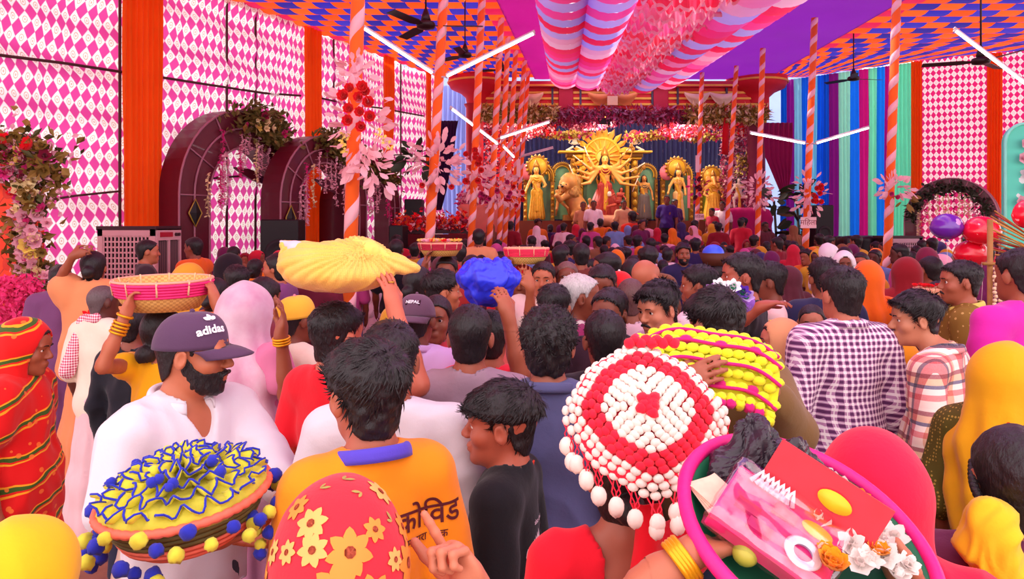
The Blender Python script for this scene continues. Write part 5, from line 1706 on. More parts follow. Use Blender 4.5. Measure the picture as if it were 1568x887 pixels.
# sun-rayed arches with side figures
def ray_arch(label, px, pyc, rpx, ybot, D, panel, rays=26):
    c = W(px, pyc, D); s = D / FPX; r = rpx * s
    root = thing('rayed_arch', label, 'frame', (c.x, D, W(px, ybot, D).z), group='gold frames on the stage')
    zb = c.z - root.location.z
    for i in range(rays):
        a = math.pi * (-.12 + 1.24 * i / (rays - 1)); d = Vector((math.cos(a), 0, math.sin(a))); sd = Vector((-d.z, 0, d.x)); w = r * .075
        b0 = Vector((0, 0, zb)) + d * r * .86
        mb = MB(); mb.add([b0 - sd * w, b0 + sd * w, Vector((0, 0, zb)) + d * r * 1.05, b0 + d * r * .08 + Vector((0, -.06, 0))], [(0, 2, 3), (2, 1, 3), (1, 0, 3)]); mb.build('ray', G_GOLD, root, smooth=False)
    for rr, m_ in ((.86, G_YEL), (.74, G_GOLD), (.62, G_YEL)):
        mb = MB(); mb.tube([Vector((rr * r * math.cos(a), -.03, zb + rr * r * math.sin(a))) for a in np.linspace(-.35, math.pi + .35, 30)], r * .055, 6); mb.build('arch_ring', m_, root)
    for sg in (-1, 1):
        mb = MB(); mb.box((sg * r * .80, 0, zb * .45), (r * .22, .2, zb * .9)); mb.build('pillar', G_GOLD, root, smooth=False)
        for k in range(6): mb = MB(); mb.ball((sg * r * .80, -.11, zb * (.08 + .14 * k)), (r * .09, .04, r * .10), 7, 5); mb.build('boss', G_YEL, root)
    n = 24; vs = [(0, .06, zb)] + [(r * .8 * math.cos(a), .06, zb + r * .8 * math.sin(a)) for a in np.linspace(0, math.pi, n)] + [(-r * .8, .06, 0), (r * .8, .06, 0)]
    vs2 = [(x, .10, z) for x, y, z in vs]
    m_ = len(vs); mb = MB(); mb.add(vs + vs2, [(0, i, i + 1) for i in range(1, m_ - 1)] + [(0, m_ - 1, 1)] + [(m_, m_ + i + 1, m_ + i) for i in range(1, m_ - 1)]); mb.build('back_panel', panel, root, smooth=False)
    return root
ray_arch('gold rayed arch behind the left goddess statue', 825, 272, 26, 338, 21.7, G_GREEN)
ray_arch('gold rayed arch between the left goddess and the lion', 861, 266, 19, 336, 21.9, G_GREEN)
ray_arch('gold rayed arch behind the moustached warrior statue', 989, 268, 19, 336, 21.9, G_GREEN)
ray_arch('gold rayed arch behind the slim right goddess statue', 1036, 270, 27, 338, 21.7, G_GREEN)
ray_arch('gold rayed arch behind the elephant-headed statue', 1092, 282, 25, 338, 21.7, plain('#8aa030', .5))
L_ = [((-.09, 0, .78), (-.17, -.02, .62), (-.22, -.08, .50)), ((.09, 0, .78), (.16, -.03, .64), (.13, -.12, .60))]
st, H = statue('left goddess statue in a yellow sari with long black hair', 822, 254, 336, 21.1, arms=L_, lean=-.01, skirt_m=G_YEL, res=.022)
halo(st, (.02 * H, .12 * H, 1.0 * H), .17 * H, .24 * H, 18, G_GOLD, G_YEL, True); mb = MB(); mb.lathe([(0, 0), (.16 * H, 0), (.16 * H, .03), (0, .03)], (-.16 * H, .16 * H, .90 * H), 24, Matrix.Rotation(math.pi / 2, 3, 'X')); mb.build('pink_disc', G_PINK, st)
st, H = statue('slim right goddess statue in pale gold sari', 1038, 258, 338, 21.1, arms=[((-.08, 0, .78), (-.16, -.02, .66), (-.20, -.06, .52)), ((.08, 0, .78), (.13, -.03, .62), (.12, -.1, .50))], lean=.01, wide=.85, skirt_m=plain('#e0b070', .45, var=.2, vscale=14), res=.022)
halo(st, (0, .12 * H, 1.02 * H), .17 * H, .24 * H, 18, G_GOLD, G_YEL, True); mb = MB(); mb.lathe([(0, 0), (.15 * H, 0), (.15 * H, .03), (0, .03)], (-.17 * H, .16 * H, .93 * H), 24, Matrix.Rotation(math.pi / 2, 3, 'X')); mb.build('pink_disc', G_PINK, st)
mb = MB(); mb.box((.20 * H, -.05, .55 * H), (.05 * H, .03, .62 * H)); mb.build('pink_banner', G_PINK, st, smooth=False)
# elephant-headed statue
st, H = statue('elephant-headed yellow statue under the rayed arch at the right', 1092, 268, 336, 21.0, arms=[((-.12, 0, .76), (-.24, -.03, .66), (-.26, -.1, .78)), ((.12, 0, .76), (.24, -.03, .64), (.25, -.1, .74)), ((-.12, 0, .74), (-.22, -.05, .56), (-.16, -.14, .50)), ((.12, 0, .74), (.22, -.05, .56), (.16, -.14, .50))], wide=1.5, skirt_m=G_YEL, hair=False, res=.022)
S = Sdf(); hc = (0, -.01 * H, .92 * H)
for s in (-1, 1): S.ell((s * .11 * H, .01 * H, .91 * H), (.065 * H, .015 * H, .075 * H), .02)
S.cap((0, -.06 * H, .90 * H), (.01 * H, -.12 * H, .78 * H), .035 * H, .026 * H, .02); S.cap((.01 * H, -.12 * H, .78 * H), (.06 * H, -.13 * H, .72 * H), .026 * H, .02 * H, .02)
V, Q = S.mesh(.018); link('trunk_and_ears', mesh_np('trunk', V, Q), G_SKIN, st)
halo(st, (0, .14 * H, .98 * H), .20 * H, .27 * H, 18, G_GOLD, G_YEL, True)
# warrior statue, kneeling red demon, wrestler
statue('moustached warrior statue in a yellow tunic and grey skirt', 986, 268, 336, 20.9, arms=[((-.1, 0, .78), (-.18, -.02, .90), (-.12, -.06, 1.02)), ((.1, 0, .78), (.17, -.02, .62), (.19, -.08, .44))], skinm=G_OLD, skirt_m=plain('#6a6058', .5, var=.2), wide=1.15, crown=False, res=.022)
st, H = statue('kneeling red-skinned demon statue at the feet of the great goddess', 946, 287, 332, 20.6, arms=[((-.12, 0, .78), (-.30, -.05, .66), (-.42, -.1, .48)), ((.12, 0, .78), (.26, -.05, .62), (.20, -.16, .5))], skinm=plain('#c8583c', .5, var=.2), skirt_m=G_RED, wide=1.25, crown=False, lean=.12, legs=[((-.06, 0, .42), (-.36, -.08, .34), (-.40, 0, .05)), ((.06, 0, .42), (.42, -.05, .22), (.70, 0, .08))], necklace=False, res=.022)
mb = MB(); mb.lathe([(.0, .12), (.045, .10), (.06, .04), (.05, -.02)], (-.30 * H, -.12 * H, .72 * H), 12); mb.build('white_tuft', G_WHITE, st)
statue('bare-chested wrestler statue grappling the lion', 857, 282, 330, 20.7, arms=[((-.12, 0, .78), (-.10, -.08, .64), (.12, -.1, .74)), ((.12, 0, .78), (.28, -.06, .80), (.42, -.06, .92))], skinm=G_OLD, skirt_m=plain('#c8a860', .5), wide=1.2, crown=False, legs=[((-.06, 0, .42), (-.10, -.1, .2), (-.12, 0, .0)), ((.06, 0, .42), (.24, -.1, .24), (.30, 0, .0))], necklace=False, res=.022)
# the lion
def lion():
    p = W(876, 336, 20.8); root = thing('lion_statue', 'tan rearing lion statue beside the ten-armed goddess', 'statue', p, group='painted statues on the stage')
    q = lambda px, py, y=0: W(px, py, 20.8 + y) - p
    S = Sdf()
    S.cap(q(872, 292), q(884, 318), .24, .27, .12); S.cap(q(884, 318), q(892, 330), .26, .20, .1)
    S.ell(q(871, 280, -.1), (.24, .22, .24), .1); S.ell(q(863, 286, -.3), (.13, .13, .10), .06); S.cap(q(862, 290, -.32), q(861, 292, -.34), .07, .06, .03)
    for s in (-1, 1): S.ell(q(871 + s * 7, 271, -.1), (.05, .04, .07), .03)
    for dy in (-.2, .16): S.cap(q(870, 298, dy), q(858, 306, dy - .1), .10, .075, .05); S.cap(q(858, 306, dy - .1), q(853, 300, dy - .15), .07, .075, .04)
    for dy in (-.22, .2): S.cap(q(888, 322, dy), q(878, 330, dy), .14, .08, .06); S.cap(q(878, 330, dy), q(884, 341, dy), .075, .06, .03); S.cap(q(884, 341, dy), q(878, 342, dy - .03), .06, .05, .03)
    S.cap(q(896, 330), q(905, 318, .1), .05, .035, .04); S.cap(q(905, 318, .1), q(903, 306, .1), .035, .05, .03)
    V, Q = S.mesh(.025); link('lion_body', mesh_np('lion_body', V, Q), G_OLD, root)
    S = Sdf(); S.ell(q(873, 282, .04), (.30, .24, .31), .1); S.ell(q(876, 296, -.04), (.25, .26, .24), .1); S.ell(q(861, 286, -.36), (.20, .22, .20), .04, 's')
    V, Q = S.mesh(.025); V += vnormals(V, Q) * (folds(V, 3, 22) * .03)[:, None]
    link('mane', mesh_np('mane', V, Q), plain('#b08040', .6, var=.3, vscale=20, bump=.5), root)
    for s in (-1, 1): mb = MB(); mb.ball(q(863 + s * 4, 283, -.38), .025, 8, 5); mb.build('eye', G_HAIR, root)
    mb = MB(); mb.ball(q(861, 285.5, -.43), (.04, .03, .03), 8, 5); mb.build('muzzle', G_HAIR, root)
lion()
# horse and mount figures low on the altar: buffalo body
p = W(925, 340, 20.4); root = thing('buffalo_statue', 'reclining pinkish buffalo statue below the great goddess', 'statue', p, group='painted statues on the stage'); q = lambda px, py, y=0: W(px, py, 20.4 + y) - p
S = Sdf(); S.cap(q(914, 337), q(942, 339), .14, .17, .12); S.cap(q(912, 336), q(903, 331, -.1), .10, .08, .06); S.cap(q(903, 331, -.1), q(896, 335, -.2), .08, .055, .04)
for s in (-1, 1): S.cap(q(903, 329, s * .08), q(899, 322, s * .2), .035, .012, .02)
for x in (912, 936): S.cap(q(x, 341, -.12), q(x + 6, 350, -.16), .055, .04, .04)
V, Q = S.mesh(.03); link('buffalo_body', mesh_np('buffalo', V, Q), plain('#e0a078', .5, var=.2), root)
# small seated statues on the lintel
for px, lab in ((880, 'small seated white statue on the left end of the gold lintel'), (972, 'small seated white statue on the right end of the gold lintel')):
    st, H = statue(lab, px, 204, 234, 21.35, arms=[((-.15, 0, .74), (-.30, -.05, .5), (-.16, -.2, .42)), ((.15, 0, .74), (.30, -.05, .5), (.16, -.2, .42))], skinm=G_WHITE, skirt_m=G_WHITE, wide=1.7, hair=False, crown=True, legs=[((-.1, 0, .3), (-.42, -.15, .12), (-.1, -.3, .08)), ((.1, 0, .3), (.42, -.15, .12), (.1, -.3, .08))], necklace=False, res=.022)
    mb = MB(); mb.lathe([(0, 0), (.26 * H, 0), (.28 * H, .03), (0, .04)], (0, .12, .92 * H), 22, Matrix.Rotation(math.pi / 2, 3, 'X')); mb.build('red_halo', plain('#e06038', .5), st)
    mb = MB(); mb.box((0, 0, .02), (.95, .4, .05)); mb.build('seat', G_YEL, st, smooth=False)
st, H = statue('small crowned statue above the great goddess halo', 926, 196, 222, 21.75, arms=[((-.1, 0, .76), (-.22, -.05, .6), (-.1, -.14, .5)), ((.1, 0, .76), (.22, -.05, .6), (.1, -.14, .5))], skinm=G_SKIN, skirt_m=G_YEL, wide=1.4, res=.022)
mb = MB(); mb.box((0, .1, -.32), (.3, .2, .66)); mb.build('plinth', G_GOLD, st, smooth=False)
# white reclining figure at the right with magenta cloth
st, H = statue('white robed statue seated on magenta cloth at the right end of the stage', 1131, 272, 325, 20.4, arms=[((-.1, 0, .76), (-.24, -.05, .6), (-.30, -.12, .44)), ((.1, 0, .76), (.22, -.05, .62), (.30, -.1, .5))], skinm=G_WHITE, skirt_m=G_WHITE, wide=1.3, hair=True, crown=False, legs=[((-.06, 0, .45), (-.2, -.2, .40), (-.18, -.2, .1)), ((.06, 0, .45), (.34, -.2, .42), (.42, -.2, .08))], cloth_m=G_YEL, res=.022)
p = W(1135, 345, 20.3); S = Sdf(); S.box((0, 0, -.15), (.62, .35, .5), .1, rad=.1); V, Q = S.mesh(.05); V += vnormals(V, Q) * (folds(V, 8, 9) * .04)[:, None]; V[:, 2] = np.maximum(V[:, 2], .91 - p.z)
o = link('cloth_dais', mesh_np('cloth_dais', V, Q), cloth('#c01868', 0), None, p); tag(o, 'magenta cloth covered dais under the white robed statue', 'dais')
# low altar shelf and offerings in front
mb = MB((2.6, 20.0, .9)); mb.box((2.6, 20.15, 1.12), (8.4, .5, .44)); tag(mb.build('altar_step', M_MAROON, loc=(2.6, 20.0, .9), smooth=False), 'low maroon altar step along the front of the statues', 'step')
a, b = W(795, 338, 20.95), W(1122, 338, 20.95)
mb = MB((2.6, 21.5, .9)); mb.box(((a.x + b.x) / 2, 21.75, .9 + (a.z - .9) / 2), (b.x - a.x, 1.7, a.z - .9)); tag(mb.build('altar_tier', cloth('#7a3a2c', 0, .3, 3), loc=(2.6, 21.5, .9), smooth=False), 'upper altar tier carrying the painted statues', 'tier')
# flood lamps under the header
for px in (800, 925, 1050):
    p = W(px, 186, 19.75); root = thing('stage_lamp', 'small flood lamp under the stage header, %s' % {800: 'left', 925: 'middle', 1050: 'right'}[px], 'lamp', p, group='flood lamps under the stage header')
    mb = MB(); mb.box((0, 0, 0), (.34, .12, .16)); mb.build('housing', M_BLACK, root, smooth=False)
    mb = MB(); mb.box((0, .065, -.02), (.30, .01, .12)); mb.build('lens', emit('#fff0d8', 6), root, smooth=False)
    mb = MB(); mb.tube([(0, 0, .08), (0, .1, .35)], .015, 6); mb.build('bracket', M_BLACK, root)
    ld = bpy.data.lights.new('flood', 'AREA'); ld.energy = 60; ld.size = .4; ld.color = (1, .86, .62); lo_ = bpy.data.objects.new('flood', ld); COL.objects.link(lo_); lo_.parent = root; lo_.location = (0, .09, -.03)
    lo_.rotation_euler = Vector((0, -1.0, .55)).to_track_quat('Z', 'Y').to_euler()
# draped flower table at the left of the stage
root = thing('flower_stand', 'pink draped stand with a bank of pink flowers left of the statues', 'stand', (W(742, 0, 18.4).x, 18.4, 0))
S = Sdf(); c = W(742, 312, 18.4); S.box((0, 0, c.z / 2), (.55, .35, c.z / 2 - .06), .08, rad=.05); V, Q = S.mesh(.05); V[:, 2] = np.maximum(V[:, 2], 0); V += vnormals(V, Q) * (folds(V, 12, 9) * .03)[:, None] * [1, 1, 0]
link('drape', mesh_np('drape', V, Q), cloth('#f08878', .1), root)
pts = [(random.uniform(-.65, .65), random.uniform(-.4, .2), c.z + random.uniform(-.1, .25)) for _ in range(900)]
stuff_leaves('petals', pts[:500], .12, .09, M_PALE, root); stuff_leaves('petals', pts[500:], .12, .09, M_MAG, root)
# flower seller's stall on the left behind the second pole
root = thing('flower_stall', 'long dark stall heaped with red and orange garlands before the blue curtain', 'stall', (W(662, 0, 15.8).x, 15.9, 0))
z = W(0, 352, 15.8).z; w = 116 * 15.8 / FPX
mb = MB(); mb.box((0, 0, z - .04), (w, .8, .08)); mb.build('counter', plain('#3a1820', .6), root, smooth=False)
for s in (-1, 1):
    for t_ in (-1, 1): mb = MB(); mb.box((s * (w / 2 - .05), t_ * .34, z / 2 - .04), (.06, .06, z - .08)); mb.build('leg', plain('#3a1820', .6), root, smooth=False)
mb = MB(); mb.box((0, -.39, z * .55), (w - .05, .02, z * .8)); mb.build('front_cloth', cloth('#6a1420', 0), root, smooth=False)
for mt, n in ((M_RED, 700), (cloth('#ff5a20', 0), 500), (M_PALE, 350), (M_WINE, 500)):
    stuff_leaves('garland_heap', [(random.uniform(-w / 2, w / 2), random.uniform(-.45, .3), z + abs(random.gauss(0, .13))) for _ in range(n)], .11, .08, mt, root)
# dark potted palms at the right of the stage
for px, lab in ((1187, 'dark leafy potted plant below the magenta gathered cloth'), (1222, 'tall dark leafy plant between the magenta cloth and the women sign pole')):
    dd = 18.1 if px < 1200 else 18.9; c = W(px, 345, dd); PLACED.append((c.x, dd)); root = thing('potted_plant', lab, 'plant', (c.x, dd, 0), group='dark plants right of the stage')
    mb = MB(); mb.lathe([(0, 0), (.2, 0), (.27, .4), (.25, .42), (0, .40)], n=18); mb.build('pot', plain('#3a1c1c', .6), root)
    mb = MB(); mb.tube([(0, 0, .4), (.04, 0, 1.4), (-.03, 0, 2.5)], .03, 6); mb.build('stem', M_DKGREEN, root)
    for i in range(34):
        a = random.uniform(0, 6.28); zz = random.uniform(1.2, 2.9)
        link('leaf', LEAFM, M_DKGREEN if i % 3 else plain('#5a4a2c', .6), root, (.05 * math.cos(a), .05 * math.sin(a), zz), face_rot((math.cos(a), math.sin(a), random.uniform(-.2, .6))), random.uniform(.3, .5))
# signs
def sign(px, py, D, wpx, hpx, txt, label, size):
    c = W(px, py, D); s = D / FPX
    root = thing('sign_board', label, 'sign', c, group='small paper signs on the poles')
    mb = MB(); mb.box((0, 0, 0), (wpx * s, .012, hpx * s)); mb.build('board', plain('#f4c8cc', .6, var=.05), root, smooth=False)
    me = text_mesh(txt, size * s, .0)
    o = link('lettering', me, plain('#8c1430', .6), root, (0, -.008, 0), (math.pi / 2, 0, 0))
    return root
sign(1238, 341, 13.93, 24, 17, '\u092e\u093f\u0939\u0932\u093e', 'pink paper sign for women on the striped pole below the V of light tubes', 11)
sign(1071, 332, 18.93, 14, 9, '\u092e\u093f\u0939\u0932\u093e', 'small pink paper sign on the slim pole between the right statues', 6)
sign(1068, 251, 18.93, 6, 26, '', 'tall narrow pink paper on the slim pole beside the right goddess', 1)
sign(794, 258, 17.53, 6, 27, '', 'tall narrow pink paper on the pole beside the left goddess', 1)
# ================================================================== the people near the camera and what they carry
def check_mat(name, base, c1, c2, per, w1=.5):
    m, t = new(name)
    x, y, z = t.xyz(t.coord())
    u = t.m('DIVIDE', t.m('ADD', x, t.m('MULTIPLY', y, .7)), per); v = t.m('DIVIDE', z, per)
    a = t.m('LESS_THAN', t.m('FRACT', u), w1); b = t.m('LESS_THAN', t.m('FRACT', v), w1)
    a2 = t.m('LESS_THAN', t.m('ABSOLUTE', t.m('SUBTRACT', t.m('FRACT', u), .75)), .05); b2 = t.m('LESS_THAN', t.m('ABSOLUTE', t.m('SUBTRACT', t.m('FRACT', v), .75)), .05)
    s = t.m('MULTIPLY', t.m('ADD', a, b), .5)
    col = t.ramp(s, [(0, base), (.4, c1), (.9, c2)], 'CONSTANT')
    col = t.mix(t.m('MULTIPLY', t.m('MAXIMUM', a2, b2), .8), col, lin('#fff4f6'))
    col = t.mix(t.m('MULTIPLY', t.noise(t.coord(), 300, 2), .12), col, lin('#8a5a6a'))
    t.end(t.principled(col, .8, spec=.2, sheen=.1)); return m
def plaid_mat(name):
    m, t = new(name)
    x, y, z = t.xyz(t.coord())
    u = t.m('DIVIDE', t.m('ADD', x, t.m('MULTIPLY', y, .8)), .175); v = t.m('DIVIDE', z, .155)
    st1 = [(0, '#fff2ea'), (.22, '#d8606a'), (.40, '#5a1e52'), (.50, '#f6dcc8'), (.66, '#c83048'), (.82, '#e8b48c'), (.94, '#fff0e8')]
    st2 = [(0, '#ffe8e0'), (.20, '#e87078'), (.36, '#fff4ee'), (.52, '#3e3078'), (.62, '#f0c49c'), (.80, '#9c1c3c'), (.92, '#fff0e8')]
    a = t.ramp(t.m('FRACT', u), st1, 'CONSTANT'); b = t.ramp(t.m('FRACT', v), st2, 'CONSTANT')
    mx = t.t.nodes.new('ShaderNodeMix'); mx.data_type = 'RGBA'; mx.blend_type = 'MIX'
    t.put(mx.inputs[0], .5); t.put(mx.inputs[6], a); t.put(mx.inputs[7], b)
    mul = t.t.nodes.new('ShaderNodeMix'); mul.data_type = 'RGBA'; mul.blend_type = 'MULTIPLY'
    t.put(mul.inputs[0], 1.0); t.put(mul.inputs[6], a); t.put(mul.inputs[7], b)
    col = t.mix(.75, mx.outputs[2], mul.outputs[2])
    col = t.mix(t.m('MULTIPLY', t.noise(t.coord(), 200, 2), .15), col, lin('#ffffff'))
    t.end(t.principled(col, .85, spec=.15, sheen=.1)); return m
def sari_mat(name, ground, s1, s2, spot, per=.13):
    m, t = new(name)
    x, y, z = t.xyz(t.coord())
    w = t.noise(t.coord(), 3, 3)
    v = t.m('ADD', t.m('DIVIDE', t.m('ADD', z, t.m('MULTIPLY', x, .35)), per), t.m('MULTIPLY', w, 1.1))
    f = t.m('FRACT', v)
    col = t.ramp(f, [(0, ground), (.50, s1), (.56, ground), (.62, s2), (.74, s1), (.79, ground)], 'CONSTANT')
    vo = t.n('TexVoronoi', ins={'Vector': t.coord(), 'Scale': 18.0})
    sp = t.m('LESS_THAN', vo.outputs['Distance'], .20)
    col = t.mix(t.m('MULTIPLY', sp, .8), col, lin(spot))
    t.end(t.principled(col, .75, spec=.2, sheen=.15)); return m
def dots_mat(name, ground, dot, scale=45, r=.28):
    m, t = new(name)
    vo = t.n('TexVoronoi', ins={'Vector': t.coord(), 'Scale': float(scale), 'Randomness': .25})
    col = t.mix(t.m('LESS_THAN', vo.outputs['Distance'], r), lin(ground), lin(dot))
    t.end(t.principled(col, .8, spec=.2)); return m
def sheer(name, c, alpha=.72):
    m, t = new(name)
    v = t.coord(); n = t.noise(v, 8, 4, .6)
    col = t.mix(n, lin(c), lin('#fff4fa'))
    sh = t.principled(col, .7, spec=.3, sheen=.3, normal=t.bump(t.noise(v, 60, 3), .3, .004))
    tr = t.n('BsdfTransparent')
    t.end(t.n('MixShader', t.m('ADD', alpha, t.m('MULTIPLY', n, .2)), tr, sh)); return m
JEAN = cloth('#2c3048', 0); DARKT = cloth('#2a2228', 0); CREAM = cloth('#f4e2cc', 0, .06)
SK1, SK2, SK3, SK4, SK5 = '#9a5238', '#b86848', '#7c3c28', '#c47a58', '#5c2c22'

def bangles(P, side, ts, mat, r=.036, tube=.0045):
    sh, el, wr, hd, pn, cu, kw = P['J'][side]
    d = (wr - el); q = d.to_track_quat('Z', 'Y').to_matrix()
    for t_ in ts:
        c = el.lerp(wr, t_)
        mb = MB(); mb.tube([c + q @ Vector((r * math.cos(a), r * math.sin(a), 0)) for a in np.linspace(0, 2 * math.pi, 20, endpoint=False)], tube, 6, closed=True)
        mb.build('bangle', mat, P['root'])
GOLDB = plain('#f0a818', .3, .5, var=.1)

# --- A the man in the cap
WHITE = cloth('#e2d8e0', 0, .04); CAPM = cloth('#573a58', 0, .1)
A = person('bearded man in a plum baseball cap and white polo holding a pom-pom basket', 285, 476, 2.14, -118, hy=32, hp=-4, face=True, skin_c=SK2, beard=.0042, mous=True, hair='buzz',
           top_=dict(mat=WHITE, collar=WHITE, sleeve=.80, vneck=True, off=.018), bottom=('trousers', JEAN), seed=3, wf=1.08, q=1.2,
           cap=dict(mat=CAPM, bill_mat=CAPM),
           arms={'R': [(165, 806, 1.92), (318, 826, 1.66), (1, .05, .10), (0, .1, 1), .35], 'L': [(440, 760, 2.16), (420, 822, 1.9), (-1, -.35, .05), (0, -.1, 1), .4]})
M_PRINT = plain('#f6f0f6', .6, var=.02)
cs = A['cap_surf']; p0 = cs(math.radians(38), .30); p1 = cs(math.radians(26), .30); up_ = (cs(math.radians(32), .5) - cs(math.radians(32), .25))
press(text_mesh('adidas', .034, .0012), 'cap_lettering', M_PRINT, A['cap'], cs(math.radians(40), .34), p1 - p0, up_, A['root'], .0045)
mb = MB()
for a_ in (-58, 0, 58):
    d = Vector((math.sin(math.radians(a_)), math.cos(math.radians(a_)), 0)); mb.leaf((d.x * .002, -.006, 0), d, (0, 0, 1), .022 if a_ == 0 else .020, .013, 0)
for k in range(3): mb.box((0, -.001 - .0035 * k, 0), (.020 - .003 * k, .0016, .0001))
press(mb.mesh('trefoil'), 'cap_emblem', M_PRINT, A['cap'], cs(math.radians(34), .60), p1 - p0, up_, A['root'], .0045)

# --- the pom-pom basket he holds
def bowl(root, r, h, foot, mats, n=40):
    """coiled straw bowl: inner skin, outer bands, wrapped rim and foot made of separate coils"""
    mb = MB(); mb.lathe([(0, .004), (foot, .004), (foot * 1.15, .02), (r * .80, h * .55), (r * .96, h * .96), (r * .93, h * .97), (r * .75, h * .55), (foot, .03), (0, .02)], n=n); mb.build('bowl', mats[0], root)
    for k in range(3):
        z = .008 + .008 * k; rr = foot * (1.02 + .03 * k) + .006
        mb = MB(); mb.tube([(rr * math.cos(a), rr * math.sin(a), z) for a in np.linspace(0, 2 * math.pi, n, endpoint=False)], .0052, 6, closed=True); mb.build('foot_coil', mats[1], root)
    for k in range(5):
        t_ = .2 + .14 * k; z = h * t_ * .9 + .01; rr = foot * 1.15 + (r * .93 - foot * 1.15) * (t_ ** .75) + .004
        mb = MB(); mb.tube([(rr * math.cos(a), rr * math.sin(a), z) for a in np.linspace(0, 2 * math.pi, n, endpoint=False)], .0065, 5, closed=True); mb.build('side_coil', mats[2] if k > 1 else mats[1], root)
    vs = []
    mb = MB(); m_ = 150
    mb.tube([(r * math.cos(a), r * math.sin(a), h) for a in np.linspace(0, 2 * math.pi, m_, endpoint=False)], [.0098 if i % 3 else .0078 for i in range(m_)], 7, closed=True); mb.build('rim_coil', mats[1], root)
M_COIL = plain('#f07058', .6, var=.15, vscale=60); M_BAND = plain('#6a5a2c', .7, var=.35, vscale=25, bump=.4)
root = thing('pompom_basket', 'coiled bowl heaped with yellow and blue pom-pom frills, held by the capped man', 'basket', W(293, 822, 1.60), (math.radians(6), math.radians(-5), 0))
R_ = .172
bowl(root, R_, .098, .098, [M_BAND, M_COIL, M_BAND])
M_FY = cloth('#f0e84a', .1, .08, 10); M_FB = cloth('#2c34b8', 0, .12, 10)
for k in range(6):
    rr = R_ * (1.0 - .155 * k); z0 = .098 + .062 * (1 - (rr / R_) ** 2) + .004
    n = int(130 * rr / R_) + 40; nw = 5 + 2 * (6 - k)
    pts = []
    for i in range(n):
        a = 2 * math.pi * i / n
        w = .012 * math.sin(nw * a + k) + .007 * math.sin(2.3 * nw * a + 2 * k)
        zz = z0 + .026 + .010 * math.sin(nw * 1.31 * a + 3 * k)
        pts.append(Vector(((rr + w - .01) * math.cos(a), (rr + w - .01) * math.sin(a), zz)))
    vs, fs = [], []
    for p in pts:
        d = Vector((p.x, p.y, 0)).normalized()
        vs += [p, p - d * .016 - Vector((0, 0, .008)), p - d * .040 - Vector((0, 0, .014))]
    for i in range(n):
        j = (i + 1) % n; fs += [(i * 3, j * 3, j * 3 + 1, i * 3 + 1), (i * 3 + 1, j * 3 + 1, j * 3 + 2, i * 3 + 2)]
    mb = MB(); mb.add(vs, fs); fo = mb.build('yellow_frill', M_FY, root); fo.modifiers.new('t', 'SOLIDIFY').thickness = .003
    mb = MB(); mb.tube(pts, .0026, 5, closed=True); mb.build('blue_edging', M_FB, fo)
S = Sdf(); S.ell((0, 0, .10), (R_ * .97, R_ * .97, .048), .02); V, Q = S.mesh(.010); V += vnormals(V, Q) * (folds(V, 2, 60) * .006)[:, None]; link('yarn_mound', mesh_np('yarn_mound', V, Q), cloth('#c8c040', 0, .3, 30), root)
mb = MB(); mb.ball((0, 0, 0), 1, 12, 8)
POM = mb.mesh('pompom'); co = np.empty(len(POM.vertices) * 3, np.float32); POM.vertices.foreach_get('co', co); co = co.reshape(-1, 3); co *= (1 + .10 * sines(co, 9, 6, 3) + .07 * np.sin(co[:, :1] * 40)[:, 0])[:, None]; POM.vertices.foreach_set('co', co.ravel()); POM.update()
for i in range(34):
    a = 2 * math.pi * i / 34 + random.uniform(-.05, .05); drop = random.choice((0, 0, .02, .035, .05, .06)); rr = R_ + .012 + .25 * drop
    link('pompom', POM, M_FY if i % 2 else M_FB, root, (rr * math.cos(a), rr * math.sin(a), .094 - drop), (random.random() * 3,) * 3, random.uniform(.013, .017))
for i in range(16):
    a = random.uniform(0, 6.28); rr = R_ * random.uniform(.2, .85)
    link('pompom', POM, M_FB if i % 3 else M_FY, root, (rr * math.cos(a), rr * math.sin(a), .135 + .05 * (1 - (rr / R_) ** 2)), (0, 0, i), random.uniform(.009, .013))
for c_, n in (((-.02, -.165, -.01), 7), ((.155, -.03, .0), 7), ((-.165, -.06, .02), 6)):
    for i in range(n): link('pompom', POM, M_FB if i % 3 else M_FY, root, (c_[0] + random.gauss(0, .018), c_[1] + random.gauss(0, .01), c_[2] + random.uniform(-.045, .06)), (i, 0, 0), random.uniform(.012, .016))

# --- B red sari woman at the left edge
SARI = sari_mat('red_striped_sari', '#d81414', '#f0a020', '#3c5a1c', '#f07a30')
B_ = person('woman veiled in a red sari with yellow and green stripes, at the left edge', 30, 485, 3.0, -80, hp=-8, face=True, skin_c='#9a5236', hair='woman', line='woman', female=True, wf=1.05,
            veil=dict(mat=SARI, open=1.12, down=.55, wide=.215, fold=.012, face_y=-.012), top_=dict(mat=SARI, sleeve=.4, hem=.3, off=.035, fold=.012), bottom=('skirt', SARI), seed=8, q=1.1)
mb = MB(); mb.tube([B_['T']((0, .088, .075)), B_['T']((0, .06, .112)), B_['T']((0, .03, .13))], [.004, .005, .003], 6); mb.build('vermilion_parting', M_RED, B_['root'])
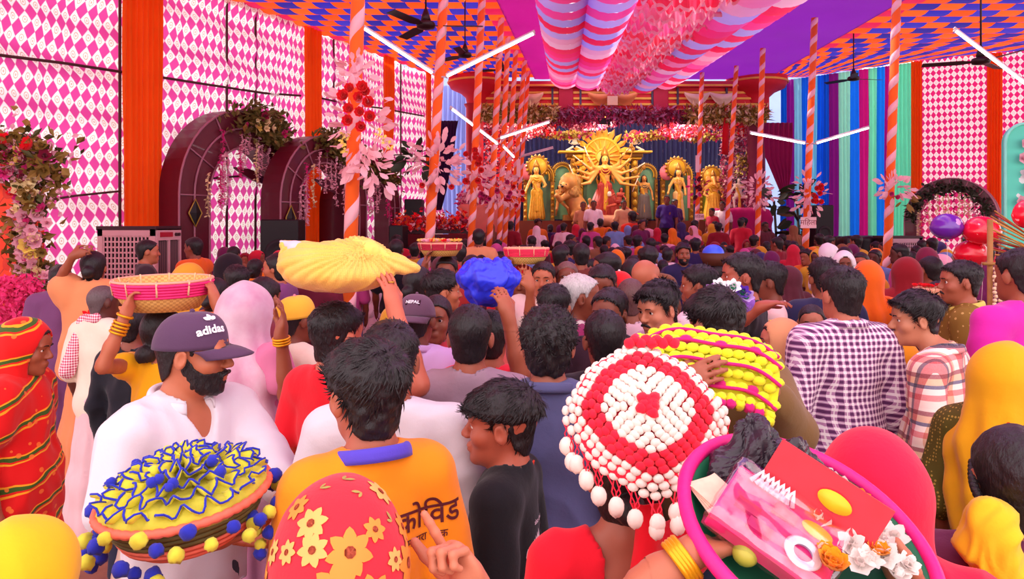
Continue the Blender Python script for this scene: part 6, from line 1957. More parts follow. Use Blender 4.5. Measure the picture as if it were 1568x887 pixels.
# --- C old man from behind
C_ = person('shaven old man in a cream shirt and pale lungi, seen from behind', 157, 437, 4.6, -14, skin_c=SK5, hair='buzz', hair_c='#5a4a4c', hy=-25, top_=dict(mat=CREAM, sleeve=.98, off=.028, hem=.72, fold=.009), bottom=('skirt', cloth('#f2c8cc', 0)), seed=9, wf=.95)
S = Sdf(); S.cap((-.14, .09, 1.20), (-.10, -.03, 1.462), .03, .034, .02); S.cap((-.10, -.03, 1.462), (.02, -.08, 1.485), .034, .034, .02); S.cap((-.12, -.04, 1.455), (-.17, -.125, 1.12), .042, .05, .02)
V, Q = S.mesh(.009); V += vnormals(V, Q) * (folds(V, 3, 40) * .006)[:, None]; link('checked_scarf', mesh_np('scarf', V, Q), check_mat('pink_gamcha', '#ffeef0', '#e88a9c', '#c84060', .018), C_['root'])
# --- D peach sari, purple neighbour
PEACH = cloth('#f59c68', .1, .08)
D_ = person('woman in a peach sari with arms raised to her head, beyond the old man', 143, 384, 5.4, 12, skin_c=SK1, hair='woman', line='woman', bun=(0, -.12, -.02, .045), female=True, top_=dict(mat=PEACH, sleeve=.3, hem=.25, off=.05, fold=.014, neck=.065), bottom=('skirt', PEACH), seed=10,
            arms={'L': [(93, 425, 5.3), (112, 392, 5.25), (1, 0, .4), (0, 1, 0), .5]})
mb = MB(); 
for k in range(5): mb.leaf((.02, -.16, 1.26), Vector((math.cos(k * 1.256), -.1, math.sin(k * 1.256))), (0, -1, 0), .05, .025, 0)
mb.build('red_motif', M_RED, D_['root'])
# --- E woman with a basket on her head
YEL = cloth('#f6b010', 0, .08)
E_ = person('woman in a yellow blouse steadying a pink-banded basket on her head', 248, 472, 3.3, -25, skin_c=SK2, hair='woman', line='woman', bun=(0, -.10, -.09, .05), female=True, top_=dict(mat=YEL, sleeve=.35, hem=1.0, off=.012), bottom=('skirt', cloth('#f6e2cc', 0)), seed=11, wf=1.05,
            arms={'L': [(157, 562, 3.05), (194, 478, 3.08), (.25, .1, 1), (1, .2, 0), .75], 'R': [(352, 520, 3.25), (330, 462, 3.25), (-.3, .1, 1), (-1, .2, 0), .8]})
bangles(E_, 'L', (.62, .68, .74, .80, .93), GOLDB, .034, .006)
def bamboo_mat():
    m, t = new('bamboo_weave')
    x, y, z = t.xyz(t.coord()); an = t.m('ARCTAN2', y, x)
    ck = t.n('TexChecker', ins={'Vector': t.n('CombineXYZ', t.m('MULTIPLY', an, 14), t.m('MULTIPLY', z, 110), .5), 'Scale': 1.0}).outputs[1]
    col = t.mix(ck, lin('#e8b860'), lin('#c88a3c')); col = t.mix(t.m('MULTIPLY', t.noise(t.coord(), 50, 3), .4), col, lin('#f4d894'))
    t.end(t.principled(col, .6, normal=t.bump(ck, .4, .004))); return m
M_BAM = bamboo_mat()
def tray_basket(label, c, r, h, fill=None, pink='#ee2a78', rot=(0, 0, 0), group='baskets carried on heads', foot=.72, bands=5, ties=10):
    root = thing('bamboo_basket', label, 'basket', c, rot, group)
    mb = MB(); mb.lathe([(0, 0), (r * foot, 0), (r * .9, h * .45), (r, h), (r * .96, h), (r * .86, h * .45), (r * foot * .95, .012), (0, .012)], n=40); mb.build('bowl', M_BAM, root)
    for k in range(bands):
        z = h * (.52 + .48 * k / bands); rr = r * (.905 + .095 * (k / bands)) + .004
        mb = MB(); mb.tube([(rr * math.cos(a), rr * math.sin(a), z) for a in np.linspace(0, 2 * math.pi, 48, endpoint=False)], h * .055, 6, closed=True); mb.build('dyed_strand', plain(pink, .55, var=.12, vscale=40), root)
    mb = MB(); mb.tube([(r * math.cos(a), r * math.sin(a), h) for a in np.linspace(0, 2 * math.pi, 48, endpoint=False)], .006, 6, closed=True); mb.build('rim', plain('#f0a890', .6), root)
    for i in range(ties):
        a = 2 * math.pi * i / ties; d = Vector((math.cos(a), math.sin(a), 0))
        mb = MB(); mb.tube([d * (r * .93) + Vector((0, 0, h * .7)), d * (r * .97) + Vector((0, 0, h + .008)), d * (r * 1.02) + Vector((0, 0, h)), d * (r * .975) + Vector((0, 0, h * .55))], .0075, 5, flat=.4); mb.build('tie', plain('#f4d0a0', .6), root)
    if fill: mb = MB(); mb.lathe([(0, h * .80), (r * .5, h * .78), (r * .92, h * .7)], n=30); mb.build('grain', fill, root)
    return root
tray_basket('bamboo basket with pink bands on the head of the woman in the yellow blouse', W(251, 472, 3.28), .205, .130, plain('#e8a878', .8, var=.25, vscale=60, bump=.6), rot=(math.radians(2), 0, 0))
# --- F sheer veil woman
VEIL = sheer('sheer_pink_veil', '#f090c0', .62)
F_ = person('woman under a sheer pale pink veil raising her bangled hand', 378, 432, 3.1, -25, skin_c=SK1, hair='woman', line='woman', female=True, wf=1.0, veil=dict(mat=VEIL, down=.62, wide=.22, fold=.018, off=.016), top_=dict(mat=cloth('#d87aa0', 0), sleeve=.5), bottom=('skirt', cloth('#b0708c', 0)), seed=12,
            arms={'R': [(440, 610, 2.95), (430, 512, 2.9), (.15, 0, 1), (-1, -.4, 0), .45]})
bangles(F_, 'R', (.86, .90, .94), GOLDB, .033, .005)
person('man in a cream T-shirt and yellow cap, behind the red shirt', 452, 452, 3.45, -40, skin_c=SK3, hair='buzz', top_=dict(mat=CREAM, sleeve=.7, off=.024, fold=.009), bottom=('skirt', check_mat('lungi_check', '#f4e8ea', '#d890a0', '#a84a60', .012)), cap=dict(mat=cloth('#f4b838', 0), bill_mat=cloth('#e88a9c', 0)), seed=13)
# --- G red shirt with yellow bundle
REDT = cloth('#e81428', 0, .08)
G_ = person('man in a red T-shirt carrying a yellow cloth bundle on his head', 515, 462, 2.62, -38, skin_c='#c86a50', hair='crop', top_=dict(mat=REDT, sleeve=.6, off=.020, fold=.009), bottom=('trousers', JEAN), seed=14, wf=1.05, q=1.15,
            arms={'R': [(640, 590, 2.42), (604, 474, 2.48), (-.22, .1, 1), (-.8, .6, 0), .35, dict(spread=.25)]})
mb = MB(); sh, el, wr, hd, pn, cu, kw = G_['J']['R']
mb.tube([wr + hd.normalized() * .098 + (hd.cross(pn).normalized()) * -.010 + Vector((.0115 * math.cos(a), .0115 * math.sin(a), 0)) for a in np.linspace(0, 6.28, 12, endpoint=False)], .0026, 5, closed=True); mb.build('ring', plain('#d8a840', .25, .9), G_['root'])
def gauze_mat(name, c, c2):
    m, t = new(name)
    v = t.coord()
    w = t.n('TexWave', ins={'Vector': v, 'Scale': 55.0, 'Distortion': 2.0}).outputs[1]; w2 = t.n('TexWave', ins={'Vector': v, 'Scale': 60.0, 'Distortion': 2.0}, bands_direction='Z').outputs[1]
    col = t.mix(t.noise(v, 7, 3), lin(c), lin(c2)); col = t.mix(t.m('MULTIPLY', t.m('MULTIPLY', w, w2), .35), col, lin('#e07828'))
    t.end(t.principled(col, .75, sheen=.2, normal=t.bump(t.m('ADD', w, w2), .25, .003))); return m
p = W(528, 425, 2.58); q_ = lambda px, py, y=0: W(px, py, 2.58 + y) - p
root = thing('cloth_bundle', 'yellow gauze bundle with knotted corners on the head of the man in red', 'bundle', p)
S = Sdf(); S.ell(q_(520, 420), (.185, .16, .062), .03); S.ell(q_(498, 402), (.155, .14, .06), .04); S.ell(q_(540, 398), (.10, .09, .05), .05); S.cap(q_(560, 398, -.02), q_(632, 410, -.02), .05, .020, .04); S.cap(q_(470, 398), q_(436, 378, 0), .06, .012, .04)
S.cap(q_(545, 378), q_(558, 392, -.02), .028, .05, .03); S.cap(q_(540, 382, .05), q_(505, 395, .05), .03, .05, .03)
V, Q = S.mesh(.005); N = vnormals(V, Q); kn = np.array(q_(556, 386, -.03)); dv = V - kn; an = np.arctan2(dv[:, 2] * 1.6, dv[:, 0]) + np.arctan2(dv[:, 1], dv[:, 0]) * .4; V += N * (np.abs(np.sin(an * 13 + folds(V, 3, 12) * 1.5)) * .009 * sm(V[:, 2], -.03, .05) + folds(V, 31, 34, (1, 1, .6)) * .004)[:, None]
link('gauze_wrap', mesh_np('gauze_wrap', V, Q), gauze_mat('yellow_gauze', '#f8b83c', '#ffd070'), root)
S = Sdf(); S.cap(q_(430, 370), q_(452, 380, -.02), .006, .022, .02); S.cap(q_(452, 380, -.02), q_(490, 384, -.03), .022, .02, .02); V, Q = S.mesh(.005); link('pink_lining', mesh_np('lining', V, Q), cloth('#f6c4d0', 0), root)
S = Sdf(); S.cap(q_(548, 374, -.02), q_(566, 384, -.05), .022, .030, .02); S.cap(q_(566, 384, -.05), q_(590, 394, -.04), .03, .018, .02); V, Q = S.mesh(.005); V += vnormals(V, Q) * (folds(V, 5, 60) * .004)[:, None]; link('knot', mesh_np('knot', V, Q), cloth('#ffd468', 0), root)
# --- H orange polo boy
ORANGE = cloth('#ff9418', 0, .06); BLUEC = cloth('#5a48c8', 0, .06)
H_ = person('wavy haired boy in an orange polo with blue collar and back lettering', 565, 517, 1.70, 30, hy=6, skin_c='#b06046', hair='wavy', face=True, top_=dict(mat=ORANGE, collar=BLUEC, sleeve=.8, off=.018, fold=.006), bottom=('trousers', JEAN), seed=15, wf=.84, hs=1.02, q=1.2)
TXT = plain('#5a1420', .7, var=.05)
sh_ = bpy.data.objects[H_['root']['_shirt']]
press(text_mesh('\u0924 \u0915\u094b\u093f\u0935\u0921', .070, .0009), 'back_lettering', TXT, sh_, (.085, -.1, 1.300), (1, 0, .03), (0, 0, 1), H_['root'], .003, 2)
press(text_mesh('\u0938\u092e\u0930\u092a\u0941\u0930\u093e \u091a\u094c\u0915', .026, .0003), 'back_lettering', TXT, sh_, (.10, -.1, 1.252), (1, 0, .03), (0, 0, 1), H_['root'], .003, 1)
# --- L white T-shirt hidden behind H
person('man in a white T-shirt almost hidden behind the orange polo boy', 598, 490, 2.15, 5, skin_c=SK1, hair='crop', top_=dict(mat=cloth('#e0d6de', 0, .05), sleeve=.75, off=.022), bottom=('trousers', JEAN), seed=16, wf=1.08)
# --- I floral veil woman, with the pointing hand
FLO = cloth('#e02c3c', .05, .1)
I_ = person('woman under a red floral veil in front, pointing with her right hand', 521, 727, 1.06, 12, skin_c='#c87a5c', hair='woman', line='woman', female=True, veil=dict(mat=FLO, down=.85, wide=.215, fold=.006, off=.010), top_=dict(mat=cloth('#c02838', 0), sleeve=.6), bottom=('skirt', cloth('#a02838', 0)), seed=17,
            arms={'R': [(790, 1120, 1.1), (728, 905, 1.06), (-.42, -.05, .90), (-.62, -.7, -.3), .5, dict(point=True)]})
vo = bpy.data.objects[I_['root']['_veil']]
PET = [plain('#f49038', .7, var=.2), plain('#f0b060', .7, var=.2), plain('#a89a50', .7, var=.2), plain('#f0704c', .7)]
def printed(kind, sz):
    mb = MB()
    if kind == 'leaf': mb.leaf((0, 0, 0), (.2, 1, 0), (0, 0, 1), sz, sz * .38, 0); mb.leaf((0, 0, 0), (-.8, .6, 0), (0, 0, 1), sz * .8, sz * .3, 0)
    else:
        n = 7
        for j in range(n): mb.leaf((0, 0, 0), (math.cos(j * 6.283 / n + .3), math.sin(j * 6.283 / n + .3), 0), (0, 0, 1), sz, sz * .55, 0)
    return mb.mesh('print')
vm = vo.data; rr_ = random.Random(5); picks = []
for _ in range(6000):
    v = vm.vertices[rr_.randrange(len(vm.vertices))]
    if v.normal.y < -.05 and v.co.z > 1.38 and all((v.co - q[0]).length > .036 for q in picks): picks.append((v.co.copy(), v.normal.copy()))
    if len(picks) > 44: break
for i, (p, n) in enumerate(picks):
    k_ = 'leaf' if i % 3 == 2 else 'f'; sz = rr_.uniform(.017, .027) if i % 4 else .036
    rt = n.cross(Vector((rr_.uniform(-.5, .5), rr_.uniform(-.5, .5), 1))).normalized() * -1; up = n.cross(rt)
    if rt.cross(up).dot(n) < 0: rt = -rt
    press(printed(k_, sz), 'printed_flower' if k_ == 'f' else 'printed_leaf', PET[2] if k_ == 'leaf' else PET[i % 2], vo, p, rt, up, I_['root'], .0022, 1)
    if k_ == 'f': press(MB().ball((0, 0, 0), (sz * .25, sz * .25, .0001), 8, 2).mesh('eye'), 'printed_eye', PET[3], vo, p, rt, up, I_['root'], .0032)
# --- J boy in black
J_ = person('boy in profile with red neck thread and black wing-printed T-shirt', 772, 582, 2.02, 74, hy=10, skin_c='#b45e46', hair='mop', line='fringe', face=True, top_=dict(mat=cloth('#17151b', 0, .2), sleeve=.75, off=.016, fold=.006), bottom=('trousers', JEAN), seed=18, wf=.84, hs=1.06, q=1.2)
mb = MB(); mb.tube([Vector((.066 * math.cos(a), -.02 + .066 * math.sin(a), 1.452 + .012 * math.sin(a))) for a in np.linspace(0, 6.28, 24, endpoint=False)], .0035, 6, closed=True)
mb.tube([(.03, -.08, 1.45), (.05, -.085, 1.455), (.06, -.08, 1.445), (.04, -.085, 1.44)], .0035, 6, closed=True); mb.build('neck_thread', plain('#e84028', .6), J_['root'])
sh_ = bpy.data.objects[J_['root']['_shirt']]
WINGM = plain('#f0d8e4', .6, var=.04)
def wing(sgn):
    mb = MB()
    for k in range(7):
        a = math.radians(90 - sgn * 0 + sgn * (-8 - 4 * k)); mb.leaf((sgn * (.018 + .010 * k), -.05 + .014 * k * .2, 0), (sgn * .10 + sgn * .02 * k, 1, 0), (0, 0, 1), .12 - .010 * k, .020, 0)
    for k in range(4): mb.leaf((sgn * .010, -.07 - .012 * k, 0), (sgn * (.5 + .2 * k), .6 - .25 * k, 0), (0, 0, 1), .055, .016, 0)
    return mb.mesh('wing')
for s in (-1, 1): press(wing(s), 'printed_wing', WINGM, sh_, (.015, -.1, 1.20), (1, 0, 0), (0, 0, 1), J_['root'], .003)
press(text_mesh('also dream', .020, .0003), 'shirt_lettering', WINGM, sh_, (.005, -.1, 1.292), (1, 0, 0), (0, 0, 1), J_['root'], .003, 1)
press(text_mesh('SE', .026, .0003), 'shirt_lettering', WINGM, sh_, (.015, -.1, 1.14), (1, 0, 0), (0, 0, 1), J_['root'], .003, 1)
press(text_mesh('T', .026, .0003), 'shirt_lettering', WINGM, sh_, (.015, -.1, 1.11), (1, 0, 0), (0, 0, 1), J_['root'], .003, 1)
# --- M cap man
LAV = cloth('#d8b0e4', 0, .06); CAP2 = cloth('#6a4a60', 0, .1)
M_ = person('man in a lavender shirt and plum cap marked NEPAL', 638, 449, 3.25, -12, hp=-2, skin_c=SK3, hair='buzz', top_=dict(mat=LAV, collar=LAV, sleeve=.8, off=.022), bottom=('trousers', JEAN), seed=19, cap=dict(mat=CAP2, bill_mat=CAP2, rev=True))
cs = M_['cap_surf']; q0 = cs(0, .42)
mb = MB(); mb.box((0, 0, 0), (.066, .026, .0002)); press(mb.mesh('patch'), 'cap_patch', plain('#4a2438', .6), M_['cap'], q0 + Vector((.012, 0, -.004)), (1, 0, .05), (0, .35, .93), M_['root'], .0045)
press(text_mesh('NEPAL', .021, .0006), 'cap_lettering', M_PRINT, M_['cap'], q0 + Vector((.012, 0, -.004)), (1, 0, .05), (0, .35, .93), M_['root'], .006)
# --- N grey tee
person('man with short dark hair in a mauve-grey T-shirt, seen from behind', 720, 466, 2.62, -3, skin_c='#a85a42', hair='short', top_=dict(mat=cloth('#a88898', 0, .08), sleeve=.8, off=.020, neckz=-.01), bottom=('trousers', JEAN), seed=20, wf=1.05)
# --- O blue bundle carrier
O_ = person('person in a red shirt holding a blue plastic bundle on the head', 752, 474, 3.0, -10, skin_c='#a8583e', hair='short', top_=dict(mat=cloth('#f02840', 0), sleeve=.6), bottom=('trousers', JEAN), seed=21,
            arms={'R': [(798, 575, 2.75), (778, 486, 2.75), (-.25, -.05, 1), (-.6, .8, 0), .75]})
p = W(748, 462, 2.92); root = thing('plastic_bundle', 'crumpled blue plastic bundle held on the head with one hand', 'bundle', p)
q_ = lambda px, py, y=0: W(px, py, 2.92 + y) - p
S = Sdf(); S.ell(q_(748, 425), (.122, .115, .055), .03); S.ell(q_(748, 448), (.088, .085, .05), .03); S.ell(q_(755, 404, -.03), (.06, .07, .02), .02, 's')
for k in range(12): a = k * .5236; S.cap(q_(748, 412) + Vector((.085 * math.cos(a), .08 * math.sin(a), 0)), q_(748, 408) + Vector((.075 * math.cos(a + .6), .075 * math.sin(a + .6), .012)), .018, .014, .012)
V, Q = S.mesh(.005); V += vnormals(V, Q) * (folds(V, 15, 38) * .011 + folds(V, 25, 80) * .003)[:, None]
link('plastic_sheet', mesh_np('plastic_sheet', V, Q), plain('#2a36e0', .35, var=.2, vscale=20, spec=.5), root)
mb = MB(); mb.ball(q_(754, 412, -.04), (.045, .045, .02), 12, 6); mb.build('offering', plain('#141450', .5), root)
# --- P curly, Q short, R moustache
person('man with curly black hair in a slate blue shirt, seen from behind', 840, 469, 2.36, -4, skin_c='#a85e48', hair='curly', top_=dict(mat=cloth('#5c5c88', 0, .1), collar=cloth('#5c5c88', 0, .1), sleeve=1.6, off=.022, fold=.009), bottom=('trousers', JEAN), seed=22, wf=1.06, q=1.15)
person('man with short straight hair in a dark shirt, right of the curly hair', 926, 474, 2.75, 4, skin_c='#8c4a36', hair='short', top_=dict(mat=cloth('#2a2028', 0), sleeve=.9), bottom=('trousers', JEAN), seed=23, wf=1.02, q=1.1)
person('young man with a moustache and swept hair looking down to the left', 1014, 429, 3.4, 118, hy=8, hp=-10, face=True, skin_c='#c87a5e', hair='wavy', mous=True, top_=dict(mat=cloth('#f0dce0', 0), collar=cloth('#f0dce0', 0), sleeve=.8), bottom=('trousers', JEAN), seed=24, q=1.15)
# --- S wavy hair with brown shawl
S_ = person('man with thick wavy hair in an olive brown shawl bearing the yellow crochet cover', 1102, 441, 2.62, 30, hp=-8, skin_c='#a86048', hair='wavy', top_=dict(mat=cloth('#7a5a34', 0), sleeve=1.5, off=.045, fold=.012, hem=.55), bottom=('trousers', JEAN), seed=25, wf=1.12, face=False,
            arms={'R': [(1205, 660, 2.4), (1165, 570, 2.2), (-1, -.3, .1), (0, .5, -1), .5], 'L': [(1040, 640, 2.3), (1040, 590, 2.0), (.4, -.3, .3), (.3, .8, -.3), .6]})
# --- yellow and pink crochet cover
def crochet_cover(label, c, M, rows, ncol, w, h, mats, pom, group=None):
    """a draped blanket of yarn tufts: rows of puffs with pom-pom hem; each puff is a part"""
    root = thing('crochet_cover', label, 'cover', c)
    pm = MB(); pm.ball((0, 0, 0), (1, .62, .8), 8, 6); PUFF = pm.mesh('yarn_puff'); 
    surf = lambda u, v: Vector((w * (u - .5) * (1 - .12 * v * v), -.10 * math.sin(math.pi * min(1, v * 1.05)) * .6 - .03 * math.cos((u - .5) * 3), h * (.5 - v) - .05 * abs(u - .5) ** 2 * 4 + .012 * math.sin(u * 9)))
    for r in range(rows):
        v = (r + .5) / rows
        for k in range(ncol):
            u = (k + .5 * (r % 2) + .25) / ncol
            p = M @ surf(u, v)
            m_ = mats[1] if (r % 4 == 3 and k % 3 == 0) else mats[0]
            o = link('yarn_puff', PUFF, m_, root, p, (M.to_euler().x, 0, M.to_euler().z), (w / ncol * .60, .02, h / rows * .66))
        if r % 2: mb = MB(); mb.tube([M @ (surf(t_, v + .4 / rows) + Vector((0, -.012, 0))) for t_ in np.linspace(0, 1, 24)], .0055, 5); mb.build('yarn_cord', mats[1], root)
    nu, nv = 20, 12; vs = [M @ (surf(i / (nu - 1), j / (nv - 1)) + Vector((0, .012, 0))) for i in range(nu) for j in range(nv)]; fs = [(i * nv + j, i * nv + j + 1, (i + 1) * nv + j + 1, (i + 1) * nv + j) for i in range(nu - 1) for j in range(nv - 1)]
    mb = MB(); mb.add(vs, fs); o = mb.build('backing', mats[0], root); o.modifiers.new('t', 'SOLIDIFY').thickness = .012
    for k in range(pom):
        u = (k + .5) / pom
        link('pompom', POM, mats[1] if k % 3 else mats[0], root, M @ (surf(u, 1.04) + Vector((0, -.01, 0))), (k, k, 0), .015)
        link('pompom', POM, mats[0], root, M @ (surf(u, .98) + Vector((0, -.014, 0))), (k, k, 0), .015)
    for k in range(7): link('pompom', POM, mats[k % 2], root, M @ (surf(-.01, .02 + .10 * k * .6) + Vector((-.008 * (k % 2), -.012, 0))), (k, 0, 0), .014)
    return root
M_YY = cloth('#f2ee2c', 0, .08, 20); M_YP = cloth('#e0207c', 0, .1, 20)
crochet_cover('yellow and pink yarn cover with pom-pom hem on the wavy haired man', W(1082, 562, 2.08), Matrix.Rotation(math.radians(-46), 3, 'X') @ Matrix.Rotation(math.radians(9), 3, 'Y'), 9, 12, .38, .235, (M_YY, M_YP), 13)
# purple crochet flowers on a basket behind him
root = thing('crochet_flowers', 'purple and white crochet flower cover with green centres behind the wavy haired man', 'cover', W(1112, 462, 2.9))
S = Sdf(); S.ell((0, 0, 0), (.105, .09, .055), .02); V, Q = S.mesh(.007); V += vnormals(V, Q) * (folds(V, 3, 70) * .006)[:, None]; link('knit_dome', mesh_np('knit_dome', V, Q), cloth('#8a50b8', 0, .3, 60), root)
for px, py, c_ in ((1101, 440, '#f4ecf4'), (1122, 441, '#f4ecf4'), (1090, 448, '#c888d8'), (1136, 450, '#5a2aa8'), (1112, 447, '#7a3ab8'), (1142, 456, '#c8a0e0')):
    f = link('knit_flower', BLOOM, cloth(c_, 0), root, W(px, py, 2.83) - W(1112, 462, 2.9), face_rot((0, -1, .7)), .075)
    mb = MB(); mb.ball((0, 0, .12), .16, 8, 6); mb.build('knit_eye', cloth('#1c7a48', 0), f)
# --- T woman in red under the pom-pom cover
T_ = person('woman in a low-backed red blouse carrying the beaded cover on her head', 950, 655, 1.62, 4, skin_c='#a8604a', hair='woman', line='woman', female=True, bun=(0, -.11, -.04, .04), top_=dict(mat=cloth('#f01830', 0, .06), sleeve=.5, hem=.9, off=.012, neck=.085, neckz=-.09), bottom=('skirt', cloth('#c01828', 0)), seed=26, wf=1.0,
            arms={'R': [(1110, 760, 1.6), (1078, 640, 1.62), (-.9, -.25, .35), (-.3, -.2, -1), .55]})
sw = [W(x, y, 1.50) for x, y in ((984, 770), (990, 800), (986, 840), (978, 887), (972, 960))]
vs = []; 
for p in sw: vs += [p + Vector((-.02, 0, 0)), p + Vector((0, -.012, 0)), p + Vector((.035, 0, 0))]
mb = MB(T_['base']); mb.add(vs, [(i * 3 + k, i * 3 + k + 1, i * 3 + k + 4, i * 3 + k + 3) for i in range(4) for k in range(2)])
o = mb.build('red_sash', cloth('#e81428', 0), None, loc=T_['base']); o.modifiers.new('t', 'SOLIDIFY').thickness = .004; tag(o, 'red cloth end hanging from the bead cover down the low-backed blouse', 'sash')
def bead_cover():
    c = W(990, 632, 1.50); root = thing('bead_cover', 'red and white beaded cover with a fringe of white tufts', 'cover', c)
    Mt = Matrix.Rotation(math.radians(50), 3, 'X')       # tipped towards the camera
    R_ = .152
    pm = MB(); pm.ball((0, 0, 0), (1, 1, 1), 8, 6); BEAD = pm.mesh('bead')
    mw = cloth('#fbe2d6', 0, .06, 30); mr = cloth('#f4203c', 0, .08, 30)
    prof = lambda t_: (R_ * t_, .030 * (1 - t_ ** 2.2) - .07 * max(0, t_ - .80))
    NR = 13; extra = []; cnt = 0
    # the outline: flat wide top edge, rounded below, a low angle between panels
    def shape(a): return 1.0 + .05 * math.cos(4 * a) + .03 * math.cos(8 * a)
    for r in range(1, NR + 1):
        t_ = r / NR; rr, zz = prof(t_)
        n = max(8, int(2 * math.pi * rr / .0205))
        for k in range(n):
            a = 2 * math.pi * (k + .5 * (r % 2)) / n
            p = Mt @ Vector((rr * shape(a) * math.cos(a) * 1.0, rr * shape(a) * math.sin(a), zz))
            col = mr if (r <= 1 or 8 <= r <= 10) else mw
            
            o = ((p, a, col, r))
            extra.append(o)
    extra.sort(key=lambda q: q[0].z * .0 + q[0].y)
    joined = {}
    for i, (p, a, col, r) in enumerate(extra):
        d = Mt @ Vector((math.cos(a), math.sin(a), 0)); nr = Mt @ Vector((0, 0, 1)); tg = nr.cross(d)
        R3_ = Matrix([tg, d, nr]).transposed()
        if i < 300: link('bead', BEAD, col, root, p, R3_.to_euler(), (.0112, .0086, .0090))
        else:
            mb = joined.setdefault(col.name, (MB(), col))[0]; mb.ball(p, (.0116, .0086, .0090), 8, 6, R3_)
    for mb, col in joined.values(): tag(mb.build('bead_rows', col, root), kind='stuff')
    S = Sdf(); S.ell((0, 0, -.012), (R_ * 1.0, R_ * 1.0, .028), .02); V, Q = S.mesh(.012); V = V @ np.array(Mt, np.float32).T; link('backing', mesh_np('backing', V, Q), mr, root)
    for k in range(14): a = k * .449; link('pompom', POM, mr, root, Mt @ Vector((.018 * math.cos(a) * (k % 3) * .5, .018 * math.sin(a) * (k % 3) * .5, .036)), (k, 0, 0), .012)
    for k in range(9): link('pompom', POM, mr, root, Mt @ Vector((-.02 + .012 * k, R_ * 1.02 + .008 * (k % 2), .012)), (k, 0, 0), .012)
    nt = 24
    for k in range(nt):
        a = math.pi * (1.02 + .96 * k / (nt - 1)); rr, zz = prof(1)
        e = Mt @ Vector((rr * shape(a) * math.cos(a), rr * shape(a) * math.sin(a), zz))
        b = e + Vector((.01 * math.sin(k * 3), -.015, -.048 - .012 * (k % 2)))
        for s in (-1, 1):
            mb = MB(); mb.tube([e + Vector((s * .008, 0, 0)), (e + b) / 2 + Vector((-s * .004, -.004, 0)), b + Vector((0, 0, .012))], .0016, 4); mb.build('red_cord', mr, root)
        mb = MB(); mb.ball(b, (.0155, .013, .019), 10, 7); V_ = np.array(mb.v, np.float32); bb = np.array(b, np.float32); an = np.arctan2(V_[:, 1] - bb[1], V_[:, 0] - bb[0]); V_ = bb + (V_ - bb) * (1 + .12 * np.sin(an * 6))[:, None]; mb.v = [tuple(x) for x in V_]; mb.build('white_tuft', mw, root)
    return root
bead_cover()
# --- U woman in peach veil
PV = cloth('#f0a878', .1, .08)
U_ = person('woman with a peach veil edged in gold and a purple blouse, in profile', 1192, 487, 3.5, 82, hp=4, face=True, skin_c='#c07058', hair='woman', line='woman', female=True, veil=dict(mat=PV, down=1.0, wide=.17, open=1.2, face_y=-.012), top_=dict(mat=cloth('#a018b0', 0), sleeve=.5, hem=1.0), bottom=('skirt', cloth('#8c5a40', 0)), seed=27, q=1.1)
mb = MB(); T = U_['T']; mb.tube([T((x, y, z)) for x, y, z in ((.0, .055, .132), (.05, .045, .112), (.088, .028, .06), (.094, .010, .0), (.092, 0, -.06), (.09, 0, -.13))], .011, 6, flat=.5); mb.build('gold_border', plain('#e8b868', .5, .2, bump=.4), U_['root'])
mb = MB(); mb.tube([(.055 * math.cos(a), .02 + .06 * math.sin(a) - .02, 1.43 - .02 * math.sin(a)) for a in np.linspace(0, 6.28, 20, endpoint=False)], .004, 5, closed=True); mb.build('necklace', M_RED, U_['root'])
# --- V glasses
V_ = person('man with black-rimmed glasses between the peach veil and the checked shirt', 1243, 466, 3.9, 165, face=True, skin_c='#b06a50', hair='buzz', top_=dict(mat=cloth('#8c7468', 0), collar=cloth('#8c7468', 0)), bottom=('trousers', JEAN), seed=28, hy=-5)
T = V_['T']
for s in (-1, 1):
    mb = MB(); mb.tube([T((s * .032 + .020 * math.cos(a), .108, .006 + .015 * math.sin(a))) for a in np.linspace(0, 6.28, 18, endpoint=False)], .0022, 6, closed=True); g = mb.build('glasses_rim', M_BLACK, V_['root'])
    mb = MB(); mb.tube([T((s * .052, .107, .010)), T((s * .080, .06, .012)), T((s * .083, -.01, .008))], .002, 5); mb.build('glasses_temple', M_BLACK, V_['root'])
mb = MB(); mb.tube([T((-.012, .110, .009)), T((0, .113, .012)), T((.012, .110, .009))], .002, 5); mb.build('glasses_bridge', M_BLACK, V_['root'])
# --- W checked shirt, X plaid shirt
CHK = check_mat('plum_check', '#fbeaf2', '#c08ab4', '#5c2a5c', .027, .52)
person('man from behind in a white and plum checked shirt, below the women sign pole', 1290, 407, 3.3, 8, hy=4, skin_c='#b86850', hair='crop', top_=dict(mat=CHK, collar=CHK, sleeve=1.95, off=.024, fold=.009, hem=.80), bottom=('trousers', JEAN), seed=29, wf=1.04, q=1.2)
PLD = plaid_mat('madras_plaid')
person('young man in a red and navy plaid shirt looking left', 1434, 446, 3.2, 46, hfwd=.075, hy=34, hp=-3, face=True, skin_c='#c07a5c', hair='wavy', top_=dict(mat=PLD, collar=PLD, sleeve=1.9, off=.024, fold=.010, hem=.74), bottom=('trousers', JEAN), seed=30, wf=1.12, nose=1.15, q=1.2)
# --- Y olive polo, Z magenta tee
OLV = dots_mat('olive_spots', '#8a6a2c', '#c8a860', 30, .22)
person('man with a moustache in an olive spotted polo looking left, under the balloons', 1472, 398, 4.2, 62, hy=16, face=True, mous=True, skin_c='#a85c42', hair='crop', top_=dict(mat=OLV, collar=plain('#d8c860', .7), sleeve=.8, off=.020), bottom=('trousers', JEAN), seed=31, wf=1.06)
person('man in a magenta T-shirt at the right edge beside the stall', 1562, 380, 3.5, 15, skin_c=SK1, hair='short', top_=dict(mat=cloth('#d828a8', 0, .06), sleeve=.8, off=.02), bottom=('trousers', JEAN), seed=32, wf=1.05)
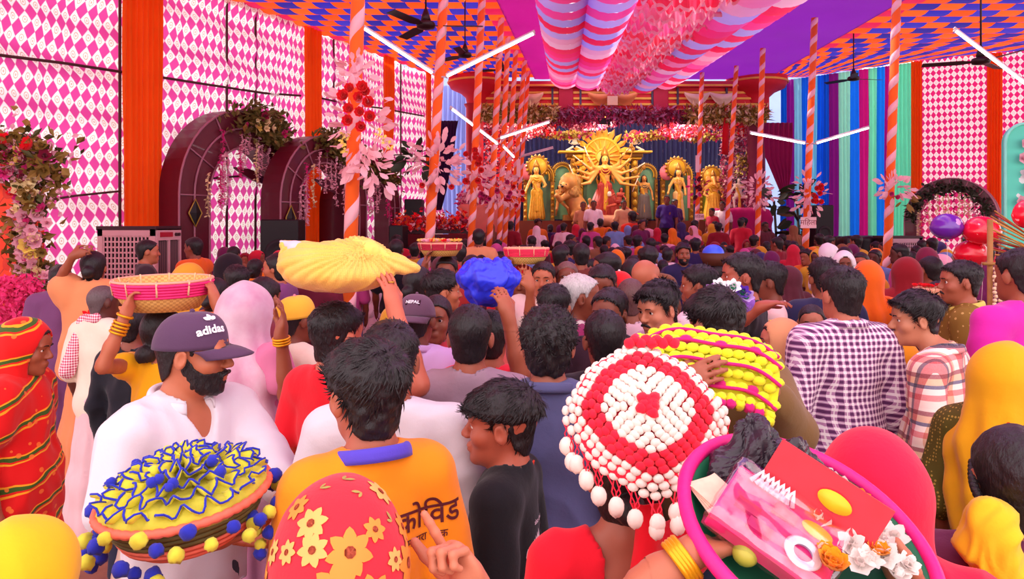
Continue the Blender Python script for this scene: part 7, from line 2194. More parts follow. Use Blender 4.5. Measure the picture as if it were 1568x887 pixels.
# --- AA yellow veil woman
YV = cloth('#f4ac14', .1, .06)
AA = person('woman with a yellow veil and olive brocade sari at the right edge', 1540, 522, 2.4, -62, skin_c=SK1, hair='woman', line='woman', female=True, face=True, veil=dict(mat=YV, down=.95, wide=.19, open=1.1, fold=.010), top_=dict(mat=dots_mat('olive_brocade', '#5a5020', '#b09040', 70, .3), sleeve=1.2, off=.03), bottom=('skirt', YV), seed=33)
for k in range(7):
    mb = MB(); d = rdir(); mb.leaf((0, 0, 0), (math.cos(k), .1, math.sin(k)), (0, -1, 0), .03, .015); o = mb.build('embroidered_petal', M_RED if k % 2 else M_GREEN, AA['root'], loc=(.07 + .012 * math.cos(k * 2), -.125, 1.42 + .02 * math.sin(k * 2)))
# --- AB dark haired woman, lower right
AB = person('woman with glossy black braided hair in the lower right corner', 1556, 652, 1.5, -18, skin_c=SK1, hair='woman', line='woman', female=True, hs=1.05, top_=dict(mat=cloth('#6a2a4c', 0), sleeve=.8), bottom=('skirt', cloth('#6a2a4c', 0)), seed=34, q=1.1)
mb = MB(); T = AB['T']
for k in range(13):
    a = k / 12; mb.ball(T((-.075 - .012 * math.sin(a * 3), .03 - .12 * a, .03 - .07 * a)), (.011, .013, .010), 8, 6)
tag(mb.build('braid', hairmat(), AB['root']))
p = W(1512, 822, 1.42); S = Sdf(); S.ell((0, 0, 0), (.055, .05, .08), .03); S.ell((.03, 0, -.10), (.05, .05, .08), .03); S.ell((-.01, .02, -.22), (.06, .05, .1), .04)
V, Q = S.mesh(.006); V += vnormals(V, Q) * (folds(V, 8, 45) * .010)[:, None]; o = link('yellow_scarf', mesh_np('yellow_scarf', V, Q), cloth('#e8b820', 0), None, p); tag(o, 'crumpled yellow scarf end beside the dark braided hair, lower right', 'scarf')
# --- AC red veil
RV = cloth('#ee1440', .05, .06)
AC = person('woman under a plain crimson veil with gold embroidery in front of the plaid shirt', 1338, 655, 1.36, -20, skin_c=SK1, hair='woman', line='woman', female=True, veil=dict(mat=RV, down=.7, wide=.235, fold=.008, off=.012), top_=dict(mat=RV, sleeve=.8, off=.03), bottom=('skirt', RV), seed=35)
vo = bpy.data.objects[AC['root']['_veil']]
for k in range(26):
    mb = MB(); 
    for j in range(5): mb.leaf((0, 0, 0), (math.cos(j * 1.256), math.sin(j * 1.256), 0), (0, 0, 1), .007, .004, 0)
    me = mb.mesh('motif'); press(me, 'gold_motif', plain('#f0c060', .4, .3) if k % 3 else plain('#c8e0a0', .5), vo, (.085 + .016 * math.sin(k * 2.3) + .002 * (k % 5), -.1, 1.50 - .0062 * k), (1, 0, 0), (0, 0, 1), AC['root'], .002)
# --- AD basket and its bearer
AD = person('gold-bangled woman below the offering basket at the bottom edge', 1205, 862, 1.12, 5, skin_c='#b4684c', hair='woman', line='woman', female=True, top_=dict(mat=cloth('#e02838', 0), sleeve=.4), bottom=('skirt', cloth('#a02030', 0)), seed=36,
            arms={'L': [(985, 905, 1.0), (1060, 846, 1.01), (.6, .75, -.12), (0, .0, 1), .2], 'R': [(1440, 960, 1.05), (1400, 900, 1.05), (-.6, .1, .6), (-.1, .1, 1), .4]})
bangles(AD, 'L', (.70, .76, .82, .88), GOLDB, .036, .0055)
c = W(1236, 816, 1.06)
Mb = Matrix.Rotation(math.radians(14), 3, 'Y') @ Matrix.Rotation(math.radians(26), 3, 'X')
root = thing('offering_basket', 'shallow pink-rimmed basket of offerings on the head of the bangled woman', 'basket', c, Mb.to_euler())
R_ = .182
mb = MB(); mb.lathe([(0, -.055), (R_ * .7, -.05), (R_ * .95, -.01), (R_, 0), (R_ * .94, 0), (R_ * .88, -.012), (R_ * .66, -.04), (0, -.045)], n=48); mb.build('bowl', plain('#1c6a48', .6, var=.2), root)
mb = MB(); mb.tube([(R_ * math.cos(a), R_ * math.sin(a), .002) for a in np.linspace(0, 6.2832, 60, endpoint=False)], .0105, 8, closed=True); mb.build('rim', plain('#f01c80', .55, var=.1, vscale=60, bump=.3), root)
bx = lambda px, py, D, up=0: Mb.inverted() @ (W(px, py, D) - c) + Vector((0, 0, up))
def item(name, label, cat, loc, rot=(0, 0, 0)):
    o = thing(name, label, cat, c + Mb @ Vector(loc), (Mb @ Matrix.Rotation(rot[2], 3, 'Z') @ Matrix.Rotation(rot[0], 3, 'X') @ Matrix.Rotation(rot[1], 3, 'Y')).to_euler()); return o
# gift box in film
_o = Mb.inverted() @ (Vector((0, 0, CH)) - c); _d = Mb.inverted() @ (W(1188, 812, 1) - Vector((0, 0, CH))); MbI_pp = _o + _d * ((.02 - _o.z) / _d.z)
g = item('gift_box', 'flat red and pink gift box of cosmetics in clear film, in the offering basket', 'box', MbI_pp, (math.radians(6), math.radians(4), math.radians(-30)))
mb = MB(); mb.box((0, 0, 0), (.165, .120, .024)); o = mb.build('tray', plain('#e8306c', .35, var=.2, vscale=25), g, smooth=False); o.modifiers.new('b', 'BEVEL').width = .003
mb = MB(); mb.box((.03, .072, .040), (.165, .006, .070), Matrix.Rotation(math.radians(-30), 3, 'X')); lid = mb.build('lid', plain('#d82838', .4, var=.25, vscale=30), g, smooth=False)
mb = MB(); mb.lathe([(0, .0), (.024, 0), (.024, .002), (0, .002)], (.045, .064, .046), 24, Matrix.Rotation(math.radians(-120), 3, 'X') @ Matrix.Scale(.55, 3, (0, 1, 0))); mb.build('lid_oval', plain('#f0c020', .5), lid)
mb = MB(); mb.lathe([(.014, .0), (.024, .001), (.026, .004), (.022, .006), (.013, .004)], (.040, -.022, .013), 28); mb.build('bangle_ring', plain('#f0e8f4', .25, .2), g)
for k in range(7): mb = MB(); mb.tube([(-.06 + .008 * k, .040, .014), (-.052 + .008 * k, .052, .030), (-.044 + .008 * k, .040, .014)], .004, 6); mb.build('glass_bangle', plain('#f4e0ee', .3), g)
mb = MB(); mb.lathe([(0, 0), (.022, 0), (.022, .002), (0, .002)], (.045, .030, .0125), 24, Matrix.Scale(.55, 3, (0, 1, 0))); mb.build('yellow_oval', plain('#f0c020', .5), g)
for x, y in ((-.02, -.03), (-.045, -.01), (0, .02)): mb = MB(); mb.box((x, y, .014), (.034, .018, .008)); mb.build('sachet', plain('#c82850', .4, var=.2), g, smooth=False)
m, t = new('clear_film'); gl = t.n('BsdfGlossy', (1, .9, .95), .12); tr = t.n('BsdfTransparent'); t.end(t.n('MixShader', t.m('MULTIPLY', t.noise(t.coord(), 40, 3), .35), tr, gl)); FILM = m
S = Sdf(); S.box((0, 0, .008), (.084, .062, .014), .01, rad=.004); V, Q = S.mesh(.006); V += vnormals(V, Q) * (folds(V, 4, 50) * .003)[:, None]; link('film', mesh_np('film', V, Q), FILM, g)
# folded banknotes
MbI = Mb.inverted()
def pp(px, py, z=0):
    """the point of the basket's own plane z that the photograph shows at px, py"""
    o = MbI @ (Vector((0, 0, CH)) - c); d = MbI @ (W(px, py, 1) - Vector((0, 0, CH)))
    return o + d * ((z - o.z) / d.z)
q = pp(1098, 768, .01); g = item('banknotes', 'folded fan of pale banknotes at the left rim of the offering basket', 'banknotes', q, (math.radians(10), 0, math.radians(-62)))
for k in range(4): mb = MB(); mb.box((.002 * k, .003 * k, .002 * k), (.085, .048, .0012), Matrix.Rotation(.08 * k, 3, 'Z')); mb.build('note', plain('#eac0a8', .7, var=.25, vscale=60), g, smooth=False)
# black plastic bag
g = c + Mb @ pp(1180, 742, .0); S = Sdf(); S.ell((0, 0, .022), (.075, .045, .045), .02); S.cap((-.015, .0, .04), (-.03, .01, .088), .036, .026, .03); S.ell((.06, 0, .005), (.05, .04, .03), .02); S.ell((-.055, 0, .01), (.035, .03, .03), .02)
V, Q = S.mesh(.0038); N = vnormals(V, Q); V += N * (folds(V, 9, 38) * .014 + folds(V, 19, 90) * .004)[:, None]; o = link('plastic_bag', mesh_np('plastic_bag', V, Q, False), plain('#2a1c28', .36, var=.3, vscale=20, spec=.5), None, g); tag(o, 'crumpled black plastic bag at the back of the offering basket', 'bag')
# flowers and fruit in the basket
WPET = cloth('#fdf0ea', .2, .04, 20); MARI = cloth('#ff9a10', 0, .15, 30)
for i in range(58):
    t_ = random.random(); q = pp(1262 + 110 * t_ + random.gauss(0, 22), 752 + 120 * t_ + random.gauss(0, 16), .02 + .012 * random.random())
    if q.x ** 2 + q.y ** 2 > (R_ * .99) ** 2: continue
    o = link('white_blossom', BLOOM, WPET, None, c + Mb @ q, face_rot((random.gauss(0, .5), -.5 + random.gauss(0, .4), 1)), random.uniform(.036, .052)); tag(o, 'white blossom in the flower heap on the right of the offering basket', 'flower', 'white blossoms in the offering basket')
for i, (x, y, s_) in enumerate(((1312, 772, .044), (1336, 812, .034), (1342, 848, .038), (1272, 870, .05), (1316, 792, .03), (1264, 852, .036))):
    o = link('marigold', ROSE, MARI, None, c + Mb @ pp(x, y, .034), face_rot((.1, -.4, 1)), s_); tag(o, 'orange marigold among the white blossoms of the offering basket', 'flower', 'marigolds in the offering basket')
for x, y, lab in ((1142, 848, 'green lime at the near left rim of the offering basket'), (1232, 880, 'yellow-green guava at the near rim of the offering basket')):
    mb = MB(); mb.ball((0, 0, 0), (.018, .018, .017), 16, 10); mb.ball((0, 0, .017), .003, 6, 4); o = mb.build('fruit', plain('#b8b040', .4, var=.2, vscale=30), loc=c + Mb @ pp(x, y, .002)); tag(o, lab, 'fruit')
# --- AE bottom-left yellow veil and neighbour
person('person under a plain yellow cloth in the bottom left corner', 28, 792, 1.25, -10, skin_c=SK1, hair='woman', line='woman', female=True, veil=dict(mat=cloth('#f6c420', .1, .05), down=.9, wide=.21), top_=dict(mat=YV, sleeve=.6), bottom=('skirt', YV), seed=37)
# ================================================================== the people farther in
def simple(label, px, top, D, yaw, c, **kw):
    kw.setdefault('hair', 'short'); kw.setdefault('skin_c', random.choice([SK1, SK2, SK3, '#8c4a34']))
    sl = kw.pop('sleeve', .8); low = kw.pop('low', ('trousers', JEAN)); t_ = kw.pop('tp', {})
    m_ = c if not isinstance(c, str) else cloth(c, 0, .1)
    return person(label, px, top, D, yaw, top_=dict(mat=m_, sleeve=sl, off=.02, **t_), bottom=low, **kw)
def woman(label, px, top, D, yaw, c, veil=None, **kw):
    kw.setdefault('skin_c', random.choice([SK1, SK3, '#8c4a34'])); m_ = cloth(c, 0, .1)
    sl = kw.pop('sleeve', .5)
    return person(label, px, top, D, yaw, hair='woman', line='woman', female=True, bun=kw.pop('bun', (0, -.11, -.03, .04)) if not veil else None, top_=dict(mat=m_, sleeve=sl, hem=.6, off=.03), bottom=('skirt', m_), veil=dict(mat=cloth(veil, .05, .1), open=1.15) if veil else None, **kw)
# left side
simple('man with a white towel round his neck standing before the air cooler', 225, 367, 7.6, -62, '#3a2830', seed=51, face=True)
simple('man in an orange vest in profile beside the air cooler', 297, 363, 8.6, 70, '#f06a20', seed=52, sleeve=.1, face=True)
woman('woman with long dark veil and an orange mark in front of the first arch', 352, 386, 6.4, -40, '#2a1a28', veil='#20141e', seed=53)
simple('man with close dark hair between the first arch and the sheer veil', 362, 405, 4.9, 30, '#3a2a3a', seed=54, hair='crop')
simple('girl in a purple jacket looking left at the foot of the middle arch', 424, 388, 5.9, 80, '#8a4a84', seed=55, hair='woman', line='woman', female=True, sleeve=1.9, face=True)
simple('boy with a shaved neck beside the raised hand of the sheer veil woman', 404, 424, 4.0, -20, '#7c2a3a', seed=56)
woman('woman in a mustard veil behind the pink-banded basket', 290, 402, 5.2, -20, '#e8a020', veil='#e0a030', seed=57)
woman('woman in purple behind the peach sari at the left', 92, 405, 5.9, 10, '#7a4a78', seed=58)
simple('man in a black jacket behind the basket woman', 205, 470, 3.9, -15, '#20202a', seed=59, sleeve=1.9)
woman('woman in orange just right of the pink-banded basket', 330, 425, 4.6, -10, '#f07028', seed=60)
simple('man in maroon in front of the farthest arch', 485, 398, 6.2, 0, '#6a1830', seed=61)
# centre left
P_ = simple('man facing the camera with a flower basket on his head, left of the blue bundle', 684, 392, 5.3, 176, '#a02828', seed=62, face=True, arms={'R': [(655, 455, 5.1), (650, 412, 5.1), (.1, .1, 1), (1, 0, 0), .6]})
simple('young man with an undercut in profile beside the blue bundle', 676, 412, 4.2, -72, '#4a2030', seed=63, hair='mop', face=True)
woman('woman with bun and yellow scarf above the lavender cap', 640, 407, 4.5, -30, '#e0a030', seed=64)
woman('woman with a red forehead mark peering past the lavender cap', 668, 452, 3.5, 178, '#c83848', seed=65, face=True)
woman('woman facing the camera beside the flower basket man', 722, 390, 6.1, 170, '#5a2438', seed=66, face=True)
simple('dark haired man in black before the flower stall', 607, 366, 8.6, -5, '#1c1420', seed=67)
simple('man in a peach shirt standing under the clustered poles', 733, 350, 10.5, 0, '#f0a070', seed=68)
woman('woman in a red sari with the red basket on her head', 798, 404, 5.0, 172, '#d01c28', seed=69, veil='#d01c28', face=True, arms={'R': [(765, 470, 4.9), (775, 412, 4.9), (.2, .1, 1), (1, 0, 0), .6]})
simple('moustached man beside the red basket woman raising his hand', 832, 400, 4.8, 172, '#e8d0c8', seed=70, face=True, mous=True, arms={'R': [(812, 500, 4.5), (812, 440, 4.4), (-.3, .1, 1), (0, -1, 0), .3]})
simple('man with glasses and thinning hair left of the grey haired elder', 868, 400, 4.9, 176, '#d8b8a8', seed=71, face=True, hair='buzz', hair_c='#6a4a44')
simple('dark haired boy with a coral scarf above the curly hair', 848, 434, 3.6, -15, '#f07a70', seed=72, hair='crop')
G2 = simple('grey haired elder with a white scarf looking right', 886, 419, 3.7, -85, '#a03068', seed=73, face=True, hair='short', hair_c='#b8b0b0', skin_c='#8c4630')
S = Sdf(); S.cap((-.10, -.03, 1.43), (.10, -.03, 1.43), .045, .045, .03); S.cap((.09, -.01, 1.43), (.07, .10, 1.15), .04, .045, .03); S.cap((-.09, -.01, 1.43), (-.07, .10, 1.15), .04, .045, .03)
V, Q = S.mesh(.01); V += vnormals(V, Q) * (folds(V, 3, 40) * .006)[:, None]; link('white_scarf', mesh_np('white_scarf', V, Q), cloth('#f4e4dc', 0), G2['root'])
simple('bearded man in a red shirt looking down', 923, 404, 4.2, 168, '#d81c38', seed=74, face=True, beard=.006, mous=True, hp=-12, skin_c=SK3)
simple('man with combed hair in profile behind the bearded man in red', 930, 386, 5.6, 55, '#7a3a38', seed=75, hair='crop', hy=20, face=True)
simple('broad man in a brown shirt seen from behind', 890, 372, 7.0, -3, '#7a3630', seed=76, wf=1.1)
simple('dark haired child below the bearded man in red', 934, 440, 3.4, 150, '#3a2030', seed=77, face=True, hs=1.05)
simple('shaven headed man with a check shawl', 966, 426, 3.9, -15, '#e0b8c4', seed=78, hair='buzz', hair_c='#5a3a38')
simple('bald man in tan bending beyond the shaven man', 988, 398, 4.7, -50, '#c08060', seed=79, hair='none', skin_c='#b86a4c')
simple('man with black hair behind the bald man', 968, 396, 5.4, 5, '#5a2a40', seed=80)
simple('child in a red and white cap', 948, 414, 4.3, 172, '#e88a9c', seed=81, face=True, hs=1.05, hair='buzz', cap=dict(mat=cloth('#e02028', 0), bill_mat=cloth('#f4e0e4', 0)))
simple('bearded man in a navy shirt facing the camera in the middle of the crowd', 1046, 372, 8.6, 178, '#2c2450', seed=82, face=True, beard=.005, hair='wavy')
simple('dark haired man leaning left in a pale shirt', 1072, 405, 4.3, 50, '#f4dce4', seed=83, hair='crop', hy=20, face=True)
simple('tall man in a black T-shirt in profile looking left', 1138, 386, 4.0, 62, '#221820', seed=84, hy=22, face=True, hair='crop', skin_c='#a8523c', arms={'L': [(1120, 500, 3.8), (1165, 470, 3.7), (.9, -.2, .3), (0, 0, -1), .5]})
simple('man in a pale pink shirt looking left behind the black T-shirt', 1178, 400, 4.5, 75, '#f0c4c0', seed=85, face=True, hair='crop', mous=True)
simple('man in navy with dark cap hair left of the checked shirt', 1262, 394, 4.4, 0, '#28244a', seed=86, hair='crop')
woman('woman in an orange sari behind the checked shirt man', 1330, 398, 5.0, -30, '#f06414', veil='#f06414', seed=87)
woman('woman in a maroon sari beside the striped pole', 1388, 392, 5.6, -10, '#8c1420', veil='#8c1420', seed=88)
woman('woman in a white veil left of the striped pole', 1268, 372, 8.6, 20, '#f0e0e0', veil='#f4e8ea', seed=89)
woman('girl in a white veil facing the camera near the striped pole', 1292, 383, 7.0, 165, '#f0d8dc', veil='#f4e4e6', seed=90, face=True)
simple('boy facing left near the striped pole', 1318, 386, 7.2, 150, '#c8781c', seed=91, face=True)
simple('broad person in a maroon shirt behind the plaid shirt man', 1438, 430, 4.6, 10, '#5c1430', seed=92, wf=1.15)
simple('person in an olive shirt beyond the orange sari', 1425, 392, 6.0, 10, '#8a6a24', seed=93)
woman('woman in a maroon veil below the purple balloon', 1420, 378, 7.4, -20, '#7a1c3c', veil='#7a1c3c', seed=94)
woman('woman in an orange-yellow sari glimpsed between the checked and plaid shirts', 1376, 520, 3.7, 30, '#f09a1c', seed=95, veil='#f09a1c')
# baskets on heads
tray_basket('red and yellow basket on the head of the woman in the red sari', W(806, 404, 4.95), .15, .105, plain('#c8402c', .7, var=.4, vscale=40), '#f03058')
fb_ = tray_basket('flower-filled basket on the head of the man facing the camera', W(674, 392, 5.25), .155, .09, None, '#c02040')
for i in range(34): a = random.uniform(0, 6.28); r = .15 * math.sqrt(random.random()); link('basket_flower', BLOOM, random.choice([M_YEL, M_YEL, M_RED, M_PALE]), fb_, (r * math.cos(a), r * math.sin(a), .10), face_rot((0, -.4, 1)), .06)
rb = tray_basket('red flower-topped basket carried before the maroon shirt', W(1424, 468, 4.3), .085, .10, None, '#e8a080')
for i in range(24): a = random.uniform(0, 6.28); r = .085 * math.sqrt(random.random()); link('basket_flower', ROSE, M_RED, rb, (r * math.cos(a), r * math.sin(a), .108), face_rot((0, -.3, 1)), .04)
hat = thing('ball_and_basket', 'blue ball lying in a brown basket on a head in the middle of the crowd', 'ball', W(1092, 398, 6.4)); mb = MB(); mb.ball((0, 0, .05), (.095, .095, .085), 20, 12); mb.build('ball', plain('#3a60f0', .3), hat); mb = MB(); mb.lathe([(0, -.06), (.10, -.05), (.15, .06), (.14, .06), (.09, -.04), (0, -.05)], (.03, .02, .0), 24); mb.build('bowl', plain('#5a2a1c', .6), hat)
simple('person under the blue ball basket in yellow', 1098, 402, 6.4, 0, '#d8a030', seed=96)

# ---- crowd in front of the stage: a few figures repeated as individuals
PROTO = []
for i, (hair_, kind, sd) in enumerate((('short', 'm', 101), ('crop', 'm', 102), ('wavy', 'm', 103), ('woman', 'w', 104), ('woman', 'v', 105), ('woman', 'v', 106))):
    kw = dict(px=0, top=1.70, D=9.0, yaw=0, loc=(0, -40, 0), seed=sd, skin_c=SK1, hair=hair_)
    m0 = cloth('#808080', 0)
    if kind == 'm': p = person('crowd', top_=dict(mat=m0, sleeve=.8, off=.022), bottom=('trousers', JEAN), **kw)
    elif kind == 'w': p = person('crowd', line='woman', female=True, bun=(0, -.11, -.03, .04), top_=dict(mat=m0, sleeve=.5, hem=.6, off=.03), bottom=('skirt', m0), **kw)
    else: p = person('crowd', line='woman', female=True, veil=dict(mat=m0, open=1.15), top_=dict(mat=m0, sleeve=.5, hem=.6, off=.03), bottom=('skirt', m0), **kw)
    PROTO.append((p['root'], kind))
CROWD_C = [('#8c1428', 'dark red'), ('#c82038', 'red'), ('#e8a0b4', 'pale pink'), ('#6a1c50', 'plum'), ('#f0d0d8', 'white'), ('#e87818', 'orange'), ('#d8a028', 'mustard'), ('#3a2c60', 'navy'), ('#5a2430', 'maroon'), ('#c84c90', 'magenta'), ('#7890c8', 'pale blue'), ('#8c5a3c', 'brown')]
SKM = [skin(c) for c in (SK1, SK3, SK5, '#8c4a34')]
def crowd_member(px, D, h, yaw, pi, ci, zone, zb=0):
    src, kind = PROTO[pi]
    r = copy_tree(src)
    X = (px - CX) * D / FPX
    r.location = (X, D, zb); k = h / 1.72; r.scale = (k, k, k); r.rotation_euler = (0, 0, math.radians(yaw))
    hexc, cn = CROWD_C[ci]; mm = cloth(hexc, 0, .1)
    for ch in r.children:
        if ch.name.startswith(('shirt', 'veil', 'skirt')): ch.material_slots[0].link = 'OBJECT'; ch.material_slots[0].material = mm
        elif ch.name.startswith('body'): ch.material_slots[0].link = 'OBJECT'; ch.material_slots[0].material = random.choice(SKM)
    tag(r, cl(px, D, kind, ci), 'person', 'devotees ' + zone)
    return r
def cl(px, D, kind, ci):
    what = {'m': 'bare-headed devotee in a %s shirt', 'w': 'dark haired woman in a %s sari', 'v': 'woman under a %s veil'}[kind] % CROWD_C[ci][1]
    at = next(w_ for lim, w_ in ((520, 'by the middle arch'), (640, 'before the flower stall'), (760, 'below the clustered poles'), (860, 'below the left goddess'), (980, 'below the great goddess'), (1080, 'below the right goddess'), (1185, 'below the white robed statue'), (1300, 'by the women sign pole'), (9999, 'below the rose diamond wall')) if px < lim)
    return what + (' near the front ' if D < 9.5 else ' midway back ' if D < 13.5 else ' far back ' if D < 16.9 else ' on the stage step ') + at
USED = set()
def fill(D0, D1, step, x0, x1, zone, dens=.62, skip=None, zb=0):
    D = D0; n = 0
    while D < D1:
        x = x0 + random.uniform(0, .4)
        while x < x1:
            X = x + random.uniform(-.12, .12); d = D + random.uniform(-.2, .2); px = CX + X * FPX / d
            if -30 < px < 1600 and not (skip and skip(px, d, X)):
                pi = random.choices(range(6), (3, 3, 2, 2, 3, 3))[0]
                if any((X - a_) ** 2 + (d - b_) ** 2 < .2 for a_, b_ in PLACED): x += dens; continue
                PLACED.append((X, d))
                pi, ci = next(((p_, c_) for p_ in [pi, 0, 3, 4] for c_ in random.sample(range(12), 12) if cl(px, d, PROTO[p_][1], c_) not in USED), (pi, 0)); USED.add(cl(px, d, PROTO[pi][1], ci))
                crowd_member(px, d, random.uniform(1.52, 1.74) if pi < 3 else random.uniform(1.46, 1.62), random.gauss(-3, 28) if random.random() < .85 else random.uniform(90, 270), pi, ci, zone, zb); n += 1
            x += dens
        D += step
    return n
# keep clear of poles, furniture and the placed people
def blocked(px, d, X):
    if X < wallX(d) + 1.7: return True
    for x, y in ((-3.4, 15.9), (W(742, 0, 18.4).x, 18.4)):
        if abs(X - x) < 1.1 and abs(d - y) < .8: return True
    if X > np.interp(d, [15, 16.95, 18.15, 20.5], [11.5, 9.8, 8.4, 6.5]): return True
    return False
n1 = fill(9.6, 16.6, .80, -4.4, 7.2, 'in the packed crowd before the stage', .64, blocked)
fill(17.15, 18.9, .72, -2.2, 6.6, 'on the stage step', .60, blocked, .36)
n2 = fill(6.6, 9.4, .85, -1.6, 2.6, 'in the middle of the crowd', .62, lambda px, d, X: blocked(px, d, X) or abs(px - 1046) < 45 or abs(px - 733) < 20 or px < 600)
n3 = fill(6.8, 14.0, 1.0, 3.4, 9.5, 'on the right below the rainbow curtains', .85, blocked)
n4 = fill(6.8, 12.4, 1.0, -5.5, -1.7, 'on the left by the arches', .85, lambda px, d, X: blocked(px, d, X) or px < 330 or abs(X + 4.6) < .9 and d < 10)
for r, k in PROTO:
    for ch in list(r.children): bpy.data.objects.remove(ch)
    bpy.data.objects.remove(r)
# priests and helpers on the stage
for px, top, D, yaw, c, lab in ((909, 306, 19.55, 180, '#f4d8dc', 'man in a white shirt standing on the stage below the great goddess'), (893, 308, 19.7, 175, '#c88a60', 'bare-chested man on the stage beside the white shirt'), (955, 306, 19.7, 190, '#d8a878', 'bare-chested helper in a white wrap at the feet of the goddess'),
                                (1021, 298, 19.7, 160, '#3c1c70', 'man in a purple shirt with a garland before the slim goddess'), (1033, 304, 19.9, 200, '#4a2060', 'woman in purple beside the garlanded man on the stage'), (1106, 308, 19.5, 150, '#f0dcd8', 'man in white bending over offerings at the right of the stage'), (1090, 318, 19.4, 120, '#b02038', 'helper in red crouching at the right of the stage'), (968, 322, 19.3, 20, '#e03820', 'person in orange red climbing the stage steps')):
    zt = CH + (HY - top) * D / FPX; zb = min(.9, zt - 1.45) if zt - .9 > 1.3 else max(0, zt - 1.55)
    zb = .9 if zt > 2.3 else 0
    h = zt - zb
    p = person(lab, px, zt, D, yaw, loc=((px - CX) * D / FPX, D, 0), skin_c=SK3, hair='short', top_=dict(mat=cloth(c, 0), sleeve=.7), bottom=('trousers', DARKT), seed=px, group='helpers on the stage')
    k = h / 1.72; p['root'].scale = (k, k, k); p['root'].location.z = zb
# ================================================================== right-hand stall, balloons
def balloon(px, py, rx, ry, D, c, mark, label, roll=0):
    ctr = W(px, py, D); s = D / FPX
    root = thing('balloon', label, 'balloon', ctr, (0, math.radians(roll), 0), group='printed balloons at the stall')
    m, t = new('balloon_rubber'); v = t.coord()
    vo = t.n('TexVoronoi', ins={'Vector': v, 'Scale': 17.0 if c != '#6a28a8' else 9.0})
    sp = t.m('LESS_THAN', t.m('ADD', vo.outputs['Distance'], t.m('MULTIPLY', t.noise(v, 40, 2), .25)), .46 if c != '#6a28a8' else .36)
    gate = t.m('GREATER_THAN', t.noise(v, 9, 1), .52)
    col = t.mix(t.m('MULTIPLY', t.m('MULTIPLY', sp, gate), .85), lin(c), lin(mark)); t.end(t.principled(col, .22, spec=.6, coat=.4))
    mb = MB(); prof = [(0, -1.0)] + [(math.sin(a) * (1 - .06 * (math.cos(a) < 0)), -math.cos(a)) for a in np.linspace(.12, math.pi - .02, 16)] + [(0, 1)]
    mb.lathe([(r * rx * s, z * ry * s) for r, z in prof], n=28); mb.build('skin', m, root)
    mb = MB(); mb.lathe([(0, -ry * s), (.006, -ry * s - .002), (.014, -ry * s - .016), (0, -ry * s - .014)], n=10); mb.build('knot', plain(c, .4), root)
    mb = MB(); mb.tube([(0, 0, -ry * s - .01), (.02, .02, -ry * s - .3), (.05, .1, -ctr.z + 1.15)], .002, 4); mb.build('string', plain('#f0d8d0', .6), root)
balloon(1450, 347, 24, 20, 5.6, '#6a28a8', '#e8b0e8', 'purple balloon with pale hearts above the olive polo')
balloon(1503, 353, 27, 22, 5.5, '#ee1430', '#ffc8cc', 'larger red balloon printed with white specks, upper right')
balloon(1487, 388, 25, 20, 5.6, '#e81030', '#ffc8cc', 'lower red balloon printed with white specks, below the larger one')
balloon(1572, 328, 20, 22, 5.4, '#ee1430', '#ffc8cc', 'red balloon cut off by the right edge')
# bundle of cane sticks
root = thing('stick_bundle', 'sheaf of tan and red cane sticks at the right edge', 'sticks', W(1590, 392, 5.2))
o0 = W(1590, 392, 5.2)
for i in range(18):
    a = W(1516 + random.uniform(0, 16), 322 + i * 4.4 + random.uniform(-3, 3), 5.15 + random.uniform(-.1, .1)); b = W(1600, 378 + i * 1.8 + random.uniform(-4, 4), 5.25 + random.uniform(-.05, .05))
    mb = MB(o0); mb.tube([a, a.lerp(b, .5) + Vector((0, 0, .006)), b], .0055, 6); mb.build('stick', plain(random.choice(['#c88a3c', '#a86a2c', '#d8a050', '#a82028']), .6, var=.2, vscale=30), root)
# stall
root = thing('trinket_stall', 'trinket stall with a wooden frame and a laden table at the right edge', 'stall', W(1560, 345, 4.9).to_2d().to_3d())
wood = plain('#a8743c', .6, var=.25, vscale=20)
o0 = root.location
for px in (1516, 1640):
    p = W(px, 405, 4.9); mb = MB(o0); mb.tube([(p.x, p.y, 0), (p.x, p.y, p.z + .3)], .018, 8); mb.build('post', wood, root)
for py in (404, 470):
    a, b = W(1505, py, 4.88), W(1650, py, 4.88); mb = MB(o0); mb.tube([a, b], .012, 6); mb.build('rail', wood, root)
a, b = W(1510, 505, 4.85), W(1650, 505, 4.85); mb = MB(o0); mb.box(((a.x + b.x) / 2, 5.0, a.z), (b.x - a.x, .5, .03)); mb.build('table_top', wood, root, smooth=False)
for x in (a.x + .04, b.x - .04):
    mb = MB(o0); mb.box((x, 5.0, a.z / 2), (.04, .4, a.z)); mb.build('leg', wood, root, smooth=False)
for i in range(9):
    q = W(1518 + 6 * i, 500, 4.85 + .1 * (i % 3)); mb = MB(); mb.lathe([(0, 0), (.03, 0), (.045, .03), (.035, .05), (0, .05)], n=12); o = mb.build('trinket_bowl', plain(random.choice(['#d84040', '#e8a0b0', '#c89040', '#8060a0']), .5), loc=(q.x, q.y, a.z + .016)); tag(o, '%s small bowl from the left on the trinket stall table' % ORD[i], 'bowl', 'bowls on the trinket stall')
for i, px in enumerate((1522, 1530, 1539, 1547)):
    p = W(px, 407, 4.86); rt = thing('shell_garland', 'cream shell garland hanging from the stall rail, %s from the left' % ('first', 'second', 'third', 'fourth')[i], 'garland', p, group='shell garlands on the stall')
    for k in range(16): mb = MB(); mb.ball((.006 * math.sin(k * 2), -.012, -.02 - .026 * k), (.016, .012, .013), 7, 5); mb.build('shell', plain('#e8c8a4', .5, var=.15), rt)
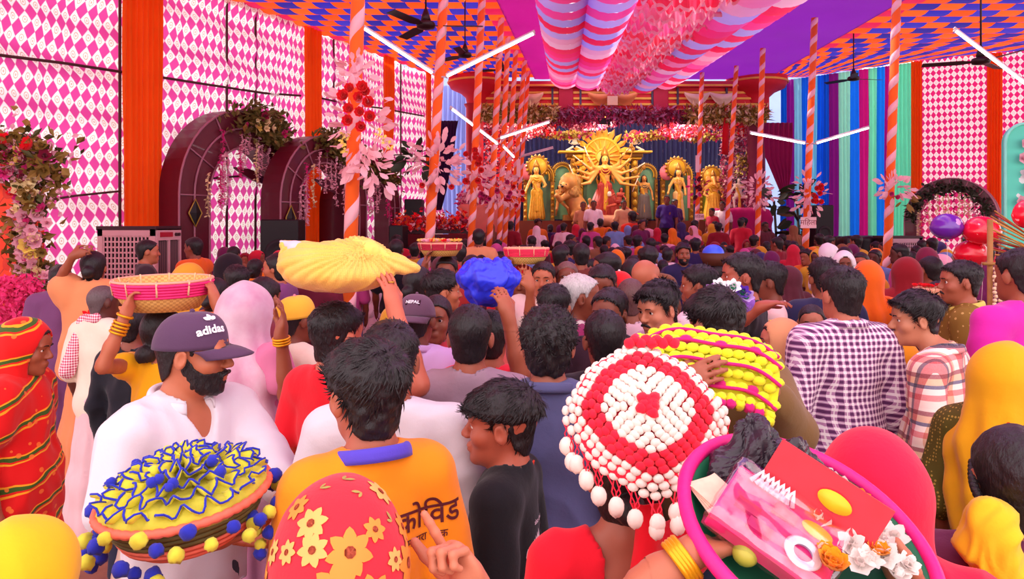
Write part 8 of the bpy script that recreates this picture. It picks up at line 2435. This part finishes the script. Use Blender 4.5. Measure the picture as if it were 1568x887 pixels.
for i, (px, c) in enumerate(((1540, '#e83040'), (1547, '#6a8a20'), (1556, '#e84080'), (1563, '#f0a8b0'))):
    p = W(px, 392, 4.9); mb = MB(); mb.lathe([(0, 0), (.018, -.005), (.022, -.05), (.016, -.10), (.02, -.12), (0, -.125)], n=10); o = mb.build('tassel', cloth(c, 0), loc=p + Vector((0, 0, .02))); tag(o, '%s hanging tassel above the stall rail' % {'#e83040': 'red', '#6a8a20': 'green', '#e84080': 'pink', '#f0a8b0': 'pale pink'}[c], 'tassel', 'tassels on the stall')
# turquoise embroidered screen
m, t = new('turquoise_embroidery'); v = t.coord(); vo = t.n('TexVoronoi', ins={'Vector': v, 'Scale': 4.5}); n_ = t.noise(v, 22, 3)
fl = t.m('LESS_THAN', t.m('ADD', vo.outputs['Distance'], t.m('MULTIPLY', n_, .25)), .36)
t.end(t.principled(t.mix(t.m('MULTIPLY', fl, .75), lin('#5cd8b8'), lin('#f4ecec')), .7))
a = W(1536, 190, 8.2); b = W(1660, 190, 8.2); w = b.x - a.x; H_s = a.z
root = thing('embroidered_screen', 'tall turquoise screen with white embroidered flowers at the right edge', 'screen', ((a.x + b.x) / 2, 8.2, 0))
vs = []; pr = [(-w / 2, 0)] + [(-w / 2 + .22 - .22 * math.cos(t_), H_s - .22 + .22 * math.sin(t_)) for t_ in np.linspace(0, math.pi / 2, 8)] + [(w / 2 - .22 + .22 * math.sin(t_), H_s - .22 + .22 * math.cos(t_)) for t_ in np.linspace(0, math.pi / 2, 8)] + [(w / 2, 0)]
n = len(pr); mb = MB(); mb.add([(x, -.03, z) for x, z in pr] + [(x, .03, z) for x, z in pr], [tuple(range(n)), tuple(range(2 * n - 1, n - 1, -1))] + [(i, n + i, n + (i + 1) % n, (i + 1) % n) for i in range(n)]); mb.build('screen_cloth', m, root, smooth=False)
mb = MB(); mb.tube([(x, -.035, z) for x, z in pr], .018, 6); mb.build('piping', cloth('#8ae8d0', 0), root)
for i in range(7): link('cloth_flower', BLOOM, M_PALE, root, (-w / 2 + .25 + random.uniform(-.1, .15), -.05, 2.0 + .16 * i), face_rot((0, -1, 0)), .18)
